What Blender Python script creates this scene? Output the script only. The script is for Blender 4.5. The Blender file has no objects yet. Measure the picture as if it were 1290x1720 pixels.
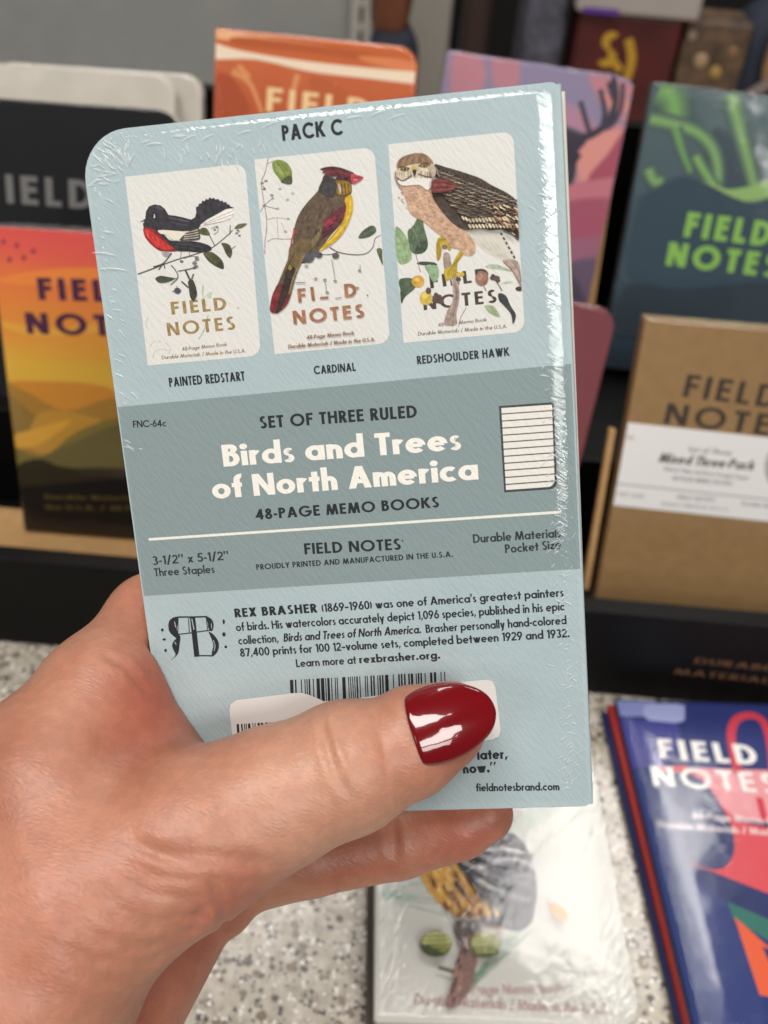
# Held pack of memo books in front of a stationery display: a close-up, built in metres (helpers take millimetres).
import bpy, bmesh, math, random
import numpy as np
from mathutils import Matrix, Vector
random.seed(7)
np.random.seed(7)
MM = 0.001
SC = bpy.context.scene
COL = SC.collection

# ---------------------------------------------------------------- camera
TH, RO = math.radians(40), math.radians(5)
fwd = Vector((0, math.cos(TH), -math.sin(TH)))
dn0 = Vector((0, -math.sin(TH), -math.cos(TH)))
right = math.cos(RO) * Vector((1, 0, 0)) - math.sin(RO) * dn0
down = math.sin(RO) * Vector((1, 0, 0)) + math.cos(RO) * dn0
cam_data = bpy.data.cameras.new('camera')
cam = bpy.data.objects.new('camera', cam_data)
COL.objects.link(cam)
cam.matrix_world = Matrix(((right.x, -down.x, -fwd.x, 0), (right.y, -down.y, -fwd.y, 0), (right.z, -down.z, -fwd.z, 0.353), (0, 0, 0, 1)))
cam_data.sensor_fit = 'VERTICAL'
cam_data.sensor_height = 24.0
cam_data.lens = 1700 / 1720 * 24.0
cam_data.clip_start = 0.01
cam_data.clip_end = 50
cam_data.dof.use_dof = True
cam_data.dof.focus_distance = 0.204
cam_data.dof.aperture_fstop = 10.5
SC.camera = cam

# ---------------------------------------------------------------- room light: dim surround + ceiling panels of the shop
world = bpy.data.worlds.new('World')
SC.world = world
world.use_nodes = True
bg = world.node_tree.nodes['Background']
bg.inputs[0].default_value = (0.93, 0.96, 1.0, 1)
bg.inputs[1].default_value = 0.15


def area(name, loc, target, sx, sy, power, color=(1, 0.965, 0.92)):
    d = bpy.data.lights.new(name, 'AREA')
    d.shape = 'RECTANGLE'
    d.size, d.size_y = sx, sy
    d.energy = power
    d.color = color
    o = bpy.data.objects.new(name, d)
    COL.objects.link(o)
    o.location = loc
    v = Vector(target) - Vector(loc)
    o.rotation_euler = v.to_track_quat('-Z', 'Y').to_euler()
    return o


area('ceiling_panel', (0.58, 1.32, 1.8), (0.3, 0.5, 0), 0.42, 0.50, 11)
area('ceiling_panel', (-0.22, 1.30, 1.8), (0.0, 0.5, 0), 0.3, 0.50, 7)
area('ceiling_panel', (-0.25, -0.3, 1.9), (0, 0.2, 0.1), 1.2, 0.4, 34)
area('ceiling_panel', (1.05, -1.9, 1.9), (0.3, 0.0, 0.15), 0.75, 0.6, 30)
area('ceiling_panel', (1.6, -3.3, 1.9), (0.4, 0, 0.15), 0.75, 0.6, 22)
area('ceiling_panel', (-2.9, -3.4, 1.9), (-0.4, 0, 0.15), 1.0, 0.8, 22)


SC.view_settings.view_transform = 'Standard'
SC.view_settings.look = 'None'
SC.view_settings.exposure = -0.22
SC.view_settings.gamma = 1
SC.view_settings.use_curve_mapping = False
SC.cycles.use_denoising = True
SC.cycles.denoiser = 'OPENIMAGEDENOISE'
SC.cycles.denoising_prefilter = 'ACCURATE'
SC.cycles.max_bounces = 8
SC.cycles.transparent_max_bounces = 16
SC.cycles.caustics_reflective = False
SC.cycles.caustics_refractive = False
SC.cycles.sample_clamp_indirect = 4


# ---------------------------------------------------------------- helpers
def lin(h):
    """sRGB hex to linear colour"""
    c = [int(h[i:i + 2], 16) / 255 for i in (0, 2, 4)]
    return tuple((x / 12.92 if x <= 0.04045 else ((x + 0.055) / 1.055) ** 2.4) for x in c)


def new_mat(name):
    m = bpy.data.materials.new(name)
    m.use_nodes = True
    nt = m.node_tree
    return m, nt, nt.nodes['Principled BSDF']


def link(nt, a, b):
    nt.links.new(a, b)


def node(nt, t, **kw):
    n = nt.nodes.new(t)
    for k, v in kw.items():
        setattr(n, k, v)
    return n


MATS = {}


def felt_bump(nt, b, strength=0.25, scale=1.0):
    """laid / felt-marked paper: short diagonal embossed marks"""
    tc = node(nt, 'ShaderNodeTexCoord')
    mp = node(nt, 'ShaderNodeMapping')
    mp.vector_type = 'TEXTURE'
    mp.inputs['Rotation'].default_value = (0, 0, math.radians(-58))
    mp.inputs['Scale'].default_value = (1 / (420 * scale), 1 / (1250 * scale), 1 / 900)
    nz = node(nt, 'ShaderNodeTexNoise')
    nz.inputs['Scale'].default_value = 1.0
    nz.inputs['Detail'].default_value = 2.0
    nz.inputs['Roughness'].default_value = 0.6
    bp = node(nt, 'ShaderNodeBump')
    bp.inputs['Strength'].default_value = strength
    bp.inputs['Distance'].default_value = 0.0003
    link(nt, tc.outputs['Object'], mp.inputs['Vector'])
    link(nt, mp.outputs[0], nz.inputs['Vector'])
    link(nt, nz.outputs[0], bp.inputs['Height'])
    link(nt, bp.outputs[0], b.inputs['Normal'])
    return nz


def ink(hexcol, rough=0.62, felt=0.0, gain=1.0, flat=False):
    key = ('ink', hexcol, rough, felt, gain, flat)
    if key in MATS:
        return MATS[key]
    m, nt, b = new_mat('printed_ink')
    c = lin(hexcol)
    c = [min(1, x * gain) for x in c]
    lum = 0.3 * c[0] + 0.6 * c[1] + 0.1 * c[2]
    if 0.02 < lum < 0.55 and not flat:
        tc = node(nt, 'ShaderNodeTexCoord')
        nz = node(nt, 'ShaderNodeTexNoise')
        nz.inputs['Scale'].default_value = 900
        nz.inputs['Detail'].default_value = 4
        nz.inputs['Roughness'].default_value = 0.65
        rp = node(nt, 'ShaderNodeValToRGB')
        rp.color_ramp.elements[0].position = 0.32
        rp.color_ramp.elements[1].position = 0.68
        rp.color_ramp.elements[0].color = (*[x * 0.68 for x in c], 1)
        rp.color_ramp.elements[1].color = (*[min(1, x * 1.22 + 0.015) for x in c], 1)
        link(nt, tc.outputs['Object'], nz.inputs['Vector'])
        link(nt, nz.outputs[0], rp.inputs[0])
        link(nt, rp.outputs[0], b.inputs['Base Color'])
    else:
        b.inputs['Base Color'].default_value = (*c, 1)
    b.inputs['Roughness'].default_value = rough
    b.inputs['Specular IOR Level'].default_value = 0.3
    if felt:
        felt_bump(nt, b, felt)
    MATS[key] = m
    return m


def paper(name, hexcol, rough=0.65, felt=0.0, mottle=0.06, scale=60, gain=1.0):
    m, nt, b = new_mat(name)
    c = [min(1, x * gain) for x in lin(hexcol)]
    tc = node(nt, 'ShaderNodeTexCoord')
    nz = node(nt, 'ShaderNodeTexNoise')
    nz.inputs['Scale'].default_value = scale
    nz.inputs['Detail'].default_value = 5
    rp = node(nt, 'ShaderNodeValToRGB')
    rp.color_ramp.elements[0].position = 0.3
    rp.color_ramp.elements[1].position = 0.7
    rp.color_ramp.elements[0].color = (*[x * (1 - mottle) for x in c], 1)
    rp.color_ramp.elements[1].color = (*[min(1, x * (1 + mottle)) for x in c], 1)
    link(nt, tc.outputs['Object'], nz.inputs['Vector'])
    link(nt, nz.outputs[0], rp.inputs[0])
    link(nt, rp.outputs[0], b.inputs['Base Color'])
    b.inputs['Roughness'].default_value = rough
    b.inputs['Specular IOR Level'].default_value = 0.3
    if felt:
        felt_bump(nt, b, felt)
    return m


def ramp_paper(name, stops, H=140, wobble=0.05, wscale=(20, 60, 1), gain=1.0):
    """cover whose printed colour runs down the cover (a printed sky or landscape), broken by noise"""
    m, nt, b = new_mat(name)
    tc = node(nt, 'ShaderNodeTexCoord')
    sp = node(nt, 'ShaderNodeSeparateXYZ')
    link(nt, tc.outputs['Object'], sp.inputs[0])
    mul = node(nt, 'ShaderNodeMath', operation='MULTIPLY')
    mul.inputs[1].default_value = -1000.0 / H
    link(nt, sp.outputs['Y'], mul.inputs[0])
    mp = node(nt, 'ShaderNodeMapping')
    mp.inputs['Scale'].default_value = wscale
    nz = node(nt, 'ShaderNodeTexNoise')
    nz.inputs['Scale'].default_value = 1
    nz.inputs['Detail'].default_value = 5
    link(nt, tc.outputs['Object'], mp.inputs['Vector'])
    link(nt, mp.outputs[0], nz.inputs['Vector'])
    ma = node(nt, 'ShaderNodeMath', operation='MULTIPLY_ADD')
    ma.inputs[1].default_value = wobble * 2
    link(nt, nz.outputs[0], ma.inputs[0])
    link(nt, mul.outputs[0], ma.inputs[2])
    off = node(nt, 'ShaderNodeMath', operation='SUBTRACT')
    off.inputs[1].default_value = wobble
    link(nt, ma.outputs[0], off.inputs[0])
    rp = node(nt, 'ShaderNodeValToRGB')
    cr = rp.color_ramp
    while len(cr.elements) < len(stops):
        cr.elements.new(0.5)
    for e, (p, h) in zip(cr.elements, stops):
        e.position = p
        e.color = (*[min(1, x * gain) for x in lin(h)], 1)
    link(nt, off.outputs[0], rp.inputs[0])
    link(nt, rp.outputs[0], b.inputs['Base Color'])
    b.inputs['Roughness'].default_value = 0.6
    b.inputs['Specular IOR Level'].default_value = 0.3
    return m


def page_mat(name='page_edges', hexcol='d8d0c0'):
    m, nt, b = new_mat(name)
    tc = node(nt, 'ShaderNodeTexCoord')
    wv = node(nt, 'ShaderNodeTexWave', wave_type='BANDS', bands_direction='Z')
    wv.inputs['Scale'].default_value = 900
    wv.inputs['Distortion'].default_value = 1.5
    wv.inputs['Detail Scale'].default_value = 40
    rp = node(nt, 'ShaderNodeValToRGB')
    c = lin(hexcol)
    rp.color_ramp.elements[0].color = (*[x * .6 for x in c], 1)
    rp.color_ramp.elements[1].color = (*c, 1)
    link(nt, tc.outputs['Object'], wv.inputs['Vector'])
    link(nt, wv.outputs[0], rp.inputs[0])
    link(nt, rp.outputs[0], b.inputs['Base Color'])
    b.inputs['Roughness'].default_value = 0.8
    return m


def film_mat(name, W=89, H=140, wr=0.5, edge=10.0, base=0.06, rot=35, scale=(300, 1500, 300), rough=0.07, broad=0.0, curl=None, ior=1.55):
    """clear shrink film: transparent, mirror-like at the fresnel rate, wrinkled towards its seams"""
    m = bpy.data.materials.new(name)
    m.use_nodes = True
    nt = m.node_tree
    nt.nodes.clear()
    out = node(nt, 'ShaderNodeOutputMaterial')
    mix = node(nt, 'ShaderNodeMixShader')
    tr = node(nt, 'ShaderNodeBsdfTransparent')
    gl = node(nt, 'ShaderNodeBsdfGlossy')
    gl.inputs['Roughness'].default_value = rough
    fr = node(nt, 'ShaderNodeFresnel')
    fr.inputs['IOR'].default_value = ior
    tc = node(nt, 'ShaderNodeTexCoord')
    mp = node(nt, 'ShaderNodeMapping')
    mp.vector_type = 'TEXTURE'
    mp.inputs['Rotation'].default_value = (0, 0, math.radians(rot))
    mp.inputs['Scale'].default_value = tuple(1 / q for q in scale)
    nz = node(nt, 'ShaderNodeTexNoise')
    nz.inputs['Scale'].default_value = 1
    nz.inputs['Detail'].default_value = 2
    nz.inputs['Distortion'].default_value = 0.6
    link(nt, tc.outputs['Object'], mp.inputs[0])
    link(nt, mp.outputs[0], nz.inputs['Vector'])
    # distance to the nearest edge (mm), in the pack's own frame
    sp = node(nt, 'ShaderNodeSeparateXYZ')
    link(nt, tc.outputs['Object'], sp.inputs[0])

    def m1(op, a, bval=None, blink=None):
        n = node(nt, 'ShaderNodeMath', operation=op)
        link(nt, a, n.inputs[0])
        if blink is not None:
            link(nt, blink, n.inputs[1])
        elif bval is not None:
            n.inputs[1].default_value = bval
        return n.outputs[0]
    du = m1('SUBTRACT', m1('ABSOLUTE', m1('SUBTRACT', sp.outputs['X'], W * MM / 2)), W * MM / 2)
    dv = m1('SUBTRACT', m1('ABSOLUTE', m1('ADD', sp.outputs['Y'], H * MM / 2)), H * MM / 2)
    d = m1('MAXIMUM', du, blink=dv)
    mr = node(nt, 'ShaderNodeMapRange')
    mr.inputs['From Min'].default_value = -edge * MM
    mr.inputs['From Max'].default_value = -0.5 * MM
    mr.inputs['To Min'].default_value = base
    mr.inputs['To Max'].default_value = wr
    link(nt, d, mr.inputs['Value'])
    n2 = node(nt, 'ShaderNodeTexNoise')
    n2.inputs['Scale'].default_value = 45
    n2.inputs['Detail'].default_value = 2
    link(nt, tc.outputs['Object'], n2.inputs['Vector'])
    b0 = node(nt, 'ShaderNodeBump')
    b0.inputs['Strength'].default_value = 1.0
    b0.inputs['Distance'].default_value = 0.0012 * broad
    link(nt, n2.outputs[0], b0.inputs['Height'])
    last = b0.outputs[0]
    if curl:
        # the film bends down over the spine: (where it starts, where it ends, drop) in mm
        c0, c1, drop = curl
        cm = node(nt, 'ShaderNodeMapRange')
        cm.inputs['From Min'].default_value = c0 * MM
        cm.inputs['From Max'].default_value = c1 * MM
        link(nt, sp.outputs['X'], cm.inputs['Value'])
        sq = m1('MULTIPLY', cm.outputs[0], blink=cm.outputs[0])
        neg = m1('SUBTRACT', sq, 0.0)
        inv = node(nt, 'ShaderNodeMath', operation='SUBTRACT')
        inv.inputs[0].default_value = 1.0
        link(nt, neg, inv.inputs[1])
        bc = node(nt, 'ShaderNodeBump')
        bc.inputs['Strength'].default_value = 1.0
        bc.inputs['Distance'].default_value = drop * MM
        link(nt, inv.outputs[0], bc.inputs['Height'])
        link(nt, last, bc.inputs['Normal'])
        last = bc.outputs[0]
    bp = node(nt, 'ShaderNodeBump')
    bp.inputs['Distance'].default_value = 0.0006
    link(nt, nz.outputs[0], bp.inputs['Height'])
    link(nt, mr.outputs[0], bp.inputs['Strength'])
    link(nt, last, bp.inputs['Normal'])
    link(nt, bp.outputs[0], gl.inputs['Normal'])
    link(nt, bp.outputs[0], fr.inputs['Normal'])
    geo = node(nt, 'ShaderNodeNewGeometry')
    front = node(nt, 'ShaderNodeMath', operation='SUBTRACT')
    front.inputs[0].default_value = 1.0
    link(nt, geo.outputs['Backfacing'], front.inputs[1])
    link(nt, m1('MULTIPLY', fr.outputs[0], blink=front.outputs[0]), mix.inputs[0])
    link(nt, tr.outputs[0], mix.inputs[1])
    link(nt, gl.outputs[0], mix.inputs[2])
    link(nt, mix.outputs[0], out.inputs[0])
    return m


class MB:
    """collects polygons (mm, in a thing's own frame) into one mesh object with several materials"""

    def __init__(self):
        self.v, self.f, self.m, self.mats, self.sm = [], [], [], [], []

    def mi(self, mat):
        if mat not in self.mats:
            self.mats.append(mat)
        return self.mats.index(mat)

    def poly(self, pts, mat, smooth=False):
        n = len(self.v)
        self.v += [tuple(p) for p in pts]
        self.f.append(tuple(range(n, n + len(pts))))
        self.m.append(self.mi(mat))
        self.sm.append(smooth)

    def mesh(self, verts, faces, mat, smooth=False):
        n = len(self.v)
        self.v += [tuple(p) for p in verts]
        for f in faces:
            self.f.append(tuple(i + n for i in f))
            self.m.append(self.mi(mat))
            self.sm.append(smooth)

    def box(self, a, b, mat):
        x0, y0, z0 = a
        x1, y1, z1 = b
        v = [(x0, y0, z0), (x1, y0, z0), (x1, y1, z0), (x0, y1, z0), (x0, y0, z1), (x1, y0, z1), (x1, y1, z1), (x0, y1, z1)]
        self.mesh(v, [(0, 3, 2, 1), (4, 5, 6, 7), (0, 1, 5, 4), (1, 2, 6, 5), (2, 3, 7, 6), (3, 0, 4, 7)], mat)

    def build(self, name, parent=None, bevel=0, label=None):
        me = bpy.data.meshes.new(name)
        me.from_pydata([(x * MM, y * MM, z * MM) for x, y, z in self.v], [], self.f)
        for m in self.mats:
            me.materials.append(m)
        me.polygons.foreach_set('material_index', self.m)
        me.polygons.foreach_set('use_smooth', self.sm)
        me.update()
        o = bpy.data.objects.new(name, me)
        COL.objects.link(o)
        if parent:
            o.parent = parent
        if bevel:
            md = o.modifiers.new('bevel', 'BEVEL')
            md.width = bevel * MM
            md.segments = 3
            md.limit_method = 'ANGLE'
        if label:
            o['label'] = label
        return o


def tag(o, label, cat, group=None, kind=None):
    if label:
        o['label'] = label
    if cat:
        o['category'] = cat
    if group:
        o['group'] = group
    if kind:
        o['kind'] = kind
    return o


def empty(name, R=None, loc=(0, 0, 0)):
    o = bpy.data.objects.new(name, None)
    COL.objects.link(o)
    if R is None:
        R = ((1, 0, 0), (0, 1, 0), (0, 0, 1))
    m = Matrix([[R[i][0], R[i][1], R[i][2], loc[i] * MM] for i in range(3)] + [[0, 0, 0, 1]])
    o.matrix_world = m
    o.empty_display_size = 0.02
    return o


# ---------------------------------------------------------------- a geometric sans, drawn with strokes (cap height = 1)
def arc_pts(cx, cy, rx, ry, a0, a1, n):
    return [(cx + rx * math.cos(math.radians(a0 + (a1 - a0) * i / n)), cy + ry * math.sin(math.radians(a0 + (a1 - a0) * i / n))) for i in range(n + 1)]


def ring(cx, cy, rx, ry, w, a0=0, a1=360, wy=None):
    n = max(6, int(abs(a1 - a0) / 15))
    wy = w if wy is None else wy
    o = arc_pts(cx, cy, rx, ry, a0, a1, n)
    i = arc_pts(cx, cy, rx - w, ry - wy, a0, a1, n)
    return [[o[k], o[k + 1], i[k + 1], i[k]] for k in range(n)]


def rect(x0, y0, x1, y1):
    return [[(x0, y0), (x1, y0), (x1, y1), (x0, y1)]]


def diag(x0, y0, x1, y1, h):
    return [[(x0, y0), (x0 + h, y0), (x1 + h, y1), (x1, y1)]]


def disc(cx, cy, r):
    return [arc_pts(cx, cy, r, r, 0, 330, 11)]


def glyph(ch, w):
    """-> polygons, advance (without spacing)"""
    b = w * 0.9
    X = 0.64 + max(0, w - .17) * .5
    h = w * 1.12
    if ch == ' ':
        return [], 0.26
    if ch in 'AΛ':
        W = 0.80
        return diag(0, 0, W / 2 - h / 2, 1, h) + diag(W - h, 0, W / 2 - h / 2, 1, h) + rect(W * .24, .22, W * .76, .22 + b), W
    if ch == 'B':
        return rect(0, 0, w, 1) + rect(0, 1 - b, .3, 1) + rect(0, .47, .3, .47 + b) + rect(0, 0, .3, b) + ring(.28, .47 + b / 2 + (.53 - b / 2) / 2, .25, (.53 - b / 2) / 2 + .0, w, -90, 90, b) + ring(.28, (.47 + b) / 2, .3, (.47 + b) / 2, w, -90, 90, b), .58
    if ch == 'C':
        return ring(.52, .5, .52, .52, w, 42, 318, b * 1.05), .9
    if ch == 'D':
        return rect(0, 0, w, 1) + rect(0, 1 - b, .3, 1) + rect(0, 0, .3, b) + ring(.28, .5, .46, .5, w, -90, 90, b), .74
    if ch == 'E':
        return rect(0, 0, w, 1) + rect(w, 1 - b, .5, 1) + rect(w, .43, .47, .43 + b) + rect(w, 0, .5, b), .5
    if ch == 'F':
        return rect(0, 0, w, 1) + rect(w, 1 - b, .5, 1) + rect(w, .43, .46, .43 + b), .48
    if ch == 'G':
        return ring(.52, .5, .52, .52, w, 42, 345, b) + rect(.52, .38, 1.02, .38 + b), 1.03
    if ch == 'H':
        return rect(0, 0, w, 1) + rect(.68 - w, 0, .68, 1) + rect(w, .46, .68 - w, .46 + b), .68
    if ch == 'I':
        return rect(0, 0, w, 1), w
    if ch == 'K':
        return rect(0, 0, w, 1) + diag(.12, .5, .42, 1, h * 1.1) + diag(.47, 0, .14, .56, h * 1.1), .69
    if ch == 'L':
        return rect(0, 0, w, 1) + rect(w, 0, .47, b), .47
    if ch == 'M':
        W = .96
        return diag(0, 0, .12, 1, w) + diag(W - w, 0, W - .12 - w, 1, w) + diag(W / 2 - h / 2, 0, .12, 1, h) + diag(W / 2 - h / 2, 0, W - .12 - h, 1, h), W
    if ch == 'N':
        W = .76
        return rect(0, 0, w, 1) + rect(W - w, 0, W, 1) + diag(W - h, 0, 0, 1, h), W
    if ch == 'O':
        return ring(.53, .5, .53, .52, w, 0, 360, b), 1.06
    if ch == 'P':
        return rect(0, 0, w, 1) + rect(0, 1 - b, .28, 1) + rect(0, .42, .28, .42 + b) + ring(.26, .71, .28, .29, w, -90, 90, b), .55
    if ch == 'R':
        return rect(0, 0, w, 1) + rect(0, 1 - b, .28, 1) + rect(0, .42, .28, .42 + b) + ring(.26, .71, .28, .29, w, -90, 90, b) + diag(.36, 0, .16, .46, h * 1.1), .58
    if ch == 'S':
        return ring(.29, .745, .25, .27, w, 40, 270, b) + ring(.27, .255 + .01, .27, .27, w, -150, 90, b), .55
    if ch == 'T':
        return rect(.26 - w / 2, 0, .26 + w / 2, 1 - b) + rect(0, 1 - b, .52, 1), .52
    if ch == 'U':
        return rect(0, .3, w, 1) + rect(.62 - w, .3, .62, 1) + ring(.31, .3, .31, .32, w, 180, 360, b), .62
    if ch == 'V':
        W = .76
        return diag(W / 2 - h / 2, 0, 0, 1, h) + diag(W / 2 - h / 2, 0, W - h, 1, h), W
    if ch == 'X':
        return diag(0, 0, .68 - h * 1.1, 1, h * 1.1) + diag(.68 - h * 1.1, 0, 0, 1, h * 1.1), .68
    if ch == 'Y':
        return rect(.34 - w / 2, 0, .34 + w / 2, .45) + diag(.34 - h / 2, .42, 0, 1, h) + diag(.34 - h / 2, .42, .68 - h, 1, h), .68
    if ch == 'W':
        return diag(.22, 0, 0, 1, h) + diag(.22, 0, .5 - h / 2, 1, h) + diag(.78 - h, 0, .5 - h / 2, 1, h) + diag(.78 - h, 0, 1 - h, 1, h), 1.0
    # lower case
    r = X / 2
    o = ring(r, r, r, r + .01, w, 0, 360, b)
    if ch == 'o':
        return o, X
    if ch == 'a':
        return o + rect(X - w, 0, X, X), X
    if ch == 'd':
        return o + rect(X - w, 0, X, 1.06), X
    if ch == 'q':
        return o + rect(X - w, -.3, X, X), X
    if ch == 'b':
        return o + rect(0, 0, w, 1.06), X
    if ch == 'p':
        return o + rect(0, -.3, w, X), X
    if ch == 'g':
        return o + rect(X - w, -.05, X, X) + ring(r, -.05, r, .27, w, 180, 360, b), X
    if ch == 'c':
        return ring(r, r, r, r + .01, w, 48, 312, b), X * .86
    if ch == 'e':
        return ring(r, r, r, r + .01, w, 0, 318, b) + rect(w * .8, r - b * .4, X - w * .5, r + b * .45), X
    if ch == 'f':
        return rect(.08, 0, .08 + w, .8) + ring(.08 + w * .5 + .16, .8, .16 + w * .5, .27, w, 80, 180, b) + rect(0, X - b, .36, X), .36
    if ch in 'hn':
        hh = 1.06 if ch == 'h' else X
        return rect(0, 0, w, hh) + ring(.27, .34, .27, .31, w, 0, 180, b) + rect(.54 - w, 0, .54, .34), .54
    if ch == 'm':
        return rect(0, 0, w, X) + ring(.25, .36, .25, .29, w, 0, 180, b) + rect(.5 - w, 0, .5, .36) + ring(.25 + .5 - w, .36, .25, .29, w, 0, 180, b) + rect(1 - 2 * w, 0, 1 - w, .36), 1 - w
    if ch == 'u':
        return rect(0, .3, w, X) + rect(.54 - w, 0, .54, X) + ring(.27, .3, .27, .31, w, 180, 360, b), .54
    if ch == 'i':
        return rect(0, 0, w, X) + disc(w / 2, .86, w * .62), w
    if ch == 'j':
        return rect(0, -.3, w, X) + disc(w / 2, .86, w * .62), w
    if ch == 'k':
        return rect(0, 0, w, 1.06) + diag(.1, .28, .32, X, h * 1.1) + diag(.34, 0, .12, .38, h * 1.1), .56
    if ch == 'l':
        return rect(0, 0, w, 1.06), w
    if ch == 'r':
        return rect(0, 0, w, X) + ring(.24, .4, .24, .25, w, 55, 180, b), .37
    if ch == 's':
        return ring(.2, .47, .175, .18, w, 35, 270, b) + ring(.19, .18, .19, .19, w, -150, 90, b), .38
    if ch == 't':
        return rect(.1, 0, .1 + w, .9) + rect(0, X - b, .38, X), .38
    if ch == 'v':
        return diag(.28 - h / 2, 0, 0, X, h) + diag(.28 - h / 2, 0, .56 - h, X, h), .56
    if ch == 'w':
        return diag(.2, 0, 0, X, h) + diag(.2, 0, .42 - h / 2, X, h) + diag(.64 - h, 0, .42 - h / 2, X, h) + diag(.64 - h, 0, .84 - h, X, h), .84
    if ch == 'x':
        return diag(0, 0, .54 - h, X, h) + diag(.54 - h, 0, 0, X, h), .54
    if ch == 'y':
        return diag(.28 - h / 2, 0, 0, X, h) + diag(.14, -.3, .56 - h, X, h), .56
    if ch == 'z':
        return rect(0, 0, .5, b) + rect(0, X - b, .5, X) + diag(0, b, .5 - h, X - b, h), .5
    # figures
    if ch == '0':
        return ring(.3, .5, .3, .51, w, 0, 360, b), .6
    if ch == '1':
        return rect(.16, 0, .16 + w, 1) + diag(0, .8, .14, 1, h), .16 + w
    if ch == '2':
        return ring(.28, .72, .27, .29, w, -35, 170, b) + diag(.0, b, .34, .56, h * 1.1) + rect(0, 0, .56, b), .56
    if ch == '3':
        return ring(.26, .745, .25, .265, w, -90, 150, b) + ring(.26, .27, .28, .28, w, -150, 90, b), .55
    if ch == '4':
        return rect(.36, 0, .36 + w, 1) + diag(0, .24, .36, 1, h) + rect(0, .2, .64, .2 + b), .64
    if ch == '5':
        return rect(.1, 1 - b, .52, 1) + diag(.04, .5, .1, 1, w) + ring(.25, .32, .29, .33, w, -150, 130, b), .55
    if ch == '6':
        return ring(.3, .32, .3, .33, w, 0, 360, b) + diag(.02, .4, .3, 1, h), .6
    if ch == '7':
        return rect(0, 1 - b, .56, 1) + diag(.12, 0, .56 - h, 1 - b, h), .56
    if ch == '8':
        return ring(.29, .75, .24, .265, w, 0, 360, b) + ring(.29, .27, .29, .28, w, 0, 360, b), .58
    if ch == '9':
        return ring(.3, .68, .3, .33, w, 0, 360, b) + diag(.3 - h, 0, .58 - h, .6, h), .6
    if ch == '.':
        return disc(w * .6, w * .6, w * .62), w * 1.25
    if ch == ',':
        return [[(0.02, -.16), (.1, -.16), (w * 1.3, w), (w * .3, w)]], w * 1.2
    if ch == '-':
        return rect(0, .3, .28, .3 + b), .28
    if ch == '–':
        return rect(0, .3, .42, .3 + b), .42
    if ch == '_':
        return rect(0, 0, .5, b), .5
    if ch == '/':
        return diag(0, -.1, .3, 1.06, w), .3 + w
    if ch == '(':
        return ring(.42, .45, .42, .68, w * .9, 140, 220, b), .2
    if ch == ')':
        return ring(-.22, .45, .42, .68, w * .9, -40, 40, b), .2
    if ch == "'":
        return [[(w * .1, .66), (w * .7, .66), (w, 1.02), (.0, 1.02)]], w
    if ch == '"':
        return [[(w * .1, .66), (w * .7, .66), (w, 1.02), (.0, 1.02)], [(w * 1.7, .66), (w * 2.3, .66), (w * 2.6, 1.02), (w * 1.6, 1.02)]], w * 2.6
    if ch == '”':
        return [[(.0, .68), (.07, .68), (w * 1.2, 1.02), (w * .3, 1.02)], [(w * 1.5, .68), (w * 1.5 + .07, .68), (w * 2.7, 1.02), (w * 1.8, 1.02)]], w * 2.7
    if ch == '*':
        return disc(w, .96, w * .5), w * 2
    return rect(0, 0, .5, 1), .5


def natural(s, w, track):
    x = 0
    for ch in s:
        x += glyph(ch, w)[1] + track
    return x - track


def put_text(mb, s, u0, v0, u1, v1, cap, w, mat, layer, track=None, italic=0.0):
    """text whose baseline runs from (u0, v0) to (u1, v1) in mm, stretched to fill it exactly"""
    L = math.hypot(u1 - u0, v1 - v0)
    if track is None:
        track = 0.22 if s in ('FIELD', 'NOTES') else (0.11 if s.upper() == s else 0.05)
    nat = natural(s, w, track) * cap
    n = len(s)
    # take up the difference half in tracking, half in letter width
    k = L / nat
    kx = k ** 0.95
    free = L - sum(glyph(c, w)[1] for c in s) * cap * kx
    tr = free / max(1, n - 1)
    cx, sx = (u1 - u0) / L, (v1 - v0) / L
    x = 0
    j = 0
    for ch in s:
        polys, adv = glyph(ch, w)
        prev = None
        for p in polys:
            if prev is None or math.dist(prev[1], p[0]) > 1e-6:
                j += 1          # pieces of one curve share a level, crossing strokes do not
            prev = p
            z = layer + 0.0008 * (j % 6)
            pts = []
            for (px, py) in p:
                a = x + px * cap * kx + italic * py * cap
                bb = py * cap
                pts.append((u0 + a * cx + bb * sx, -(v0 + a * sx - bb * cx), z))
            mb.poly(ccw(pts), mat)
        x += adv * cap * kx + tr


def smooth_pts(pts, closed=True, n=4):
    out = []
    m = len(pts)
    rng = range(m) if closed else range(m - 1)
    for i in rng:
        if closed:
            p0, p1, p2, p3 = pts[i - 1], pts[i], pts[(i + 1) % m], pts[(i + 2) % m]
        else:
            p0, p1, p2, p3 = pts[max(0, i - 1)], pts[i], pts[i + 1], pts[min(m - 1, i + 2)]
        for k in range(n):
            t = k / n
            out.append(tuple(0.5 * (2 * p1[c] + (p2[c] - p0[c]) * t + (2 * p0[c] - 5 * p1[c] + 4 * p2[c] - p3[c]) * t * t + (3 * p1[c] - p0[c] - 3 * p2[c] + p3[c]) * t ** 3) for c in (0, 1)))
    if not closed:
        out.append(tuple(pts[-1]))
    return out


def ccw(pts):
    a = sum(pts[i - 1][0] * pts[i][1] - pts[i][0] * pts[i - 1][1] for i in range(len(pts)))
    return pts if a > 0 else pts[::-1]


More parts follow.
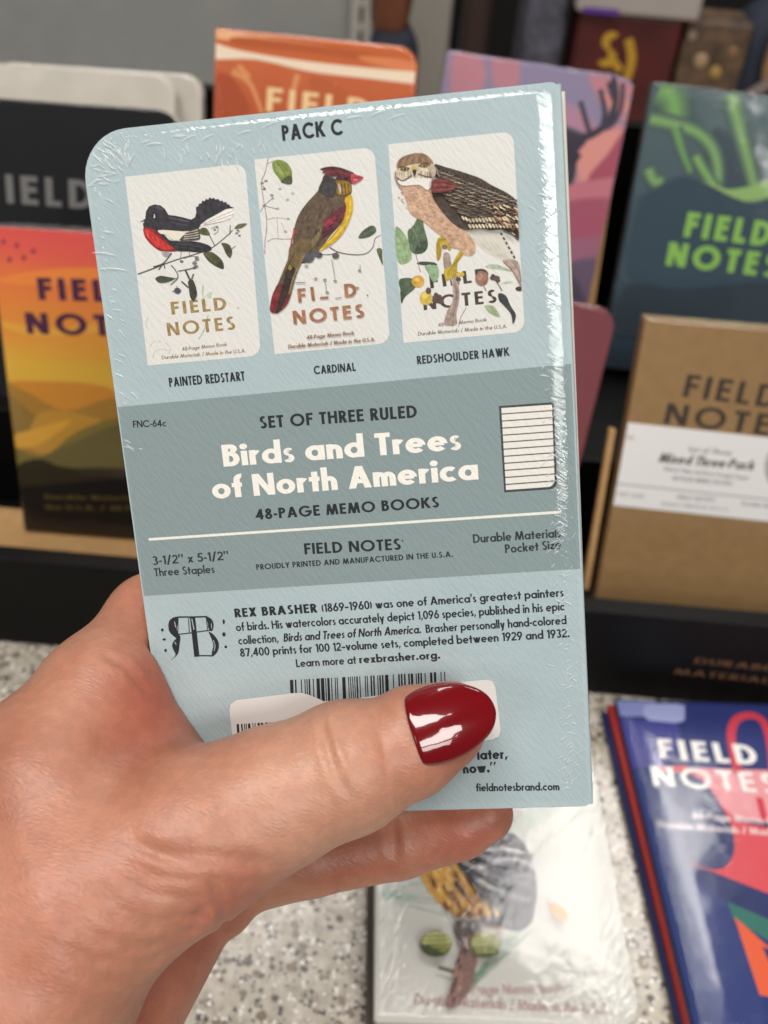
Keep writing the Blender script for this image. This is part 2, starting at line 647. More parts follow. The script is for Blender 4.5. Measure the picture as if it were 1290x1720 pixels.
def put_line(mb, pts, width, mat, layer, taper=1.0, lim=None):
    pts = smooth_pts(pts, False, 4) if len(pts) > 2 else pts
    n = len(pts)
    L, R = [], []
    for i in range(n):
        a, b = pts[max(0, i - 1)], pts[min(n - 1, i + 1)]
        dx, dy = b[0] - a[0], b[1] - a[1]
        q = math.hypot(dx, dy) or 1
        hw = width / 2 * (1 + (taper - 1) * i / max(1, n - 1))
        L.append((pts[i][0] - dy / q * hw, pts[i][1] + dx / q * hw))
        R.append((pts[i][0] + dy / q * hw, pts[i][1] - dx / q * hw))
    if lim:
        L, R = [[(min(max(x, .3), lim[0] - .3), min(max(y, .3), lim[1] - .3)) for x, y in S_] for S_ in (L, R)]
    for i in range(n - 1):
        q = ccw([(L[i][0], -L[i][1]), (L[i + 1][0], -L[i + 1][1]), (R[i + 1][0], -R[i + 1][1]), (R[i][0], -R[i][1])])
        mb.poly([(x, y, layer + 0.0012 * (i % 3)) for x, y in q], mat)


def draw(mb, items, base, step=0.012, felt=0.0, gain=1.0, W=89, H=140, flat=False):
    """printed artwork: later items lie above earlier ones by a few micrometres"""
    lay = base
    for it in items:
        k = it[0]
        lay += step
        mat = ink(it[1], felt=felt, gain=gain, flat=flat)
        if k in 'ps':
            pts = it[2] if k == 'p' else smooth_pts(it[2])
            pts = [(min(max(x, .3), W - .3), min(max(y, .3), H - .3)) for x, y in pts]
            mb.poly([(x, y, lay) for x, y in ccw([(x, -y) for x, y in pts])], mat)
        elif k == 'l':
            put_line(mb, it[3], it[2], mat, lay, it[4] if len(it) > 4 else 1.0, (W, H))
        elif k == 't':
            _, c, s, u0, v0, u1, v1, cap, w = it[:9]
            put_text(mb, s, u0, v0, u1, v1, cap, w, mat, lay, italic=it[9] if len(it) > 9 else 0.0)
    return lay


def outline(W, H, rl, rr, inset=0.0, n=10):
    """plan of a notebook (u right, y = -v), corner radii rl on the left, rr on the right"""
    x0, x1, y0, y1 = inset, W - inset, -inset, -(H - inset)
    rl, rr = max(rl - inset, 0.15), max(rr - inset, 0.15)
    p = []
    p += arc_pts(x0 + rl, y0 - rl, rl, rl, 180, 90, n)
    p += arc_pts(x1 - rr, y0 - rr, rr, rr, 90, 0, n)
    p += arc_pts(x1 - rr, y1 + rr, rr, rr, 0, -90, n)
    p += arc_pts(x0 + rl, y1 + rl, rl, rl, -90, -180, n)
    return p[::-1]   # counter-clockwise seen from +w


def slab(mb, W, H, rl, rr, z0, z1, mat, inset=0.0, rnd=0.0, dx=0.0, dy=0.0, rot=0.0):
    """flat rounded slab between two heights, its upper and lower rims rounded by rnd"""
    rings = []
    if rnd:
        for i in range(4):
            a = math.pi / 2 * i / 3
            rings.append((inset + rnd * (1 - math.sin(a)), z0 + rnd * (1 - math.cos(a))))
        for i in range(4):
            a = math.pi / 2 * i / 3
            rings.append((inset + rnd * (1 - math.cos(a)), z1 - rnd * (1 - math.sin(a))))
    else:
        rings = [(inset, z0), (inset, z1)]
    c, s = math.cos(math.radians(rot)), math.sin(math.radians(rot))
    vs, fs = [], []
    n = 0
    for ins, z in rings:
        o = outline(W, H, rl, rr, ins)
        n = len(o)
        for x, y in o:
            vs.append((x * c - y * s + dx, x * s + y * c + dy, z))
    for k in range(len(rings) - 1):
        for i in range(n):
            j = (i + 1) % n
            fs.append((k * n + i, k * n + j, (k + 1) * n + j, (k + 1) * n + i))
    mb.mesh(vs, fs, mat, smooth=bool(rnd))
    mb.mesh(vs[:n], [tuple(range(n))[::-1]], mat)
    mb.mesh(vs[-n:], [tuple(range(n))], mat)


def notebook(parent, mat_cover, mat_back, mat_pages, top, T=3.4, W=89, H=140, rl=1.0, rr=9.0, dx=0, dy=0, rot=0, label=None):
    """one memo book lying below height 'top': cover sheets and spine, with the block of pages as a sub-part"""
    ct = 0.32
    mb = MB()
    slab(mb, W, H, rl, rr, top - ct, top, mat_cover, dx=dx, dy=dy, rot=rot, rnd=0.1)
    slab(mb, W, H, rl, rr, top - T, top - T + ct, mat_back, dx=dx, dy=dy, rot=rot, rnd=0.1)
    # folded spine: half-round strip along the square-cornered side
    left = rl < rr
    c, s = math.cos(math.radians(rot)), math.sin(math.radians(rot))
    prof = []
    for i in range(9):
        a = math.pi * i / 8
        q = (1 - abs(math.cos(a)) ** 2.5) ** (1 / 2.5)
        x = -0.75 * q if left else W + 0.75 * q
        z = top - T / 2 + (T / 2 - .04) * math.copysign(abs(math.cos(a)) ** (1 / 1.6), math.cos(a))
        prof.append((x + (0.5 if left else -0.5), z))
    vs = []
    for x, z in prof:
        for y in (-0.4, -(H - 0.4)):
            vs.append((x * c - y * s + dx, x * s + y * c + dy, z))
    fs = [(2 * i, 2 * i + 1, 2 * i + 3, 2 * i + 2) if left else (2 * i, 2 * i + 2, 2 * i + 3, 2 * i + 1) for i in range(8)]
    mb.mesh(vs, fs, mat_cover, smooth=True)
    nb = mb.build('notebook', parent, label=label)
    pg = MB()
    slab(pg, W, H, rl, rr, top - T + ct + .02, top - ct - .02, mat_pages, inset=0.45, dx=dx, dy=dy, rot=rot)
    pg.build('pages', nb)
    return nb


def crinkle(mb, u, v, ln, wd, ht, ang, z, mat, n=7, m=3):
    """one puckered fold of shrink film: a low, narrow ridge"""
    ca, sa = math.cos(math.radians(ang)), math.sin(math.radians(ang))
    vs, fs = [], []
    for i in range(n + 1):
        t = -1 + 2 * i / n
        q = math.sqrt(max(0.0, 1 - t * t))
        bend = 0.05 * ln * t * t
        for j in range(m * 2 + 1):
            s_ = -1 + j / m
            a, b_ = t * ln / 2, s_ * wd / 2 * q + bend
            h = ht * q * (1 - s_ * s_)
            vs.append((u + a * ca - b_ * sa, -(v + a * sa + b_ * ca), z + h))
    k = m * 2 + 1
    for i in range(n):
        for j in range(k - 1):
            fs.append((i * k + j, i * k + j + 1, (i + 1) * k + j + 1, (i + 1) * k + j))
    mb.mesh(vs, [f[::-1] for f in fs], mat, True)


def film(parent, mat, T, W=89, H=140, rl=1.6, rr=9.0, over=0.5, rnd=1.6, top=0.35, folds=(), fold_mat=None):
    mb = MB()
    slab(mb, W + 2 * over, H + 2 * over, rl + over, rr + over, -T - .3, top, mat, rnd=rnd, dx=-over, dy=over)
    for f in folds:
        crinkle(mb, *f, top + 0.004, fold_mat)
    return mb.build('plastic_wrap', parent)


# ---------------------------------------------------------------- printed artwork (mm on each cover), poses, hand form
ART = {
 'band': [
('p','849495',[0,5141,8900,4965,8900,8938,0,9033]),
 ],
 'print': [
('t','23262b','PACK C',38.43,5.16,49.73,5.13,2.73,0.22,0.0),
('t','23262b','PAINTED REDSTART',11.29,48.26,26.46,48.12,1.8,0.22,0.0),
('t','23262b','CARDINAL',40.08,47.99,48.19,47.92,1.6,0.21,0.0),
('t','23262b','REDSHOULDER HAWK',60.0,47.58,77.41,47.3,1.58,0.21,0.0),
('t','23262b','FNC-64c',2.88,55.65,9.68,55.89,1.35,0.17,0.0),
('t','23262b','SET OF THREE RULED',28.36,57.66,59.23,57.63,2.38,0.21,0.0),
('t','eeeae0','Birds and Trees',20.22,64.69,67.22,64.42,4.36,0.22,0.0),
('t','eeeae0','of North America',17.27,71.02,70.15,70.44,4.39,0.22,0.0),
('t','23262b','48-PAGE MEMO BOOKS',25.5,75.78,62.18,75.48,2.14,0.21,0.0),
('l','e6e6dc',0.54,[295,7851,8548,7786]),
('t','23262b','FIELD NOTES',34.64,83.42,54.04,83.55,2.26,0.2,0.0),
('t','23262b','*',54.15,83.67,54.63,83.68,2.0,0.2,0.0),
('t','23262b','PROUDLY PRINTED AND MANUFACTURED IN THE U.S.A.',24.47,86.08,64.15,85.58,1.14,0.19,0.0),
('t','2b3135','3-1/2" x 5-1/2"',3.1,83.9,19.08,83.66,1.82,0.17,0.0),
('t','2b3135','Three Staples',3.15,86.3,15.8,86.23,1.7,0.17,0.0),
('t','2b3135','Durable Materials',68.3,83.03,85.25,82.82,1.75,0.18,0.0),
('t','2b3135','Pocket Size',74.42,85.43,85.26,85.09,1.75,0.18,0.0),
('t','23262b','REX BRASHER',18.89,95.88,35.98,95.65,1.89,0.22,0.0),
('t','23262b',"(1869–1960) was one of America's greatest painters",36.96,95.64,85.27,94.81,1.75,0.18,0.0),
('t','23262b','of birds. His watercolors accurately depict 1,096 species, published in his epic',18.8,98.82,85.37,97.69,1.77,0.18,0.0),
('t','23262b','collection,',18.96,101.72,27.38,101.57,1.77,0.18,0.0),
('t','23262b','Birds and Trees of North America.',28.41,101.55,56.66,101.05,1.76,0.19,0.16),
('t','23262b','Brasher personally hand-colored',57.65,101.03,85.59,100.54,1.73,0.18,0.0),
('t','23262b','87,400 prints for 100 12–volume sets, completed between 1929 and 1932.',19.03,104.37,86.05,103.28,1.78,0.18,0.0),
('t','23262b','Learn more at',30.5,107.15,43.01,106.93,1.71,0.18,0.0),
('t','23262b','rexbrasher.org.',43.63,106.89,60.17,106.61,1.7,0.21,0.0),
('t','23262b','later,',66.18,128.89,72.39,128.83,2.2,0.22,0.0),
('t','23262b','now.”',63.05,131.85,70.03,131.73,2.21,0.22,0.0),
('t','23262b','fieldnotesbrand.com',65.48,135.94,82.53,136.17,1.73,0.19,0.0),
('s','23262b',[503,9584,583,9533,679,9513,676,9617,633,9790,679,9930,641,9996,545,9923,475,9832,462,9706]),
('p','23262b',[943,9541,1053,9536,1039,10392,928,10394]),
('l','a4b8b2',0.21,[980,9570,995,9807]),
('l','23262b',0.31,[570,9544,707,9521,1000,9533,1304,9539]),
('s','23262b',[1268,9532,1383,9590,1423,9703,1393,9826,1339,9854,1300,9772,1305,9673]),
('l','a4b8b2',0.14,[1378,9689,1370,9800]),
('l','23262b',0.21,[640,9890,833,9879,1131,9851,1365,9835]),
('s','23262b',[1300,9872,1391,9926,1477,10080,1467,10230,1402,10340,1308,10404,1316,10298,1361,10175,1342,10024]),
('l','a4b8b2',0.14,[1376,10050,1397,10177,1362,10288]),
('l','23262b',0.26,[943,10377,1115,10375,1310,10389]),
('s','23262b',[684,9930,654,10092,585,10316,409,10447,533,10339,500,10211,489,10122,544,10024]),
('l','a4b8b2',0.17,[553,10049,577,10113]),
('l','a4b8b2',0.17,[607,9614,618,9739]),
('s','23262b',[351,9781,340,9805,320,9815,302,9804,297,9779,308,9754,329,9745,347,9756]),
('s','23262b',[373,9988,360,10005,333,10011,308,10003,300,9985,313,9967,340,9961,365,9970]),
('s','23262b',[361,10230,350,10254,329,10263,312,10252,307,10227,318,10203,339,10193,357,10204]),
('s','23262b',[1666,9666,1654,9700,1636,9714,1620,9698,1617,9663,1629,9629,1647,9615,1663,9630]),
('s','23262b',[1650,9938,1636,9969,1609,9981,1585,9967,1578,9935,1592,9904,1619,9892,1643,9906]),
('s','23262b',[1650,10208,1639,10229,1617,10237,1598,10227,1592,10206,1603,10185,1624,10177,1644,10187]),
('l','23262b',0.17,[692,9543,642,9878]),
('l','23262b',0.17,[912,9554,888,9877]),
('l','23262b',0.17,[1288,9572,1280,9833]),
 ],
 'barcode': [
('p','1d1c1f',[2884,10988,2954,10987,2890,11971,2819,11973]),
('p','1d1c1f',[2987,10986,3019,10986,2956,11970,2923,11971]),
('p','1d1c1f',[3113,10985,3133,10984,3071,11968,3051,11968]),
('p','1d1c1f',[3189,10984,3209,10983,3148,11967,3128,11967]),
('p','1d1c1f',[3232,10983,3252,10983,3191,11966,3171,11966]),
('p','1d1c1f',[3274,10983,3307,10982,3246,11965,3213,11965]),
('p','1d1c1f',[3363,10981,3383,10981,3323,11963,3303,11964]),
('p','1d1c1f',[3439,10980,3508,10980,3450,11961,3380,11962]),
('p','1d1c1f',[3531,10979,3600,10978,3543,11959,3473,11960]),
('p','1d1c1f',[3623,10978,3643,10978,3586,11958,3566,11959]),
('p','1d1c1f',[3665,10978,3712,10977,3656,11957,3608,11958]),
('p','1d1c1f',[3744,10977,3764,10976,3709,11956,3689,11956]),
('p','1d1c1f',[3820,10976,3840,10975,3785,11955,3765,11955]),
('p','1d1c1f',[3862,10975,3882,10975,3828,11954,3808,11954]),
('p','1d1c1f',[3975,10974,4044,10973,3991,11951,3921,11952]),
('p','1d1c1f',[4100,10972,4119,10972,4067,11949,4047,11950]),
('p','1d1c1f',[4142,10971,4161,10971,4110,11949,4090,11949]),
('p','1d1c1f',[4184,10971,4203,10971,4152,11948,4132,11948]),
('p','1d1c1f',[4226,10970,4245,10970,4195,11947,4175,11947]),
('p','1d1c1f',[4268,10970,4300,10969,4249,11946,4217,11947]),
('p','1d1c1f',[4332,10969,4351,10969,4302,11945,4282,11945]),
('p','1d1c1f',[4444,10967,4463,10967,4415,11943,4395,11943]),
('p','1d1c1f',[4485,10967,4505,10967,4457,11942,4437,11942]),
('p','1d1c1f',[4560,10966,4592,10966,4545,11940,4513,11941]),
('p','1d1c1f',[4615,10965,4646,10965,4600,11939,4568,11940]),
('p','1d1c1f',[4702,10964,4721,10964,4675,11938,4656,11938]),
('p','1d1c1f',[4743,10964,4775,10963,4730,11937,4698,11938]),
('p','1d1c1f',[4797,10963,4829,10962,4784,11936,4752,11937]),
('p','1d1c1f',[4861,10962,4930,10961,4886,11934,4817,11935]),
('p','1d1c1f',[5021,10960,5041,10960,4998,11932,4978,11932]),
('p','1d1c1f',[5132,10959,5164,10958,5123,11930,5091,11930]),
('p','1d1c1f',[5186,10958,5218,10957,5177,11929,5145,11929]),
('p','1d1c1f',[5249,10957,5281,10957,5241,11927,5209,11928]),
('p','1d1c1f',[5336,10956,5368,10956,5328,11926,5296,11926]),
('p','1d1c1f',[5389,10955,5436,10955,5397,11925,5351,11925]),
('p','1d1c1f',[5490,10954,5510,10954,5472,11923,5452,11924]),
('p','1d1c1f',[5532,10953,5563,10953,5526,11922,5494,11923]),
('p','1d1c1f',[5585,10953,5617,10952,5580,11921,5548,11922]),
('p','1d1c1f',[5671,10952,5691,10951,5655,11920,5635,11920]),
('p','1d1c1f',[5782,10950,5828,10950,5793,11917,5747,11918]),
('p','1d1c1f',[5859,10949,5905,10949,5871,11916,5825,11917]),
('p','1d1c1f',[5996,10947,6015,10947,5982,11914,5963,11914]),
('p','1d1c1f',[6069,10946,6089,10946,6057,11912,6037,11913]),
 ],
 'icon': [
('p','3a3f44',[7486,5658,8514,5659,8503,7186,8498,7222,8484,7256,8463,7285,8434,7307,8402,7322,8367,7327,7490,7332]),
('p','e4e0d6',[7529,5701,8479,5702,8461,7149,8456,7182,8443,7213,8423,7239,8397,7260,8367,7273,8335,7278,7527,7287]),
('l','565a60',0.23,[7528,5814,8478,5814]),
('l','565a60',0.23,[7528,5948,8476,5947]),
('l','565a60',0.23,[7528,6083,8475,6081]),
('l','565a60',0.23,[7528,6219,8474,6216]),
('l','565a60',0.23,[7527,6354,8473,6350]),
('l','565a60',0.23,[7527,6490,8472,6485]),
('l','565a60',0.23,[7527,6627,8470,6621]),
('l','565a60',0.23,[7527,6764,8469,6757]),
('l','565a60',0.23,[7527,6901,8468,6893]),
('l','565a60',0.23,[7527,7039,8467,7030]),
('l','565a60',0.23,[7527,7177,8466,7167]),
 ],
 'card1': [
('p','dad8d2',[782,855,2887,838,2942,845,2993,864,3036,895,3069,936,3089,984,3095,1036,3015,4144,3006,4200,2983,4252,2946,4296,2899,4331,2845,4353,2787,4361,749,4380]),
('l','c4bfae',0.16,[881,3457,818,3584,849,3696]),
('l','c4bfae',0.16,[824,4049,934,3924,1068,3957]),
('l','c4bfae',0.16,[866,4253,930,4124,1074,4090,1209,4123]),
('l','c4bfae',0.16,[1160,3964,1237,4081,1200,4189]),
('l','b9c3a6',0.31,[2035,2944,2009,3157,2055,3335]),
('l','b4b8a4',0.27,[1830,3951,1968,3764,2068,3510]),
('s','c0c8b0',[2042,3160,2188,3086,2149,3212]),
('t','9c8250','FIELD',13.54,34.52,24.43,34.49,2.4,0.21,0.0),
('t','9c8250','NOTES',12.26,38.48,25.75,38.3,2.5,0.2,0.0),
('t','9c8250','*',26.44,36.26,26.9,36.25,1.99,0.2,0.0),
('t','8d7c5c','48-Page Memo Book',14.68,41.54,23.72,41.27,0.71,0.17,0.1),
('t','8d7c5c','Durable Materials / Made in the U.S.A.',10.45,42.82,27.19,42.79,0.72,0.17,0.1),
('l','5b5350',0.29,[790,2643,1110,2563,1347,2497,1651,2427,1906,2381,2277,2290,2639,2069,2726,1993],0.6),
('l','77706c',0.13,[1718,2433,1903,2406,2009,2458,1889,2512]),
('l','77706c',0.13,[1846,2316,1833,2422]),
('l','77706c',0.13,[1690,2303,1643,2491]),
('s','6a6467',[1945,2538,1932,2555,1906,2560,1881,2551,1873,2532,1886,2515,1912,2510,1937,2519]),
('s','6a6467',[2014,2437,2001,2454,1975,2460,1951,2450,1942,2431,1955,2414,1981,2409,2006,2419]),
('s','6a6467',[1945,2624,1933,2641,1906,2646,1882,2636,1874,2617,1886,2600,1913,2595,1937,2605]),
('s','6a6467',[1714,2486,1701,2503,1675,2508,1650,2499,1642,2480,1655,2463,1681,2458,1706,2467]),
('s','565c33',[2071,1959,2145,1903,2236,1928,2284,2048,2173,2044,2088,2003]),
('l','4a4838',0.17,[2263,2035,2350,2244]),
('s','4b4f2c',[2116,2357,2269,2357,2397,2449,2474,2562,2472,2686,2368,2656,2223,2551,2145,2449]),
('l','6a6a44',0.11,[2143,2374,2435,2655]),
('s','33362c',[2333,2572,2448,2550,2466,2679,2380,2650]),
('s','4b4a33',[2484,2213,2619,2246,2676,2368,2624,2501,2553,2425,2511,2300]),
('s','5b6040',[2762,1975,2859,1900,3014,1909,2899,1979]),
('l','5b5350',0.17,[2662,2071,2692,1906]),
('l','8a8684',0.13,[2772,2081,2867,2026]),
('s','777377',[2823,2064,2813,2077,2794,2081,2776,2073,2770,2060,2779,2047,2798,2043,2816,2050]),
('s','777377',[2873,2111,2864,2123,2844,2127,2826,2120,2820,2106,2829,2094,2849,2090,2867,2097]),
('s','777377',[2851,2014,2841,2027,2822,2031,2804,2023,2798,2010,2807,1997,2826,1993,2845,2000]),
('s','777377',[2411,1964,2401,1977,2382,1981,2364,1974,2358,1960,2367,1947,2387,1943,2405,1950]),
('s','777377',[2461,1916,2452,1929,2433,1933,2414,1926,2408,1912,2418,1899,2437,1895,2455,1902]),
('l','77736f',0.11,[2320,1935,2436,1908,2448,1989,2363,2044]),
('l','6a6660',0.13,[2627,2363,2748,2289]),
('s','e9e3dc',[2105,1870,2250,1782,2391,1721,2578,1649,2727,1608,2816,1666,2756,1744,2693,1801,2511,1837,2264,1846]),
('l','a49c9a',0.11,[2176,1838,2478,1740,2800,1644]),
('l','a49c9a',0.11,[2186,1850,2495,1783,2781,1715]),
('l','a49c9a',0.11,[2195,1861,2512,1827,2718,1782]),
('p','2e2c33',[943,1702,1071,1644,1107,1510,1178,1426,1285,1401,1398,1428,1474,1498,1531,1612,1684,1647,1835,1694,1953,1738,2036,1704,2071,1619,2074,1525,2123,1511,2141,1467,2191,1463,2210,1419,2259,1432,2280,1392,2328,1413,2356,1370,2399,1403,2436,1386,2467,1422,2522,1415,2544,1454,2597,1451,2611,1485,2664,1482,2677,1524,2720,1537,2734,1571,2805,1603,2638,1608,2486,1674,2275,1755,2143,1831,2077,1913,1971,1950,1736,1942,1515,1910,1316,1877,1261,1946,1020,1802,1013,1733,1053,1678]),
('l','4d4b50',0.3,[1525,1664,1721,1713,1915,1773]),
('l','454349',0.22,[1537,1739,1710,1796,1884,1837]),
('s','45434c',[1239,1438,1373,1446,1453,1521,1345,1490]),
('s','8e1f1e',[1017,1806,1131,1820,1257,1893,1325,1973,1447,2079,1570,2175,1657,2240,1601,2286,1444,2277,1288,2250,1180,2177,1070,2052,1016,1946]),
('s','c8302a',[1037,1841,1137,1861,1239,1944,1337,2059,1480,2178,1564,2228,1448,2243,1272,2202,1132,2062,1057,1949]),
('l','d6483c',0.15,[1062,1907,1102,1979]),
('l','8a2422',0.15,[1108,1937,1149,2006]),
('l','d6483c',0.15,[1154,1966,1195,2034]),
('l','8a2422',0.15,[1200,1996,1241,2061]),
('l','d6483c',0.15,[1246,2025,1287,2089]),
('l','8a2422',0.15,[1292,2055,1334,2116]),
('l','d6483c',0.15,[1338,2085,1380,2143]),
('l','8a2422',0.15,[1384,2114,1426,2171]),
('l','d6483c',0.15,[1430,2144,1472,2198]),
('s','27262c',[1272,1900,1405,1970,1494,2069,1670,2105,1893,2125,2068,2162,2218,2222,2289,2287,2237,2340,2045,2346,1824,2310,1602,2278,1515,2170,1374,2030]),
('l','3f3d3f',0.2,[1619,2148,1884,2192,2144,2279]),
('l','3a3839',0.17,[1568,2196,1832,2251,2094,2317]),
('s','ddd6c6',[1289,1877,1406,1879,1539,1899,1782,1938,1938,1943,1807,2003,1661,2088,1530,2055,1444,1967,1334,1940]),
('s','47433e',[1870,1948,2077,1909,2095,2020,2061,2112,1827,2111,1690,2086]),
('l','c4bba8',0.13,[1764,2076,1944,2075,2068,2071]),
('l','c4bba8',0.13,[1778,2039,1950,2033,2068,2024]),
('l','c4bba8',0.13,[1791,2002,1955,1991,2067,1978]),
('l','c4bba8',0.13,[1805,1965,1960,1949,2066,1931]),
('s','d8d2cc',[1272,1613,1263,1638,1247,1647,1234,1635,1232,1610,1241,1585,1257,1576,1269,1588]),
('s','17161a',[1252,1608,1243,1625,1227,1630,1212,1622,1208,1603,1217,1586,1233,1581,1248,1589]),
('s','a9a2a4',[1308,2274,1485,2306,1374,2373]),
('l','3c383a',0.2,[1503,2308,1314,2484,1114,2531]),
('l','3c383a',0.2,[1314,2484,1209,2593]),
('l','3c383a',0.18,[1323,2474,1335,2582]),
('l','5b5653',0.18,[1464,2526,1549,2655,1563,2775,1405,2891]),
('l','5b5653',0.18,[1584,2652,1791,2633,1940,2614]),
('l','6c6764',0.13,[1544,2784,1477,2778]),
('s','43463a',[1122,2750,1235,2710,1367,2741,1503,2782,1354,2839,1195,2834]),
('s','393c2d',[1758,2856,1855,2842,1901,3019,1889,3147,1810,3232,1759,3137,1755,2985]),
('l','3f3b38',0.35,[1732,2649,1782,2793,1827,2883]),
('l','49443e',0.26,[1627,2845,1747,2973]),
('l','6a5a60',0.26,[1881,2726,1821,2840]),
('s','4b4a54',[1594,3019,1569,3057,1519,3069,1473,3049,1458,3008,1483,2970,1533,2958,1579,2978]),
('l','4b4a54',0.15,[1422,3018,1605,3016]),
('l','4b4a54',0.13,[1526,2922,1529,3074]),
('s','7d797b',[2026,2467,2011,2486,1978,2491,1948,2480,1937,2460,1952,2441,1985,2436,2016,2447]),
('s','7d797b',[1975,2535,1959,2554,1927,2559,1896,2548,1885,2528,1901,2509,1934,2504,1964,2515]),
('s','7d797b',[1989,2601,1974,2619,1941,2624,1910,2614,1900,2593,1915,2575,1948,2569,1979,2580]),
 ],
 'card2': [
('p','dad8d2',[3276,785,5307,783,5361,790,5411,809,5454,840,5487,881,5508,928,5515,979,5518,4106,5511,4161,5489,4212,5455,4256,5410,4291,5358,4313,5303,4321,3279,4357]),
('l','a8938f',0.21,[3546,782,3453,1038,3368,1214,3379,1607,3394,1816,3378,2023,3317,2270,3291,2485]),
('l','9c8a86',0.17,[3361,2273,3477,2225,3695,2251,3915,2260]),
('l','a8938f',0.13,[3395,1868,3583,1854,3799,1895]),
('l','a8938f',0.11,[3593,1865,3578,2209]),
('l','a8938f',0.11,[3662,1945,3729,2138]),
('s','7f7874',[3411,1218,3400,1233,3376,1238,3354,1229,3346,1212,3357,1197,3381,1193,3403,1202]),
('s','7f7874',[3491,1185,3480,1200,3456,1204,3434,1195,3426,1179,3438,1164,3461,1159,3483,1168]),
('s','7f7874',[3443,1324,3432,1339,3408,1343,3386,1335,3378,1318,3389,1303,3413,1299,3435,1307]),
('s','7f7874',[3411,1620,3399,1636,3376,1640,3353,1631,3345,1614,3357,1599,3381,1595,3403,1604]),
('s','aaa69c',[3588,1506,3576,1522,3553,1526,3530,1517,3523,1500,3534,1485,3558,1481,3580,1490]),
('s','aaa69c',[3736,1351,3724,1366,3701,1371,3678,1362,3671,1345,3682,1330,3706,1326,3728,1335]),
('s','aaa69c',[3856,1558,3845,1573,3821,1578,3799,1569,3791,1552,3802,1537,3826,1533,3848,1541]),
('s','7f7874',[3291,1702,3291,1717,3291,1722,3291,1713,3291,1696,3291,1681,3291,1676,3291,1685]),
('s','aaa69c',[3655,1695,3644,1710,3620,1714,3598,1706,3590,1689,3601,1674,3625,1669,3647,1678]),
('s','aaa69c',[3965,1455,3954,1470,3930,1474,3908,1466,3900,1449,3911,1434,3935,1430,3957,1438]),
('s','aaa69c',[3831,1897,3820,1913,3796,1917,3774,1908,3766,1892,3777,1876,3801,1872,3823,1881]),
('s','aaa69c',[3764,2121,3753,2136,3729,2140,3706,2132,3699,2115,3710,2100,3734,2095,3756,2104]),
('s','7f7874',[3572,1449,3561,1464,3537,1469,3515,1460,3507,1443,3518,1428,3542,1424,3564,1433]),
('l','8d8581',0.13,[3368,1214,3482,1174]),
('l','8d8581',0.13,[3379,1607,3557,1489]),
('l','8d8581',0.13,[3367,1616,3291,1721]),
('l','8d8581',0.13,[3385,1257,3443,1324]),
('l','8d8581',0.13,[3378,1617,3622,1702]),
('l','8d8581',0.13,[3545,1498,3521,1414]),
('l','a5a08e',0.13,[3513,890,3626,846,3714,838]),
('s','7b8a3d',[3611,869,3736,834,3861,883,3948,1007,3955,1151,3928,1279,3778,1257,3683,1125,3617,1012]),
('s','8f9c50',[3654,894,3732,871,3794,1009,3811,1153,3710,1083,3658,996]),
('s','4a5133',[3735,1212,3890,1130,3953,1167,3930,1281,3799,1263]),
('l','5a6636',0.13,[3690,856,3800,1050,3897,1264]),
('l','6b5b58',0.24,[4530,2471,4674,2567,4929,2638,5189,2648,5340,2542,5396,2391,5503,2339],0.5),
('l','7a6a66',0.19,[4322,2579,4517,2602,4673,2578]),
('s','4b5442',[5086,2347,5160,2245,5319,2156,5408,2176,5422,2269,5303,2345,5171,2367]),
('l','66705a',0.13,[5097,2344,5401,2205]),
('s','59653f',[5408,2583,5503,2586,5503,2737,5503,2882,5452,2771]),
('s','5d4c3a',[4544,1192,4670,1235,4858,1293,5026,1339,5043,1473,5009,1572,4899,1665,4907,1789,4857,1949,4743,2104,4576,2256,4431,2410,4339,2517,4198,2610,4045,2713,3734,2686,3799,2522,3856,2296,3901,2070,3988,1870,4125,1696,4293,1547,4417,1435,4495,1300]),
('l','6f5c48',0.17,[4069,1797,4007,1883],0.5),
('l','7a684f',0.17,[4515,2233,4454,2319],0.5),
('l','4a3a2c',0.17,[4200,1887,4139,1972],0.5),
('l','433528',0.17,[4446,1800,4385,1885],0.5),
('l','7a684f',0.17,[4432,2364,4371,2451],0.5),
('l','7a684f',0.17,[4394,2057,4333,2143],0.5),
('l','433528',0.17,[4219,2513,4158,2600],0.5),
('l','6f5c48',0.17,[4267,2463,4206,2550],0.5),
('l','4a3a2c',0.17,[4424,1871,4363,1956],0.5),
('l','7a684f',0.17,[4149,1861,4088,1947],0.5),
('l','433528',0.17,[4088,2501,4026,2588],0.5),
('l','433528',0.17,[4207,2558,4146,2645],0.5),
('l','433528',0.17,[4085,2379,4024,2466],0.5),
('l','7a684f',0.17,[4492,1871,4431,1957],0.5),
('l','7a684f',0.17,[4667,2060,4607,2146],0.5),
('l','433528',0.17,[4479,2051,4418,2137],0.5),
('l','433528',0.17,[4228,2330,4166,2417],0.5),
('l','7a684f',0.17,[4371,1867,4310,1952],0.5),
('l','7a684f',0.17,[4558,2060,4498,2146],0.5),
('l','433528',0.17,[4358,2126,4298,2213],0.5),
('l','7a684f',0.17,[4245,1875,4184,1961],0.5),
('l','4a3a2c',0.17,[4016,2449,3954,2536],0.5),
('l','4a3a2c',0.17,[4681,1790,4620,1875],0.5),
('l','7a684f',0.17,[4019,2301,3957,2388],0.5),
('l','4a3a2c',0.17,[4408,2262,4347,2349],0.5),
('l','7a684f',0.17,[4574,1760,4513,1845],0.5),
('l','4a3a2c',0.17,[4195,1886,4134,1972],0.5),
('l','4a3a2c',0.17,[4281,2313,4220,2400],0.5),
('l','6f5c48',0.17,[4044,2041,3983,2127],0.5),
('l','4a3a2c',0.17,[4519,1722,4458,1808],0.5),
('l','4a3a2c',0.17,[3987,2374,3926,2461],0.5),
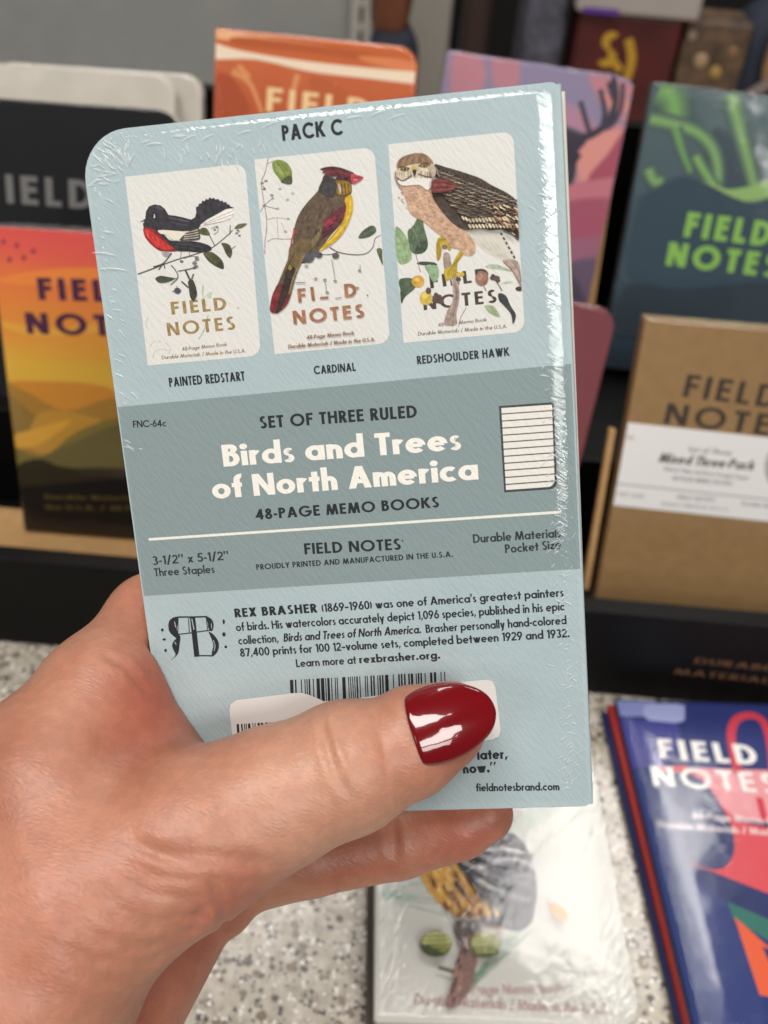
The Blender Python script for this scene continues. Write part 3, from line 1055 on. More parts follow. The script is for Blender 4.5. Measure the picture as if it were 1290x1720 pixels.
('l','6f5c48',0.17,[4296,1798,4236,1883],0.5),
('l','4a3a2c',0.17,[4527,2103,4466,2189],0.5),
('l','6f5c48',0.17,[4313,1722,4252,1807],0.5),
('l','7a684f',0.17,[4142,1743,4081,1829],0.5),
('l','433528',0.17,[4556,1892,4496,1978],0.5),
('l','4a3a2c',0.17,[4017,2123,3955,2209],0.5),
('l','7a684f',0.17,[4361,1872,4300,1957],0.5),
('l','6f5c48',0.17,[4644,1651,4584,1736],0.5),
('l','433528',0.17,[4346,2359,4285,2446],0.5),
('l','7a684f',0.17,[4399,1795,4338,1880],0.5),
('l','433528',0.17,[4171,2235,4109,2321],0.5),
('l','6f5c48',0.17,[4452,2270,4391,2356],0.5),
('l','6f5c48',0.17,[4503,1872,4442,1958],0.5),
('l','6f5c48',0.17,[4144,1795,4083,1880],0.5),
('l','4a3a2c',0.17,[4321,2541,4259,2628],0.5),
('l','433528',0.17,[4740,1816,4680,1901],0.5),
('l','6f5c48',0.17,[4081,1792,4020,1877],0.5),
('l','7a684f',0.17,[4422,2363,4361,2450],0.5),
('l','4a3a2c',0.17,[4185,2072,4124,2159],0.5),
('l','6f5c48',0.17,[4111,2051,4050,2137],0.5),
('l','6f5c48',0.17,[4051,2358,3990,2445],0.5),
('l','6f5c48',0.17,[4108,1735,4046,1820],0.5),
('l','433528',0.17,[4110,1738,4049,1824],0.5),
('l','433528',0.17,[4320,2148,4259,2235],0.5),
('l','6f5c48',0.17,[4109,2509,4048,2596],0.5),
('l','4a3a2c',0.17,[4530,2025,4469,2111],0.5),
('l','433528',0.17,[4455,1705,4394,1791],0.5),
('l','8a7a52',0.19,[4411,2116,4302,2336,4155,2490],0.6),
('l','8a7a52',0.19,[4353,2173,4245,2385,4126,2521],0.6),
('l','8a7a52',0.19,[4295,2231,4187,2434,4096,2553],0.6),
('l','8a7a52',0.19,[4237,2288,4129,2484,4066,2584],0.6),
('l','8a7a52',0.19,[4178,2346,4071,2534,4037,2615],0.6),
('l','b8443c',0.28,[3904,2060,3869,2193,3825,2314,3774,2552]),
('s','3d3938',[4426,1426,4520,1261,4587,1196,4712,1239,4758,1324,4740,1445,4685,1573,4532,1538]),
('s','4a2a28',[4766,1244,5055,1251,5065,1374,4876,1325]),
('s','5e262b',[4487,1067,4645,1043,4815,1064,5001,1140,5112,1211,5070,1323,4883,1255,4671,1214,4555,1187,4591,1150,4517,1143,4553,1106]),
('l','3c1a1e',0.17,[4555,1077,4812,1090,5019,1176]),
('l','7c343a',0.15,[4593,1136,4807,1146,4993,1224]),
('s','b4474e',[5067,1211,5164,1237,5276,1292,5152,1372,5069,1386,5038,1300]),
('l','6e2026',0.15,[5075,1273,5265,1295]),
('l','db8488',0.15,[5092,1315,5177,1327]),
('s','86641d',[4753,1308,4878,1311,5019,1359,5039,1473,4989,1554,4811,1566,4748,1497,4787,1409]),
('l','a67c24',0.15,[4821,1340,4835,1536]),
('l','5a4018',0.15,[4853,1343,4865,1539]),
('l','a67c24',0.15,[4885,1347,4895,1541]),
('l','5a4018',0.15,[4917,1350,4925,1544]),
('l','a67c24',0.15,[4949,1353,4955,1547]),
('l','5a4018',0.15,[4981,1356,4985,1550]),
('s','201a18',[4985,1285,4975,1301,4953,1306,4933,1297,4926,1279,4936,1263,4958,1258,4978,1267]),
('s','caa21c',[4894,1644,5005,1568,5044,1658,5027,1841,4944,2040,4794,2254,4606,2404,4423,2493,4328,2522,4430,2420,4621,2249,4766,2096,4866,1950,4911,1789]),
('l','dfc040',0.3,[4995,1674,4966,1876,4848,2093,4657,2284,4445,2442],0.6),
('l','9c7a10',0.19,[4909,1789,4856,1970,4735,2145,4543,2336],0.6),
('s','5d2530',[4466,2001,4654,1852,4836,1762,4903,1788,4857,1949,4722,2102,4535,2235,4382,2301,4454,2124]),
('s','8c2e38',[4475,2022,4695,1924,4658,2034,4490,2086]),
('l','3c1a20',0.15,[4556,2191,4438,2285]),
('l','3c1a20',0.15,[4611,2121,4503,2199]),
('l','3c1a20',0.15,[4666,2052,4568,2113]),
('l','3c1a20',0.15,[4720,1982,4633,2028]),
('l','3c1a20',0.15,[4774,1913,4698,1943]),
('l','3c1a20',0.15,[4828,1843,4762,1858]),
('s','4c505a',[4042,2695,4198,2610,4269,2563,4178,2703]),
('s','4d4b52',[4386,2599,4363,2636,4315,2647,4271,2627,4255,2587,4278,2551,4326,2539,4371,2559]),
('s','4d4b52',[4700,2639,4677,2675,4630,2687,4585,2667,4570,2627,4592,2591,4640,2579,4684,2599]),
('s','6a5738',[3808,2367,4115,2268,4209,2423,3996,2678,3848,2941,3734,3230,3647,3416,3523,3535,3402,3579,3303,3560,3304,3409,3373,3221,3480,3059,3617,2815,3727,2612]),
('s','77222a',[3454,3089,3591,3057,3707,3227,3623,3435,3459,3573,3302,3564,3304,3409]),
('s','30241f',[3690,2800,3845,2802,3694,3184,3503,3516,3398,3572,3548,3150]),
('l','8c7a4c',0.22,[4040,2576,3804,2937,3683,3247]),
('l','4b3c26',0.2,[3871,2498,3687,2778,3440,3227]),
('s','9a8440',[3785,2778,3771,2810,3745,2821,3722,2806,3715,2772,3728,2740,3755,2729,3778,2745]),
('s','4b4a4c',[3996,2678,4112,2519,4262,2554,4072,2695]),
('t','9f6b4a','F',38.47,34.23,39.99,34.23,2.51,0.2,0.0),
('t','9f6b4a','I',41.06,34.13,41.66,34.11,2.51,0.22,0.0),
('t','9f6b4a','_',42.67,33.98,44.27,33.99,2.4,0.19,0.0),
('t','8c8078','_',45.54,34.13,46.75,34.11,1.31,0.14,0.0),
('t','9f6b4a','D',47.42,34.03,49.69,34.03,2.43,0.21,0.0),
('t','9f6b4a','NOTES',37.17,38.19,50.81,37.99,2.46,0.2,0.0),
('t','9f6b4a','*',51.43,35.9,51.94,35.9,1.96,0.2,0.0),
('s','8e8e7c',[5093,2941,5082,2953,5057,2957,5033,2949,5024,2935,5035,2923,5060,2919,5084,2927]),
('s','8e8e7c',[4425,3053,4413,3066,4388,3069,4364,3062,4355,3047,4366,3035,4392,3031,4416,3039]),
('s','8e8e7c',[4619,3091,4608,3104,4582,3107,4558,3099,4549,3085,4561,3073,4586,3069,4610,3077]),
('s','8e8e7c',[4100,2771,4088,2784,4063,2787,4038,2780,4030,2765,4041,2753,4066,2749,4091,2757]),
('s','8e8e7c',[4446,3289,4435,3302,4409,3305,4385,3298,4376,3283,4388,3271,4413,3267,4437,3275]),
('s','8e8e7c',[4252,3017,4240,3030,4215,3033,4191,3026,4182,3011,4193,2999,4219,2995,4243,3003]),
('s','8e8e7c',[5022,3252,5010,3265,4985,3268,4961,3261,4952,3246,4963,3234,4988,3230,5013,3238]),
('l','8e8e7c',0.13,[5078,2835,5067,2960]),
('l','9a9688',0.11,[4557,2684,4586,3067]),
('l','9a9688',0.11,[4389,3061,4409,3307]),
('l','7d766e',0.17,[3825,3056,4012,3072]),
('t','8a6a54','48-Page Memo Book',39.37,41.2,48.58,41.03,0.7,0.17,0.1),
('t','8a6a54','Durable Materials / Made in the U.S.A.',35.62,42.65,52.44,42.57,0.71,0.17,0.1),
 ],
 'card3': [
('p','dad8d2',[5773,762,7831,759,7883,765,7932,784,7974,815,8006,855,8026,901,8033,951,8046,4099,8039,4153,8018,4203,7985,4247,7942,4280,7892,4302,7838,4310,5772,4337]),
('t','46352f','FIELD',63.54,33.78,74.44,33.23,2.32,0.21,0.0),
('t','46352f','NOTES',61.99,37.64,75.68,37.36,2.42,0.21,0.0),
('t','75665a','48-Page Memo Book',64.44,40.91,73.6,40.6,0.69,0.17,0.1),
('t','75665a','Durable Materials / Made in the U.S.A.',60.52,42.26,77.27,42.16,0.7,0.17,0.1),
('s','a9b49a',[7397,3053,7557,3037,7702,3095,7907,3206,7698,3162,7447,3107]),
('s','b4bfa4',[7641,3413,7771,3361,7885,3402,7768,3413]),
('s','98a880',[7337,3772,7490,3789,7569,3901,7601,4014,7438,3937,7358,3846]),
('s','90a87c',[5787,2222,5980,2406,6047,2703,6009,2856,5787,2850]),
('l','7b9468',0.13,[5798,2266,5923,2588,5946,2840]),
('s','56694e',[6010,2306,6112,2232,6291,1982,6313,2250,6363,2502,6348,2646,6234,2736,6064,2708,6015,2513]),
('l','71846a',0.15,[6090,2230,6188,2487,6214,2717]),
('s','3d4c3a',[6207,2530,6357,2522,6336,2666,6234,2732,6108,2698]),
('s','3c433b',[6130,2910,6223,2876,6457,2913,6499,2975,6303,2958]),
('s','8da681',[6282,2957,6495,2971,6533,3100,6498,3226,6410,3261,6335,3108]),
('s','4b5d47',[5787,3165,6007,3160,6068,3270,6057,3358,5873,3490,5787,3610,5787,3371]),
('s','374436',[5787,3371,5853,3463,5787,3610]),
('l','8a7a76',0.13,[6127,2731,6187,3070]),
('l','8a7a76',0.13,[6824,4117,6879,3951,6998,3770]),
('s','cfcabd',[6989,2311,7737,2501,7854,2716,7946,2951,7709,2976,7423,2806,7183,2575]),
('l','bdb6a8',0.13,[7186,2534,7427,2741,7730,2974]),
('l','bdb6a8',0.13,[7290,2568,7509,2777,7772,2977]),
('l','bdb6a8',0.13,[7393,2602,7592,2813,7814,2981]),
('l','bdb6a8',0.13,[7497,2636,7674,2849,7856,2985]),
('l','bdb6a8',0.13,[7600,2669,7756,2885,7898,2988]),
('s','ad998d',[7708,2992,7909,2985,8018,3102,8031,3530,7960,3388,7862,3182]),
('l','7d675e',0.17,[7728,3015,7906,3217,8029,3477]),
('l','8d786e',0.15,[7876,3007,7992,3183,8031,3394]),
('l','4a423c',0.34,[7706,2488,7732,2539]),
('l','4a423c',0.34,[7747,2574,7773,2625]),
('l','4a423c',0.34,[7788,2659,7815,2711]),
('l','4a423c',0.34,[7830,2745,7856,2797]),
('l','4a423c',0.34,[7871,2831,7898,2883]),
('l','4a423c',0.34,[7912,2917,7939,2969]),
('s','c2a48d',[6570,2232,6992,2270,7111,2445,7207,2598,7229,2789,7122,2863,6957,2786,6864,2588,6725,2452]),
('l','d3bba6',0.21,[6818,2337,6973,2556,7104,2816]),
('l','ad8d78',0.17,[6944,2348,7079,2545,7170,2780]),
('s','9f8b7f',[6638,2775,6748,2785,6776,2995,6866,3253,6877,3591,6801,3881,6788,4071,6568,4058,6628,3824,6754,3623,6752,3286,6639,3067]),
('l','7d6a60',0.15,[6816,3291,6830,3587,6754,3877,6719,4066]),
('l','b8a698',0.15,[6747,3201,6788,3541,6679,3871]),
('s','b59a2c',[6547,2498,6661,2450,6776,2481,6804,2603,6765,2728,6668,2657,6559,2689,6544,2601]),
('s','a58420',[6525,2558,6590,2543,6594,2792,6523,2890,6508,2743]),
('s','7d5f66',[6719,2658,6702,2686,6665,2694,6630,2679,6617,2649,6634,2621,6671,2612,6706,2627]),
('l','8d7a20',0.17,[6571,2521,6763,2517]),
('l','d0bb50',0.17,[6588,2584,6620,2732]),
('s','b59c28',[6634,3066,6772,2995,6897,2798,6984,2760,7006,2818,6885,2967,6853,3131,6667,3268,6630,3192]),
('l','8d7418',0.17,[6722,3095,6861,2940,6978,2794]),
('s','c8a83c',[6848,3137,6976,3137,6989,3201,6865,3201]),
('l','d0bc50',0.15,[6657,3110,6670,3237]),
('s','ce9c40',[6250,3239,6209,3313,6123,3338,6042,3299,6013,3219,6054,3145,6140,3120,6221,3159]),
('s','dcb25c',[6169,3199,6148,3233,6105,3244,6063,3225,6048,3188,6069,3154,6112,3143,6154,3162]),
('s','cbae48',[6380,3554,6338,3643,6249,3674,6167,3629,6139,3534,6181,3444,6269,3413,6351,3459]),
('s','dcc468',[6297,3504,6276,3545,6232,3558,6191,3538,6176,3494,6197,3454,6241,3441,6282,3461]),
('s','926c5a',[7436,3285,7394,3379,7304,3412,7220,3364,7190,3264,7232,3170,7321,3138,7406,3185]),
('s','a98470',[7336,3239,7317,3282,7277,3297,7240,3275,7226,3230,7245,3187,7285,3172,7323,3194]),
('s','5a4640',[6572,3582,6539,3639,6467,3658,6399,3628,6374,3566,6408,3509,6479,3490,6547,3521]),
('s','5a4640',[6488,3516,6473,3554,6441,3567,6412,3549,6402,3509,6418,3472,6449,3458,6478,3477]),
('s','5a4640',[6589,3641,6571,3669,6531,3678,6492,3663,6478,3632,6496,3603,6537,3594,6575,3610]),
('s','5a4640',[7645,3294,7616,3324,7550,3332,7485,3313,7459,3279,7489,3249,7555,3241,7620,3260]),
('s','5a4640',[7649,3341,7634,3366,7600,3374,7568,3360,7556,3333,7571,3308,7605,3299,7637,3313]),
('s','5a4640',[7561,3250,7549,3272,7521,3280,7495,3268,7485,3243,7498,3221,7525,3213,7551,3225]),
('s','3a3331',[8031,3527,8031,3554,7993,3562,7940,3545,7919,3514,7943,3486,7997,3479,8031,3495]),
('s','5a4640',[6363,3421,6345,3465,6307,3480,6272,3459,6260,3413,6279,3370,6317,3354,6352,3376]),
('s','5a4640',[6930,3259,6914,3284,6880,3292,6848,3279,6836,3251,6851,3226,6885,3217,6918,3231]),
('l','5b4a44',0.15,[7580,3356,7676,3531]),
('l','6a5a54',0.13,[7342,3419,7379,3506]),
('s','38393a',[7606,3571,7735,3620,7813,3816,7901,3992,7836,4151,7811,3963,7682,3788,7607,3693]),
('s','c49e82',[5887,1392,6196,1381,6500,1409,6506,1673,6575,1882,6729,2101,6968,2327,7165,2550,7224,2720,6812,2684,6696,2508,6535,2381,6336,2192,6090,2006,6016,1749,5921,1497]),
('l','dcc4ae',0.17,[6065,1870,6101,1894],0.6),
('l','b0876a',0.17,[6277,2101,6313,2125],0.6),
('l','b0876a',0.17,[6515,1854,6551,1877],0.6),
('l','b88f72',0.17,[6223,1766,6260,1790],0.6),
('l','b88f72',0.17,[6786,2225,6822,2249],0.6),
('l','b88f72',0.17,[6370,1678,6407,1702],0.6),
('l','b88f72',0.17,[6599,2382,6635,2406],0.6),
('l','b88f72',0.17,[6407,1760,6443,1784],0.6),
('l','dcc4ae',0.17,[6138,1626,6175,1650],0.6),
('l','dcc4ae',0.17,[6333,2108,6369,2132],0.6),
('l','b88f72',0.17,[6429,1735,6465,1759],0.6),
('l','b88f72',0.17,[5941,1616,5977,1640],0.6),
('l','dcc4ae',0.17,[6740,2358,6777,2382],0.6),
('l','dcc4ae',0.17,[6301,2007,6337,2031],0.6),
('l','b0876a',0.17,[6079,1758,6116,1781],0.6),
('l','b88f72',0.17,[6075,1650,6111,1674],0.6),
('l','b88f72',0.17,[6512,2020,6548,2044],0.6),
('l','b0876a',0.17,[6214,1666,6250,1690],0.6),
('l','dcc4ae',0.17,[6260,2015,6296,2039],0.6),
('l','b88f72',0.17,[6199,1855,6235,1878],0.6),
('l','b88f72',0.17,[6454,2224,6490,2248],0.6),
('l','d6b79e',0.17,[5928,1752,5964,1775],0.6),
('l','d6b79e',0.17,[6287,1808,6324,1832],0.6),
('l','b88f72',0.17,[6300,1591,6337,1615],0.6),
('l','b0876a',0.17,[6242,2092,6278,2116],0.6),
('l','b88f72',0.17,[6919,2306,6956,2329],0.6),
('l','d6b79e',0.17,[5949,1627,5985,1651],0.6),
('l','b0876a',0.17,[6647,2311,6684,2335],0.6),
('l','dcc4ae',0.17,[6150,1905,6187,1929],0.6),
('l','d6b79e',0.17,[6171,1892,6208,1915],0.6),
('l','b0876a',0.17,[6114,1979,6151,2003],0.6),
('l','b88f72',0.17,[6356,2020,6392,2044],0.6),
('l','dcc4ae',0.17,[6886,2484,6922,2508],0.6),
('l','d6b79e',0.17,[6828,2502,6865,2526],0.6),
('l','d6b79e',0.17,[5939,1763,5976,1787],0.6),
('l','b0876a',0.17,[6687,2022,6724,2046],0.6),
('l','b88f72',0.17,[6512,2059,6548,2083],0.6),
('l','b88f72',0.17,[6752,2584,6789,2608],0.6),
('l','d6b79e',0.17,[6645,2310,6682,2334],0.6),
('l','dcc4ae',0.17,[6331,2068,6368,2092],0.6),
('l','dcc4ae',0.17,[6335,2086,6372,2110],0.6),
('l','d6b79e',0.17,[6383,1718,6419,1741],0.6),
('l','b88f72',0.17,[6273,2132,6310,2156],0.6),
('l','d6b79e',0.17,[6245,1798,6282,1822],0.6),
('l','b88f72',0.17,[6285,2007,6322,2030],0.6),
('l','b0876a',0.17,[6242,1527,6278,1551],0.6),
('l','b0876a',0.17,[6830,2515,6866,2539],0.6),
('l','d6b79e',0.17,[6292,2115,6328,2139],0.6),
('l','d6b79e',0.17,[6829,2421,6866,2445],0.6),
('l','b88f72',0.17,[6365,1848,6401,1872],0.6),
('l','b88f72',0.17,[6719,2323,6755,2346],0.6),
('l','dcc4ae',0.17,[6266,1905,6303,1929],0.6),
('l','d6b79e',0.17,[6278,1540,6314,1563],0.6),
('l','d6b79e',0.17,[6225,1527,6261,1550],0.6),
('l','b0876a',0.17,[6594,2334,6630,2358],0.6),
('l','dcc4ae',0.17,[6815,2340,6852,2363],0.6),
('l','dcc4ae',0.17,[6588,2046,6625,2070],0.6),
('l','d6b79e',0.17,[6010,1874,6046,1898],0.6),
('l','b0876a',0.17,[6190,1502,6227,1526],0.6),
('l','dcc4ae',0.17,[6455,1879,6492,1903],0.6),
('l','d6b79e',0.17,[6779,2377,6815,2401],0.6),
('l','dcc4ae',0.17,[6201,1695,6238,1719],0.6),
('l','b0876a',0.17,[6776,2436,6813,2460],0.6),
('l','dcc4ae',0.17,[6090,1579,6126,1603],0.6),
('l','d6b79e',0.17,[6409,2143,6446,2166],0.6),
('l','b0876a',0.17,[5882,1692,5918,1716],0.6),
('l','b0876a',0.17,[6213,1876,6250,1900],0.6),
('l','dcc4ae',0.17,[6111,1637,6148,1661],0.6),
('l','dcc4ae',0.17,[6383,1659,6419,1683],0.6),
('l','dcc4ae',0.17,[6213,1788,6250,1811],0.6),
('l','b88f72',0.17,[5944,1735,5981,1759],0.6),
('l','dcc4ae',0.17,[6430,2059,6467,2083],0.6),
('l','d6b79e',0.17,[6235,1551,6271,1575],0.6),
('l','dcc4ae',0.17,[6706,2070,6742,2093],0.6),
('l','d6b79e',0.17,[6488,1898,6524,1922],0.6),
('l','d6b79e',0.17,[6208,1985,6245,2008],0.6),
('l','b88f72',0.17,[6433,1796,6470,1820],0.6),
('l','d6b79e',0.17,[6621,1987,6658,2011],0.6),
('l','b0876a',0.17,[5948,1611,5984,1634],0.6),
('l','dcc4ae',0.17,[6510,1975,6546,1999],0.6),
('l','dcc4ae',0.17,[6473,2054,6509,2078],0.6),
('l','d6b79e',0.17,[6692,2391,6729,2415],0.6),
('l','b0876a',0.17,[6893,2462,6929,2485],0.6),
('l','dcc4ae',0.17,[6471,2176,6508,2200],0.6),
('l','dcc4ae',0.17,[6704,2284,6741,2307],0.6),
('l','d6b79e',0.17,[6519,2152,6555,2176],0.6),
('l','b88f72',0.17,[6272,1781,6308,1805],0.6),
('l','d6b79e',0.17,[5965,1777,6002,1801],0.6),
('l','b88f72',0.17,[6633,2172,6669,2195],0.6),
('l','b88f72',0.17,[6744,2439,6780,2463],0.6),
('s','ddd8d2',[5908,1398,6185,1376,6500,1405,6501,1561,6421,1624,6280,1520,5985,1503]),
('s','c4b59c',[5873,1253,5963,1187,6160,1156,6351,1150,6516,1194,6582,1300,6525,1416,6185,1384,6012,1428,5901,1373]),
('s','86694f',[5902,1155,5967,1037,6111,980,6323,965,6470,1025,6571,1159,6515,1210,6350,1158,6139,1158,5966,1202]),
('l','9c8064',0.13,[5992,1140,6076,1017]),
('l','6d523c',0.13,[6056,1140,6131,1018]),
('l','9c8064',0.13,[6119,1140,6186,1020]),
('l','6d523c',0.13,[6183,1140,6240,1021]),
('l','9c8064',0.13,[6246,1140,6295,1022]),
('l','6d523c',0.13,[6309,1140,6350,1024]),
('l','9c8064',0.13,[6372,1140,6404,1025]),
('l','6d523c',0.13,[6436,1140,6459,1026]),
('l','7c674f',0.13,[5897,1268,5912,1350],0.5),
('l','7c674f',0.13,[5938,1267,5948,1370],0.5),
('l','9a8468',0.13,[5978,1267,5985,1389],0.5),
('l','9a8468',0.13,[6018,1267,6026,1361],0.5),
('l','e2dccd',0.13,[6058,1267,6062,1380],0.5),
('l','7c674f',0.13,[6099,1267,6099,1400],0.5),
('l','9a8468',0.13,[6139,1266,6139,1371],0.5),
('l','e2dccd',0.13,[6179,1266,6176,1391],0.5),
('l','7c674f',0.13,[6219,1266,6212,1411],0.5),
('l','e2dccd',0.13,[6259,1274,6253,1382],0.5),
('l','e2dccd',0.13,[6298,1282,6289,1402],0.5),
('l','9a8468',0.13,[6338,1289,6326,1421],0.5),
('l','e2dccd',0.13,[6378,1297,6366,1393],0.5),
('l','9a8468',0.13,[6417,1305,6403,1412],0.5),
('l','7c674f',0.13,[6457,1313,6439,1432],0.5),
('l','9a8468',0.13,[6496,1320,6479,1403],0.5),
('s','55553e',[5954,1221,6041,1195,6129,1233,6036,1261]),
('s','55553e',[6305,1194,6391,1168,6477,1206,6397,1235]),
('s','b8a050',[6085,1229,6073,1246,6047,1252,6022,1242,6013,1222,6025,1205,6051,1200,6076,1210]),
('s','b8a050',[6433,1206,6421,1223,6395,1228,6371,1218,6362,1199,6374,1182,6399,1177,6424,1187]),
('s','14120f',[6072,1228,6064,1243,6047,1248,6031,1240,6026,1223,6034,1209,6051,1204,6067,1212]),
('s','14120f',[6420,1205,6412,1220,6396,1224,6380,1216,6374,1200,6382,1185,6399,1181,6415,1189]),
('l','4a4034',0.17,[5947,1172,6042,1185,6134,1218]),
('l','4a4034',0.17,[6295,1189,6403,1155,6496,1172]),
('s','c4a445',[6209,1177,6264,1230,6215,1262,6171,1229]),
('s','33302f',[6182,1254,6254,1253,6246,1309,6213,1354,6186,1311]),
('l','6a5553',0.21,[5890,1352,5981,1417,6078,1390,6167,1338]),
('l','55474a',0.21,[6284,1329,6407,1381,6521,1411]),
('l','7a6a68',0.17,[5877,1250,5863,1370,5939,1539]),
('s','463a31',[6583,1196,6785,1256,7115,1383,7400,1511,7600,1650,7841,1793,8000,1929,8031,2059,8031,2364,8031,2645,7940,2561,7758,2443,7527,2430,7340,2385,7087,2383,6883,2262,6726,2084,6592,1888,6518,1739,6511,1552,6603,1439]),
('s','2c241e',[6604,1264,6646,1260,6694,1293,6701,1317,6651,1308]),
('l','a08f7c',0.13,[6610,1299,6655,1313,6701,1313,6699,1289],0.6),
('s','352b24',[6681,1305,6724,1301,6772,1334,6778,1359,6729,1350]),
('l','c8b8a0',0.13,[6687,1340,6732,1354,6779,1355,6776,1330],0.6),
('s','2c241e',[6751,1332,6794,1328,6842,1361,6848,1385,6799,1377]),
('l','b7a690',0.13,[6757,1367,6802,1381,6849,1381,6846,1357],0.6),
('s','352b24',[6818,1364,6860,1360,6908,1393,6915,1418,6865,1409]),
('l','a08f7c',0.13,[6824,1399,6869,1413,6915,1414,6913,1389],0.6),
('s','352b24',[6902,1409,6944,1405,6992,1438,6999,1462,6949,1454]),
('l','8c7a6a',0.13,[6908,1444,6953,1458,6999,1458,6996,1434],0.6),
('s','352b24',[6973,1437,7015,1433,7063,1466,7070,1491,7020,1482]),
('l','a08f7c',0.13,[6979,1472,7024,1487,7070,1487,7067,1463],0.6),
('s','42362c',[7043,1476,7085,1471,7133,1504,7140,1529,7090,1520]),
('l','8c7a6a',0.13,[7049,1510,7094,1525,7140,1525,7138,1501],0.6),
('s','3a3029',[7115,1518,7157,1514,7205,1547,7212,1572,7162,1563]),
('l','a08f7c',0.13,[7121,1553,7166,1567,7212,1568,7210,1543],0.6),
('s','3a3029',[7187,1547,7229,1543,7278,1576,7284,1601,7235,1592]),
('l','c8b8a0',0.13,[7193,1582,7239,1596,7285,1597,7282,1572],0.6),
('s','3a3029',[7268,1585,7310,1581,7358,1613,7365,1638,7315,1629]),
('l','8c7a6a',0.13,[7274,1620,7319,1634,7365,1634,7363,1610],0.6),
('s','352b24',[7342,1624,7384,1620,7432,1652,7439,1677,7389,1668]),
('l','b7a690',0.13,[7348,1659,7393,1673,7439,1673,7436,1649],0.6),
('s','3a3029',[7406,1661,7448,1657,7496,1690,7503,1714,7454,1706]),
('l','a08f7c',0.13,[7412,1696,7458,1710,7504,1710,7501,1686],0.6),
('s','42362c',[7487,1697,7529,1693,7577,1726,7584,1751,7534,1742]),
('l','c8b8a0',0.13,[7493,1732,7538,1746,7584,1747,7581,1722],0.6),
('s','2c241e',[7556,1726,7598,1722,7646,1755,7653,1780,7603,1771]),
('l','c8b8a0',0.13,[7562,1761,7607,1775,7653,1776,7650,1751],0.6),
('s','352b24',[7634,1758,7676,1754,7724,1786,7731,1811,7681,1803]),
('l','b7a690',0.13,[7640,1793,7685,1807,7731,1807,7728,1783],0.6),
('s','3a3029',[7694,1799,7736,1795,7784,1828,7791,1853,7741,1844]),
('l','b7a690',0.13,[7700,1834,7745,1848,7791,1849,7788,1824],0.6),
('s','2c241e',[7773,1828,7815,1824,7863,1856,7870,1881,7821,1872]),
('l','c8b8a0',0.13,[7779,1863,7824,1877,7870,1877,7868,1853],0.6),
('s','2c241e',[7838,1862,7880,1858,7928,1891,7935,1916,7885,1907]),
('l','a08f7c',0.13,[7844,1897,7889,1911,7935,1912,7932,1887],0.6),
('s','3a3029',[7911,1909,7953,1905,8001,1938,8008,1962,7958,1954]),
('l','c8b8a0',0.13,[7917,1944,7962,1958,8008,1958,8005,1934],0.6),
('s','352b24',[7995,1945,8031,1941,8031,1973,8031,1998,8031,1990]),
('l','b7a690',0.13,[8001,1980,8031,1994,8031,1994,8031,1970],0.6),
('s','3a3029',[6635,1344,6678,1340,6726,1373,6733,1397,6683,1389]),
('l','8c7a6a',0.13,[6641,1379,6687,1393,6733,1393,6730,1369],0.6),
('s','352b24',[6708,1383,6751,1379,6799,1412,6806,1437,6756,1428]),
('l','a08f7c',0.13,[6714,1418,6760,1432,6806,1433,6803,1408],0.6),
('s','3a3029',[6782,1422,6824,1418,6872,1451,6879,1475,6829,1467]),
('l','8c7a6a',0.13,[6788,1457,6833,1471,6879,1471,6876,1447],0.6),
('s','42362c',[6852,1454,6894,1450,6942,1483,6949,1507,6899,1499]),
('l','b7a690',0.13,[6858,1489,6903,1503,6949,1503,6947,1479],0.6),
('s','3a3029',[6924,1494,6966,1490,7014,1523,7021,1547,6971,1539]),
('l','c8b8a0',0.13,[6930,1529,6975,1543,7021,1543,7019,1519],0.6),
('s','2c241e',[6994,1519,7037,1515,7085,1548,7092,1573,7042,1564]),
('l','c8b8a0',0.13,[7001,1554,7046,1568,7092,1569,7089,1544],0.6),
('s','352b24',[7070,1555,7112,1551,7160,1583,7167,1608,7117,1599]),
('l','8c7a6a',0.13,[7076,1589,7121,1604,7167,1604,7165,1580],0.6),
('s','42362c',[7155,1608,7197,1604,7245,1636,7252,1661,7202,1653]),
('l','a08f7c',0.13,[7161,1643,7206,1657,7252,1657,7250,1633],0.6),
('s','352b24',[7225,1645,7268,1640,7316,1673,7323,1698,7273,1689]),
('l','b7a690',0.13,[7232,1679,7277,1694,7323,1694,7320,1670],0.6),
('s','3a3029',[7292,1679,7335,1674,7383,1707,7390,1732,7340,1723]),
('l','a08f7c',0.13,[7299,1713,7344,1728,7390,1728,7387,1704],0.6),
('s','42362c',[7373,1717,7415,1713,7463,1745,7470,1770,7420,1762]),
('l','b7a690',0.13,[7379,1752,7424,1766,7470,1766,7468,1742],0.6),
('s','3a3029',[7445,1742,7487,1738,7535,1771,7542,1795,7492,1787]),
('l','8c7a6a',0.13,[7451,1777,7496,1791,7542,1791,7540,1767],0.6),
('s','2c241e',[7515,1778,7557,1774,7605,1807,7612,1832,7562,1823]),
('l','c8b8a0',0.13,[7521,1813,7566,1827,7612,1828,7609,1803],0.6),
('s','2c241e',[7592,1825,7634,1821,7682,1854,7689,1878,7639,1870]),
('l','a08f7c',0.13,[7598,1860,7643,1874,7689,1874,7686,1850],0.6),
('s','3a3029',[7659,1860,7701,1855,7749,1888,7756,1913,7706,1904]),
('l','b7a690',0.13,[7665,1894,7710,1909,7756,1909,7753,1884],0.6),
('s','352b24',[7727,1877,7769,1873,7817,1906,7824,1931,7774,1922]),
('l','b7a690',0.13,[7733,1912,7778,1927,7824,1927,7821,1902],0.6),
('s','352b24',[7800,1914,7842,1910,7890,1942,7897,1967,7848,1959]),
('l','a08f7c',0.13,[7807,1949,7852,1963,7897,1963,7895,1939],0.6),
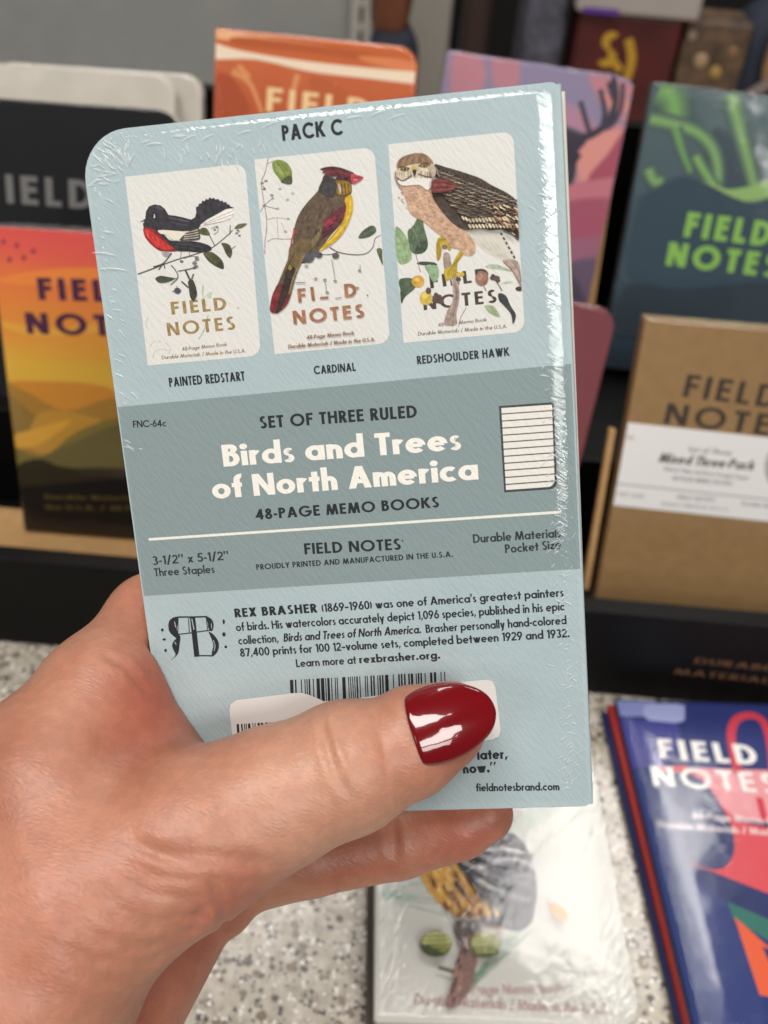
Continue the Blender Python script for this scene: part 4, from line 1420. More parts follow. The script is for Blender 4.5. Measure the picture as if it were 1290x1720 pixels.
('s','2c241e',[7871,1964,7913,1959,7961,1992,7968,2017,7919,2008]),
('l','b7a690',0.13,[7877,1999,7922,2013,7968,2013,7966,1989],0.6),
('s','2c241e',[7956,2000,7998,1995,8031,2028,8031,2053,8004,2044]),
('l','b7a690',0.13,[7963,2035,8008,2049,8031,2049,8031,2024],0.6),
('s','352b24',[8016,2030,8031,2026,8031,2058,8031,2083,8031,2075]),
('l','a08f7c',0.13,[8022,2065,8031,2079,8031,2079,8031,2055],0.6),
('s','42362c',[6599,1408,6641,1404,6689,1437,6696,1462,6646,1453]),
('l','b7a690',0.13,[6605,1443,6650,1458,6696,1458,6694,1433],0.6),
('s','2c241e',[6661,1437,6704,1433,6752,1465,6758,1490,6708,1481]),
('l','a08f7c',0.13,[6667,1471,6712,1486,6759,1486,6756,1462],0.6),
('s','352b24',[6741,1472,6783,1468,6831,1501,6838,1526,6788,1517]),
('l','8c7a6a',0.13,[6747,1507,6792,1521,6838,1522,6836,1497],0.6),
('s','42362c',[6810,1505,6853,1501,6901,1534,6908,1559,6858,1550]),
('l','8c7a6a',0.13,[6816,1540,6862,1554,6908,1555,6905,1530],0.6),
('s','42362c',[6893,1547,6936,1543,6984,1576,6991,1600,6941,1592]),
('l','8c7a6a',0.13,[6899,1582,6945,1596,6991,1596,6988,1572],0.6),
('s','3a3029',[6956,1583,6999,1579,7047,1612,7053,1637,7004,1628]),
('l','a08f7c',0.13,[6962,1618,7008,1633,7054,1633,7051,1608],0.6),
('s','3a3029',[7033,1611,7075,1607,7124,1640,7130,1665,7081,1656]),
('l','a08f7c',0.13,[7039,1646,7084,1661,7131,1661,7128,1636],0.6),
('s','3a3029',[7108,1658,7151,1654,7199,1687,7206,1712,7156,1703]),
('l','b7a690',0.13,[7114,1693,7160,1708,7206,1708,7203,1683],0.6),
('s','2c241e',[7186,1699,7228,1695,7276,1727,7283,1752,7233,1743]),
('l','c8b8a0',0.13,[7192,1734,7237,1748,7283,1748,7280,1724],0.6),
('s','352b24',[7259,1726,7302,1722,7350,1755,7357,1780,7307,1771]),
('l','8c7a6a',0.13,[7265,1761,7311,1775,7357,1776,7354,1751],0.6),
('s','2c241e',[7329,1767,7372,1763,7420,1795,7427,1820,7377,1812]),
('l','8c7a6a',0.13,[7335,1802,7381,1816,7427,1816,7424,1792],0.6),
('s','2c241e',[7400,1794,7442,1790,7490,1823,7497,1848,7447,1839]),
('l','c8b8a0',0.13,[7406,1829,7451,1843,7497,1844,7495,1819],0.6),
('s','3a3029',[7472,1828,7514,1824,7562,1856,7569,1881,7520,1873]),
('l','a08f7c',0.13,[7478,1863,7524,1877,7570,1877,7567,1853],0.6),
('s','352b24',[7551,1874,7593,1870,7641,1903,7648,1928,7598,1919]),
('l','b7a690',0.13,[7557,1909,7602,1924,7648,1924,7645,1899],0.6),
('s','2c241e',[7620,1915,7662,1911,7710,1944,7717,1969,7667,1960]),
('l','c8b8a0',0.13,[7626,1950,7671,1964,7717,1965,7715,1940],0.6),
('s','3a3029',[7694,1939,7736,1935,7784,1968,7791,1993,7741,1984]),
('l','a08f7c',0.13,[7700,1974,7745,1989,7791,1989,7789,1964],0.6),
('s','3a3029',[7768,1984,7810,1980,7858,2012,7865,2037,7815,2029]),
('l','c8b8a0',0.13,[7774,2019,7819,2033,7865,2033,7862,2009],0.6),
('s','2c241e',[7832,2006,7874,2002,7922,2035,7929,2060,7879,2051]),
('l','c8b8a0',0.13,[7838,2041,7883,2056,7929,2056,7927,2031],0.6),
('s','2c241e',[7913,2059,7955,2054,8003,2087,8010,2112,7960,2103]),
('l','a08f7c',0.13,[7919,2094,7964,2108,8010,2108,8007,2083],0.6),
('s','42362c',[7986,2090,8028,2085,8031,2118,8031,2143,8031,2134]),
('l','b7a690',0.13,[7993,2125,8031,2139,8031,2139,8031,2114],0.6),
('s','42362c',[6625,1491,6667,1486,6715,1519,6722,1544,6672,1535]),
('l','8c7a6a',0.13,[6631,1525,6676,1540,6722,1540,6720,1516],0.6),
('s','2c241e',[6703,1536,6746,1532,6794,1565,6800,1590,6751,1581]),
('l','c8b8a0',0.13,[6709,1571,6754,1585,6801,1586,6798,1561],0.6),
('s','352b24',[6766,1558,6808,1554,6856,1587,6863,1612,6813,1603]),
('l','a08f7c',0.13,[6772,1593,6817,1607,6863,1608,6861,1583],0.6),
('s','3a3029',[6846,1597,6888,1593,6937,1626,6943,1650,6893,1642]),
('l','8c7a6a',0.13,[6852,1632,6897,1646,6944,1646,6941,1622],0.6),
('s','352b24',[6915,1639,6958,1635,7006,1668,7013,1693,6963,1684]),
('l','c8b8a0',0.13,[6921,1674,6967,1689,7013,1689,7010,1664],0.6),
('s','352b24',[6999,1672,7042,1668,7090,1701,7097,1726,7047,1717]),
('l','b7a690',0.13,[7005,1707,7051,1721,7097,1722,7094,1697],0.6),
('s','3a3029',[7057,1700,7099,1696,7147,1729,7154,1754,7104,1745]),
('l','8c7a6a',0.13,[7063,1735,7108,1750,7154,1750,7152,1725],0.6),
('s','42362c',[7144,1756,7186,1752,7235,1784,7241,1809,7192,1801]),
('l','c8b8a0',0.13,[7150,1791,7196,1805,7242,1805,7239,1781],0.6),
('s','42362c',[7205,1776,7247,1772,7295,1805,7302,1830,7252,1821]),
('l','a08f7c',0.13,[7211,1811,7256,1825,7303,1826,7300,1801],0.6),
('s','352b24',[7282,1815,7324,1811,7372,1843,7379,1868,7329,1860]),
('l','8c7a6a',0.13,[7288,1850,7333,1864,7379,1864,7377,1840],0.6),
('s','42362c',[7349,1854,7391,1849,7440,1882,7446,1907,7397,1898]),
('l','c8b8a0',0.13,[7355,1889,7401,1903,7447,1903,7444,1878],0.6),
('s','2c241e',[7424,1882,7466,1878,7515,1911,7522,1936,7472,1927]),
('l','b7a690',0.13,[7431,1917,7476,1932,7522,1932,7519,1907],0.6),
('s','2c241e',[7503,1932,7545,1928,7593,1961,7600,1986,7550,1977]),
('l','c8b8a0',0.13,[7509,1967,7554,1981,7600,1981,7598,1957],0.6),
('s','3a3029',[7582,1959,7625,1955,7673,1987,7680,2012,7630,2004]),
('l','b7a690',0.13,[7589,1994,7634,2008,7680,2008,7677,1984],0.6),
('s','42362c',[7654,1990,7696,1986,7744,2019,7751,2044,7702,2035]),
('l','c8b8a0',0.13,[7660,2025,7705,2040,7751,2040,7749,2015],0.6),
('s','2c241e',[7728,2029,7770,2025,7819,2057,7826,2082,7776,2074]),
('l','c8b8a0',0.13,[7735,2064,7780,2078,7826,2078,7823,2054],0.6),
('s','42362c',[7791,2062,7833,2058,7882,2091,7888,2116,7839,2107]),
('l','a08f7c',0.13,[7798,2097,7843,2111,7889,2112,7886,2087],0.6),
('s','3a3029',[7870,2102,7912,2098,7960,2131,7967,2156,7918,2147]),
('l','a08f7c',0.13,[7877,2137,7922,2152,7968,2152,7965,2127],0.6),
('s','2c241e',[7939,2135,7981,2131,8029,2164,8031,2189,7986,2180]),
('l','c8b8a0',0.13,[7945,2170,7990,2185,8031,2185,8031,2160],0.6),
('s','352b24',[6584,1556,6626,1552,6674,1585,6681,1610,6631,1601]),
('l','c8b8a0',0.13,[6590,1591,6635,1606,6681,1606,6679,1581],0.6),
('s','3a3029',[6658,1577,6701,1573,6749,1606,6756,1631,6706,1622]),
('l','b7a690',0.13,[6664,1612,6709,1626,6756,1627,6753,1602],0.6),
('s','352b24',[6733,1614,6776,1610,6824,1643,6831,1668,6781,1659]),
('l','c8b8a0',0.13,[6739,1649,6785,1663,6831,1664,6829,1639],0.6),
('s','42362c',[6799,1647,6842,1642,6890,1675,6897,1700,6847,1691]),
('l','a08f7c',0.13,[6805,1682,6851,1696,6897,1696,6895,1672],0.6),
('s','3a3029',[6871,1689,6914,1685,6962,1717,6969,1742,6919,1734]),
('l','b7a690',0.13,[6877,1724,6923,1738,6969,1738,6967,1714],0.6),
('s','42362c',[6956,1727,6998,1723,7047,1756,7053,1781,7003,1772]),
('l','b7a690',0.13,[6962,1762,7007,1776,7054,1777,7051,1752],0.6),
('s','3a3029',[7015,1760,7057,1756,7105,1789,7112,1814,7062,1805]),
('l','b7a690',0.13,[7021,1795,7066,1809,7112,1809,7110,1785],0.6),
('s','42362c',[7091,1800,7133,1796,7182,1828,7188,1853,7138,1845]),
('l','b7a690',0.13,[7097,1835,7142,1849,7189,1849,7186,1825],0.6),
('s','352b24',[7165,1839,7208,1835,7256,1868,7263,1893,7213,1884]),
('l','c8b8a0',0.13,[7172,1874,7217,1889,7263,1889,7260,1864],0.6),
('s','2c241e',[7237,1876,7280,1871,7328,1904,7335,1929,7285,1921]),
('l','b7a690',0.13,[7243,1911,7289,1925,7335,1925,7332,1901],0.6),
('s','3a3029',[7308,1895,7351,1891,7399,1924,7406,1949,7356,1940]),
('l','8c7a6a',0.13,[7315,1930,7360,1945,7406,1945,7403,1920],0.6),
('s','3a3029',[7382,1940,7424,1936,7473,1969,7479,1994,7430,1985]),
('l','c8b8a0',0.13,[7388,1975,7434,1989,7480,1990,7477,1965],0.6),
('s','2c241e',[7465,1980,7507,1976,7555,2009,7562,2034,7512,2025]),
('l','b7a690',0.13,[7471,2015,7516,2030,7562,2030,7559,2005],0.6),
('s','352b24',[7529,2010,7571,2006,7619,2039,7626,2064,7576,2055]),
('l','b7a690',0.13,[7535,2046,7580,2060,7626,2060,7624,2035],0.6),
('s','3a3029',[7617,2055,7659,2051,7707,2083,7714,2108,7664,2100]),
('l','a08f7c',0.13,[7623,2090,7668,2104,7714,2104,7711,2080],0.6),
('s','2c241e',[7676,2085,7718,2081,7767,2114,7773,2139,7724,2130]),
('l','b7a690',0.13,[7682,2120,7728,2135,7774,2135,7771,2110],0.6),
('s','42362c',[7750,2124,7792,2120,7840,2153,7847,2178,7797,2169]),
('l','a08f7c',0.13,[7756,2159,7801,2174,7847,2174,7844,2149],0.6),
('s','352b24',[7830,2167,7872,2163,7920,2195,7927,2220,7877,2212]),
('l','a08f7c',0.13,[7836,2202,7881,2216,7927,2216,7924,2192],0.6),
('s','42362c',[7903,2191,7945,2186,7993,2219,8000,2244,7950,2236]),
('l','c8b8a0',0.13,[7909,2226,7954,2240,8000,2240,7997,2216],0.6),
('s','2c241e',[7982,2242,8024,2238,8031,2271,8031,2296,8030,2287]),
('l','c8b8a0',0.13,[7989,2277,8031,2292,8031,2292,8031,2267],0.6),
('s','3a2f27',[6617,1647,6659,1643,6708,1675,6714,1700,6664,1692]),
('l','7c6a5a',0.13,[6623,1682,6668,1696,6715,1696,6712,1672],0.6),
('s','54463a',[6695,1683,6737,1679,6785,1712,6792,1737,6742,1728]),
('l','8c7a6a',0.13,[6701,1718,6746,1733,6792,1733,6790,1708],0.6),
('s','54463a',[6763,1707,6806,1703,6854,1736,6861,1761,6811,1752]),
('l','b7a690',0.13,[6769,1742,6815,1757,6861,1757,6858,1732],0.6),
('s','4a3d32',[6840,1754,6882,1750,6931,1782,6937,1807,6887,1799]),
('l','6c5c4e',0.13,[6846,1789,6891,1803,6938,1803,6935,1779],0.6),
('s','4a3d32',[6903,1773,6945,1769,6994,1802,7000,1826,6950,1818]),
('l','b7a690',0.13,[6909,1808,6954,1822,7001,1822,6998,1798],0.6),
('s','54463a',[6973,1821,7016,1817,7064,1850,7071,1875,7021,1866]),
('l','6c5c4e',0.13,[6979,1856,7025,1871,7071,1871,7068,1846],0.6),
('s','54463a',[7050,1848,7093,1843,7141,1876,7148,1901,7098,1893]),
('l','6c5c4e',0.13,[7056,1883,7102,1897,7148,1897,7145,1873],0.6),
('s','4a3d32',[7130,1898,7172,1894,7220,1927,7227,1952,7177,1943]),
('l','b7a690',0.13,[7136,1933,7181,1948,7227,1948,7225,1923],0.6),
('s','3a2f27',[7199,1917,7242,1913,7290,1946,7297,1971,7247,1962]),
('l','b7a690',0.13,[7205,1952,7251,1967,7297,1967,7294,1942],0.6),
('s','54463a',[7273,1956,7316,1951,7364,1984,7371,2009,7321,2001]),
('l','6c5c4e',0.13,[7279,1991,7325,2005,7371,2005,7368,1981],0.6),
('s','4a3d32',[7356,1999,7398,1995,7446,2028,7453,2053,7403,2044]),
('l','6c5c4e',0.13,[7362,2034,7407,2048,7454,2049,7451,2024],0.6),
('s','4a3d32',[7413,2028,7456,2023,7504,2056,7511,2081,7461,2073]),
('l','7c6a5a',0.13,[7419,2063,7465,2077,7511,2077,7508,2052],0.6),
('s','54463a',[7492,2070,7534,2065,7583,2098,7590,2123,7540,2115]),
('l','7c6a5a',0.13,[7498,2105,7544,2119,7590,2119,7587,2095],0.6),
('s','54463a',[7562,2102,7605,2098,7653,2131,7660,2156,7610,2147]),
('l','b7a690',0.13,[7569,2137,7614,2151,7660,2152,7657,2127],0.6),
('s','3a2f27',[7635,2132,7677,2128,7725,2160,7732,2185,7683,2177]),
('l','7c6a5a',0.13,[7641,2167,7686,2181,7733,2181,7730,2157],0.6),
('s','4a3d32',[7718,2186,7760,2181,7809,2214,7816,2239,7766,2231]),
('l','7c6a5a',0.13,[7725,2221,7770,2235,7816,2235,7813,2211],0.6),
('s','54463a',[7794,2215,7836,2211,7885,2243,7892,2268,7842,2260]),
('l','a08f7c',0.13,[7801,2250,7846,2264,7892,2264,7889,2240],0.6),
('s','3a2f27',[7867,2260,7909,2256,7957,2289,7964,2314,7914,2305]),
('l','7c6a5a',0.13,[7873,2295,7918,2310,7964,2310,7962,2285],0.6),
('s','3a2f27',[7942,2287,7984,2283,8031,2316,8031,2341,7990,2332]),
('l','6c5c4e',0.13,[7949,2322,7994,2336,8031,2337,8031,2312],0.6),
('s','4a3d32',[6725,1765,6768,1761,6816,1794,6823,1819,6773,1810]),
('l','6c5c4e',0.13,[6731,1800,6777,1815,6823,1815,6821,1790],0.6),
('s','54463a',[6792,1808,6835,1803,6883,1836,6890,1861,6840,1853]),
('l','7c6a5a',0.13,[6798,1843,6843,1857,6890,1857,6887,1833],0.6),
('s','4a3d32',[6865,1840,6908,1836,6956,1869,6963,1894,6913,1885]),
('l','a08f7c',0.13,[6871,1875,6917,1890,6963,1890,6961,1865],0.6),
('s','54463a',[6937,1868,6980,1863,7028,1896,7035,1921,6985,1913]),
('l','7c6a5a',0.13,[6944,1903,6989,1917,7035,1917,7033,1893],0.6),
('s','4a3d32',[7017,1915,7060,1911,7108,1944,7115,1969,7065,1960]),
('l','7c6a5a',0.13,[7023,1951,7069,1965,7115,1965,7112,1940],0.6),
('s','3a2f27',[7084,1943,7126,1939,7175,1972,7181,1997,7131,1988]),
('l','7c6a5a',0.13,[7090,1979,7135,1993,7182,1993,7179,1968],0.6),
('s','3a2f27',[7156,1981,7198,1976,7246,2009,7253,2034,7203,2026]),
('l','6c5c4e',0.13,[7162,2016,7207,2030,7253,2030,7251,2006],0.6),
('s','54463a',[7239,2019,7281,2014,7330,2047,7336,2072,7287,2064]),
('l','7c6a5a',0.13,[7245,2054,7290,2068,7337,2068,7334,2044],0.6),
('s','3a2f27',[7301,2042,7343,2037,7392,2070,7399,2095,7349,2087]),
('l','6c5c4e',0.13,[7307,2077,7353,2091,7399,2091,7396,2066],0.6),
('s','4a3d32',[7377,2084,7419,2080,7468,2113,7475,2138,7425,2129]),
('l','7c6a5a',0.13,[7383,2119,7429,2134,7475,2134,7472,2109],0.6),
('s','3a2f27',[7458,2130,7500,2125,7549,2158,7556,2183,7506,2175]),
('l','6c5c4e',0.13,[7464,2165,7510,2179,7556,2179,7553,2154],0.6),
('s','3a2f27',[7522,2163,7564,2159,7613,2192,7619,2217,7570,2208]),
('l','6c5c4e',0.13,[7528,2198,7574,2213,7620,2213,7617,2188],0.6),
('s','3a2f27',[7595,2186,7638,2181,7686,2214,7693,2239,7643,2231]),
('l','6c5c4e',0.13,[7602,2221,7647,2235,7693,2235,7690,2211],0.6),
('s','4a3d32',[7669,2222,7712,2218,7760,2251,7767,2276,7717,2267]),
('l','7c6a5a',0.13,[7676,2257,7721,2272,7767,2272,7764,2247],0.6),
('s','54463a',[7748,2270,7790,2266,7839,2299,7845,2324,7796,2315]),
('l','7c6a5a',0.13,[7754,2305,7800,2320,7846,2320,7843,2295],0.6),
('s','54463a',[7823,2309,7865,2304,7913,2337,7920,2362,7870,2354]),
('l','b7a690',0.13,[7829,2344,7874,2358,7920,2358,7917,2334],0.6),
('s','54463a',[7886,2344,7928,2340,7976,2373,7983,2398,7934,2390]),
('l','8c7a6a',0.13,[7892,2380,7937,2394,7984,2394,7981,2369],0.6),
('s','3a2f27',[7960,2376,8002,2372,8031,2405,8031,2430,8007,2421]),
('l','7c6a5a',0.13,[7966,2411,8011,2426,8031,2426,8031,2401],0.6),
('s','3a2f27',[6822,1893,6865,1889,6913,1922,6920,1947,6870,1938]),
('l','c8b8a0',0.13,[6828,1928,6873,1943,6920,1943,6917,1918],0.6),
('s','54463a',[6900,1929,6942,1925,6991,1957,6998,1982,6947,1974]),
('l','7c6a5a',0.13,[6906,1964,6951,1978,6998,1978,6995,1954],0.6),
('s','3a2f27',[6969,1963,7012,1959,7060,1992,7067,2017,7017,2008]),
('l','7c6a5a',0.13,[6975,1998,7021,2013,7067,2013,7064,1988],0.6),
('s','4a3d32',[7042,1989,7084,1985,7132,2018,7139,2043,7089,2035]),
('l','7c6a5a',0.13,[7048,2025,7093,2039,7139,2039,7137,2014],0.6),
('s','54463a',[7125,2035,7167,2031,7216,2064,7222,2089,7172,2080]),
('l','6c5c4e',0.13,[7131,2070,7176,2084,7223,2085,7220,2060],0.6),
('s','3a2f27',[7192,2066,7235,2062,7283,2095,7290,2120,7240,2111]),
('l','7c6a5a',0.13,[7198,2102,7244,2116,7290,2116,7288,2091],0.6),
('s','3a2f27',[7268,2103,7311,2098,7359,2131,7366,2156,7316,2148]),
('l','6c5c4e',0.13,[7274,2138,7320,2152,7366,2152,7363,2128],0.6),
('s','54463a',[7340,2137,7382,2133,7431,2166,7438,2191,7388,2182]),
('l','a08f7c',0.13,[7346,2172,7392,2186,7438,2187,7435,2162],0.6),
('s','54463a',[7404,2176,7447,2171,7495,2204,7502,2229,7452,2221]),
('l','b7a690',0.13,[7411,2211,7456,2225,7502,2225,7500,2201],0.6),
('s','3a2f27',[7482,2219,7524,2215,7572,2247,7579,2273,7529,2264]),
('l','a08f7c',0.13,[7488,2254,7533,2268,7579,2268,7577,2244],0.6),
('s','4a3d32',[7561,2248,7603,2244,7651,2277,7658,2302,7608,2293]),
('l','8c7a6a',0.13,[7567,2283,7612,2298,7658,2298,7656,2273],0.6),
('s','54463a',[7630,2291,7672,2287,7721,2320,7727,2345,7678,2336]),
('l','7c6a5a',0.13,[7636,2326,7682,2341,7728,2341,7725,2316],0.6),
('s','4a3d32',[7713,2331,7755,2327,7804,2359,7811,2385,7761,2376]),
('l','6c5c4e',0.13,[7719,2366,7765,2380,7811,2381,7808,2356],0.6),
('s','54463a',[7787,2357,7829,2353,7877,2386,7884,2411,7835,2403]),
('l','c8b8a0',0.13,[7793,2393,7839,2407,7885,2407,7882,2382],0.6),
('s','54463a',[6937,2023,6980,2019,7028,2052,7035,2077,6985,2068]),
('l','7c6a5a',0.13,[6943,2059,6989,2073,7035,2073,7033,2048],0.6),
('s','54463a',[6997,2049,7039,2044,7087,2077,7094,2102,7044,2094]),
('l','a08f7c',0.13,[7003,2084,7048,2098,7094,2098,7092,2074],0.6),
('s','54463a',[7079,2085,7121,2081,7170,2114,7177,2139,7127,2131]),
('l','7c6a5a',0.13,[7085,2121,7130,2135,7177,2135,7174,2110],0.6),
('s','3a2f27',[7150,2118,7193,2114,7241,2147,7248,2172,7198,2164]),
('l','7c6a5a',0.13,[7157,2154,7202,2168,7248,2168,7246,2143],0.6),
('s','54463a',[7225,2157,7267,2153,7315,2186,7322,2211,7272,2203]),
('l','7c6a5a',0.13,[7231,2193,7276,2207,7323,2207,7320,2182],0.6),
('s','3a2f27',[7296,2195,7338,2190,7386,2223,7393,2248,7343,2240]),
('l','6c5c4e',0.13,[7302,2230,7347,2244,7394,2244,7391,2220],0.6),
('s','54463a',[7375,2237,7417,2233,7465,2266,7472,2291,7422,2283]),
('l','b7a690',0.13,[7381,2273,7426,2287,7473,2287,7470,2262],0.6),
('s','3a2f27',[7445,2268,7487,2264,7536,2296,7543,2322,7493,2313]),
('l','b7a690',0.13,[7451,2303,7497,2317,7543,2318,7540,2293],0.6),
('s','4a3d32',[7521,2306,7564,2302,7612,2335,7619,2360,7569,2352]),
('l','8c7a6a',0.13,[7528,2342,7573,2356,7619,2356,7616,2331],0.6),
('s','4a3d32',[7589,2343,7631,2338,7680,2371,7687,2396,7637,2388]),
('l','6c5c4e',0.13,[7595,2378,7641,2392,7687,2392,7684,2367],0.6),
('s','d0c0a2',[7014,2147,7044,2143,7074,2197,7056,2216,7028,2185]),
('s','dccdb2',[7073,2171,7103,2167,7133,2221,7115,2240,7088,2209]),
('s','bfae90',[7133,2203,7162,2199,7193,2253,7174,2272,7147,2241]),
('s','bfae90',[7194,2205,7223,2202,7254,2255,7236,2274,7208,2243]),
('s','bfae90',[7255,2207,7284,2204,7315,2258,7297,2277,7269,2246]),
('s','d0c0a2',[7316,2210,7345,2206,7376,2260,7357,2279,7330,2248]),
('s','bfae90',[7376,2212,7406,2209,7436,2263,7418,2281,7391,2250]),
('s','bfae90',[7437,2215,7467,2211,7497,2265,7479,2284,7452,2253]),
('s','dccdb2',[7498,2217,7528,2214,7558,2268,7540,2286,7513,2255]),
('s','bfae90',[7559,2220,7588,2216,7619,2270,7601,2289,7573,2258]),
('s','bfae90',[7620,2222,7649,2219,7680,2272,7662,2291,7634,2260]),
('s','d0c0a2',[7680,2225,7710,2221,7740,2275,7722,2294,7695,2263]),
('s','d0c0a2',[7741,2227,7770,2224,7801,2277,7783,2296,7755,2265]),
('s','dccdb2',[7801,2230,7831,2226,7861,2280,7844,2298,7816,2267]),
('s','dccdb2',[7862,2232,7892,2229,7922,2282,7904,2301,7877,2270]),
('s','dccdb2',[7923,2234,7952,2231,7982,2285,7965,2303,7937,2272]),
('s','dccdb2',[7983,2237,8012,2233,8031,2287,8025,2306,7998,2275]),
('s','d0c0a2',[8031,2239,8031,2236,8031,2289,8031,2308,8031,2277]),
('s','d0c0a2',[7126,2302,7156,2298,7186,2352,7168,2371,7140,2340]),
('s','d0c0a2',[7187,2307,7217,2303,7247,2357,7229,2376,7201,2345]),
('s','d0c0a2',[7248,2311,7278,2308,7308,2362,7290,2381,7262,2350]),
('s','dccdb2',[7309,2316,7338,2313,7369,2367,7351,2386,7323,2354]),
('s','dccdb2',[7370,2321,7399,2318,7430,2372,7412,2390,7384,2359]),
('s','bfae90',[7430,2326,7460,2323,7490,2376,7472,2395,7445,2364]),
('s','dccdb2',[7491,2331,7521,2327,7551,2381,7533,2400,7506,2369]),
('s','d0c0a2',[7552,2336,7581,2332,7612,2386,7594,2405,7566,2374]),
('s','bfae90',[7612,2341,7642,2337,7672,2391,7655,2410,7627,2379]),
('s','dccdb2',[7673,2345,7703,2342,7733,2396,7715,2415,7688,2383]),
('s','dccdb2',[7734,2350,7763,2347,7794,2401,7776,2419,7748,2388]),
('s','bfae90',[7794,2355,7824,2352,7854,2405,7836,2424,7809,2393]),
('s','bfae90',[7855,2360,7884,2357,7915,2410,7897,2429,7869,2398]),
('s','bfae90',[7915,2365,7945,2361,7975,2415,7957,2434,7930,2403]),
('s','dccdb2',[7976,2370,8005,2366,8031,2420,8018,2439,7990,2408]),
('s','d0c0a2',[8031,2374,8031,2371,8031,2425,8031,2443,8031,2412]),
('l','2a211c',0.27,[7963,2474,8008,2499,8031,2535],0.5),
('l','d3bf98',0.27,[7688,2122,7732,2146,7776,2183],0.5),
('l','2a211c',0.27,[7843,1996,7888,2020,7931,2057],0.5),
('l','d3bf98',0.27,[7837,2036,7882,2060,7926,2096],0.5),
('l','dccaa6',0.27,[7626,2118,7670,2142,7714,2179],0.5),
('l','2a211c',0.27,[7810,2174,7854,2198,7898,2235],0.5),
('l','2a211c',0.27,[7880,2200,7924,2224,7968,2260],0.5),
('l','2a211c',0.27,[7703,2099,7748,2123,7791,2159],0.5),
('l','9a5a40',0.27,[7881,2282,7926,2306,7970,2343],0.5),
('l','9a5a40',0.27,[7898,2080,7943,2105,7987,2141],0.5),
('l','9a5a40',0.27,[7993,2149,8031,2174,8031,2209],0.5),
('l','d3bf98',0.27,[7782,2222,7826,2247,7870,2283],0.5),
('l','2a211c',0.27,[7711,2281,7756,2306,7800,2342],0.5),
('l','2a211c',0.27,[7807,2442,7851,2466,7895,2503],0.5),
('l','9a5a40',0.27,[7662,2269,7707,2294,7751,2330],0.5),
('l','dccaa6',0.27,[7608,2029,7653,2053,7697,2089],0.5),
('l','dccaa6',0.27,[7969,2082,8014,2106,8031,2143],0.5),
('l','dccaa6',0.27,[7796,2267,7841,2291,7885,2327],0.5),
('l','2a211c',0.27,[7671,2123,7716,2147,7760,2184],0.5),
('l','2a211c',0.27,[7924,2387,7969,2411,8013,2448],0.5),
('l','dccaa6',0.27,[7780,2015,7825,2039,7869,2076],0.5),
('l','2a211c',0.27,[7611,2187,7655,2212,7699,2248],0.5),
('l','2a211c',0.27,[7578,2066,7623,2090,7667,2127],0.5),
('l','dccaa6',0.27,[7599,2196,7644,2221,7688,2257],0.5),
('l','2a211c',0.27,[7728,2349,7773,2374,7817,2410],0.5),
('l','d3bf98',0.27,[7603,2196,7648,2220,7692,2257],0.5),
('l','dccaa6',0.27,[7825,2188,7870,2212,7914,2248],0.5),
('l','2a211c',0.27,[7790,2338,7835,2362,7879,2399],0.5),
('l','dccaa6',0.27,[7616,2296,7660,2321,7704,2357],0.5),
('l','9a5a40',0.27,[7958,2418,8003,2442,8031,2479],0.5),
('l','9a5a40',0.27,[8015,2204,8031,2228,8031,2261],0.5),
('l','dccaa6',0.27,[7654,1976,7699,2001,7743,2037],0.5),
('l','9a5a40',0.27,[7656,2133,7701,2157,7744,2194],0.5),
('l','9a5a40',0.27,[7591,1961,7635,1985,7679,2022],0.5),
('l','2a211c',0.27,[7933,2287,7977,2311,8021,2348],0.5),
('l','2a211c',0.27,[7629,2302,7674,2326,7718,2363],0.5),
('l','d3bf98',0.27,[7872,2499,7916,2523,7961,2560],0.5),
('l','2a211c',0.27,[7581,2195,7626,2220,7670,2256],0.5),
('l','2a211c',0.27,[7659,1926,7703,1950,7747,1987],0.5),
('l','2a211c',0.27,[7917,2021,7961,2045,8005,2081],0.5),
('l','2a211c',0.27,[7848,2233,7892,2258,7936,2294],0.5),
('l','2a211c',0.27,[7621,1948,7665,1973,7709,2009],0.5),
('l','2a211c',0.27,[7838,2451,7883,2475,7927,2512],0.5),
('l','2a211c',0.27,[7818,2463,7863,2487,7907,2524],0.5),
('l','dccaa6',0.27,[7720,2049,7765,2073,7809,2110],0.5),
('l','9a5a40',0.27,[7864,2410,7909,2434,7953,2471],0.5),
('l','9a5a40',0.27,[7724,2339,7769,2364,7813,2400],0.5),
('l','9a5a40',0.27,[7590,2215,7634,2239,7678,2276],0.5),
('l','dccaa6',0.27,[7764,2319,7808,2343,7852,2380],0.5),
('s','713430',[6515,1492,6602,1459,6697,1456,6851,1513,6975,1599,6886,1672,6669,1692,6522,1678]),
('l','5a2624',0.17,[6545,1515,6723,1527,6929,1601]),
('l','8d4a44',0.17,[6559,1560,6720,1567,6928,1617]),
('l','5a2624',0.17,[6572,1606,6718,1608,6926,1633]),
('l','8d4a44',0.17,[6586,1652,6715,1648,6925,1649]),
('s','b9a892',[6520,1200,6588,1217,6609,1359,6531,1412]),
('l','9a8a80',0.13,[6597,1238,6654,1323]),
('l','9a8a80',0.13,[6610,1291,6663,1373]),
('l','9a8a80',0.13,[6623,1345,6672,1422]),
 ],
 'sticker': [
('p','dad6d2',[1537,12166,1540,11591,1581,11460,1706,11372,2893,11269,3118,11272,3287,11331,3560,11473,4247,11435,5362,11325,5492,11214,6898,11139,7027,11176,7079,11293,7131,12237,7087,12379,6962,12440,5882,12547,4131,12726,1489,12910]),
 ],
 'sticker_bars': [
('p','1f1e20',[1657,11903,1708,11903,1694,12253,1643,12251]),
('p','1f1e20',[1752,11901,1785,11901,1771,12250,1738,12249]),
('p','1f1e20',[1814,11899,1833,11899,1819,12248,1799,12247]),
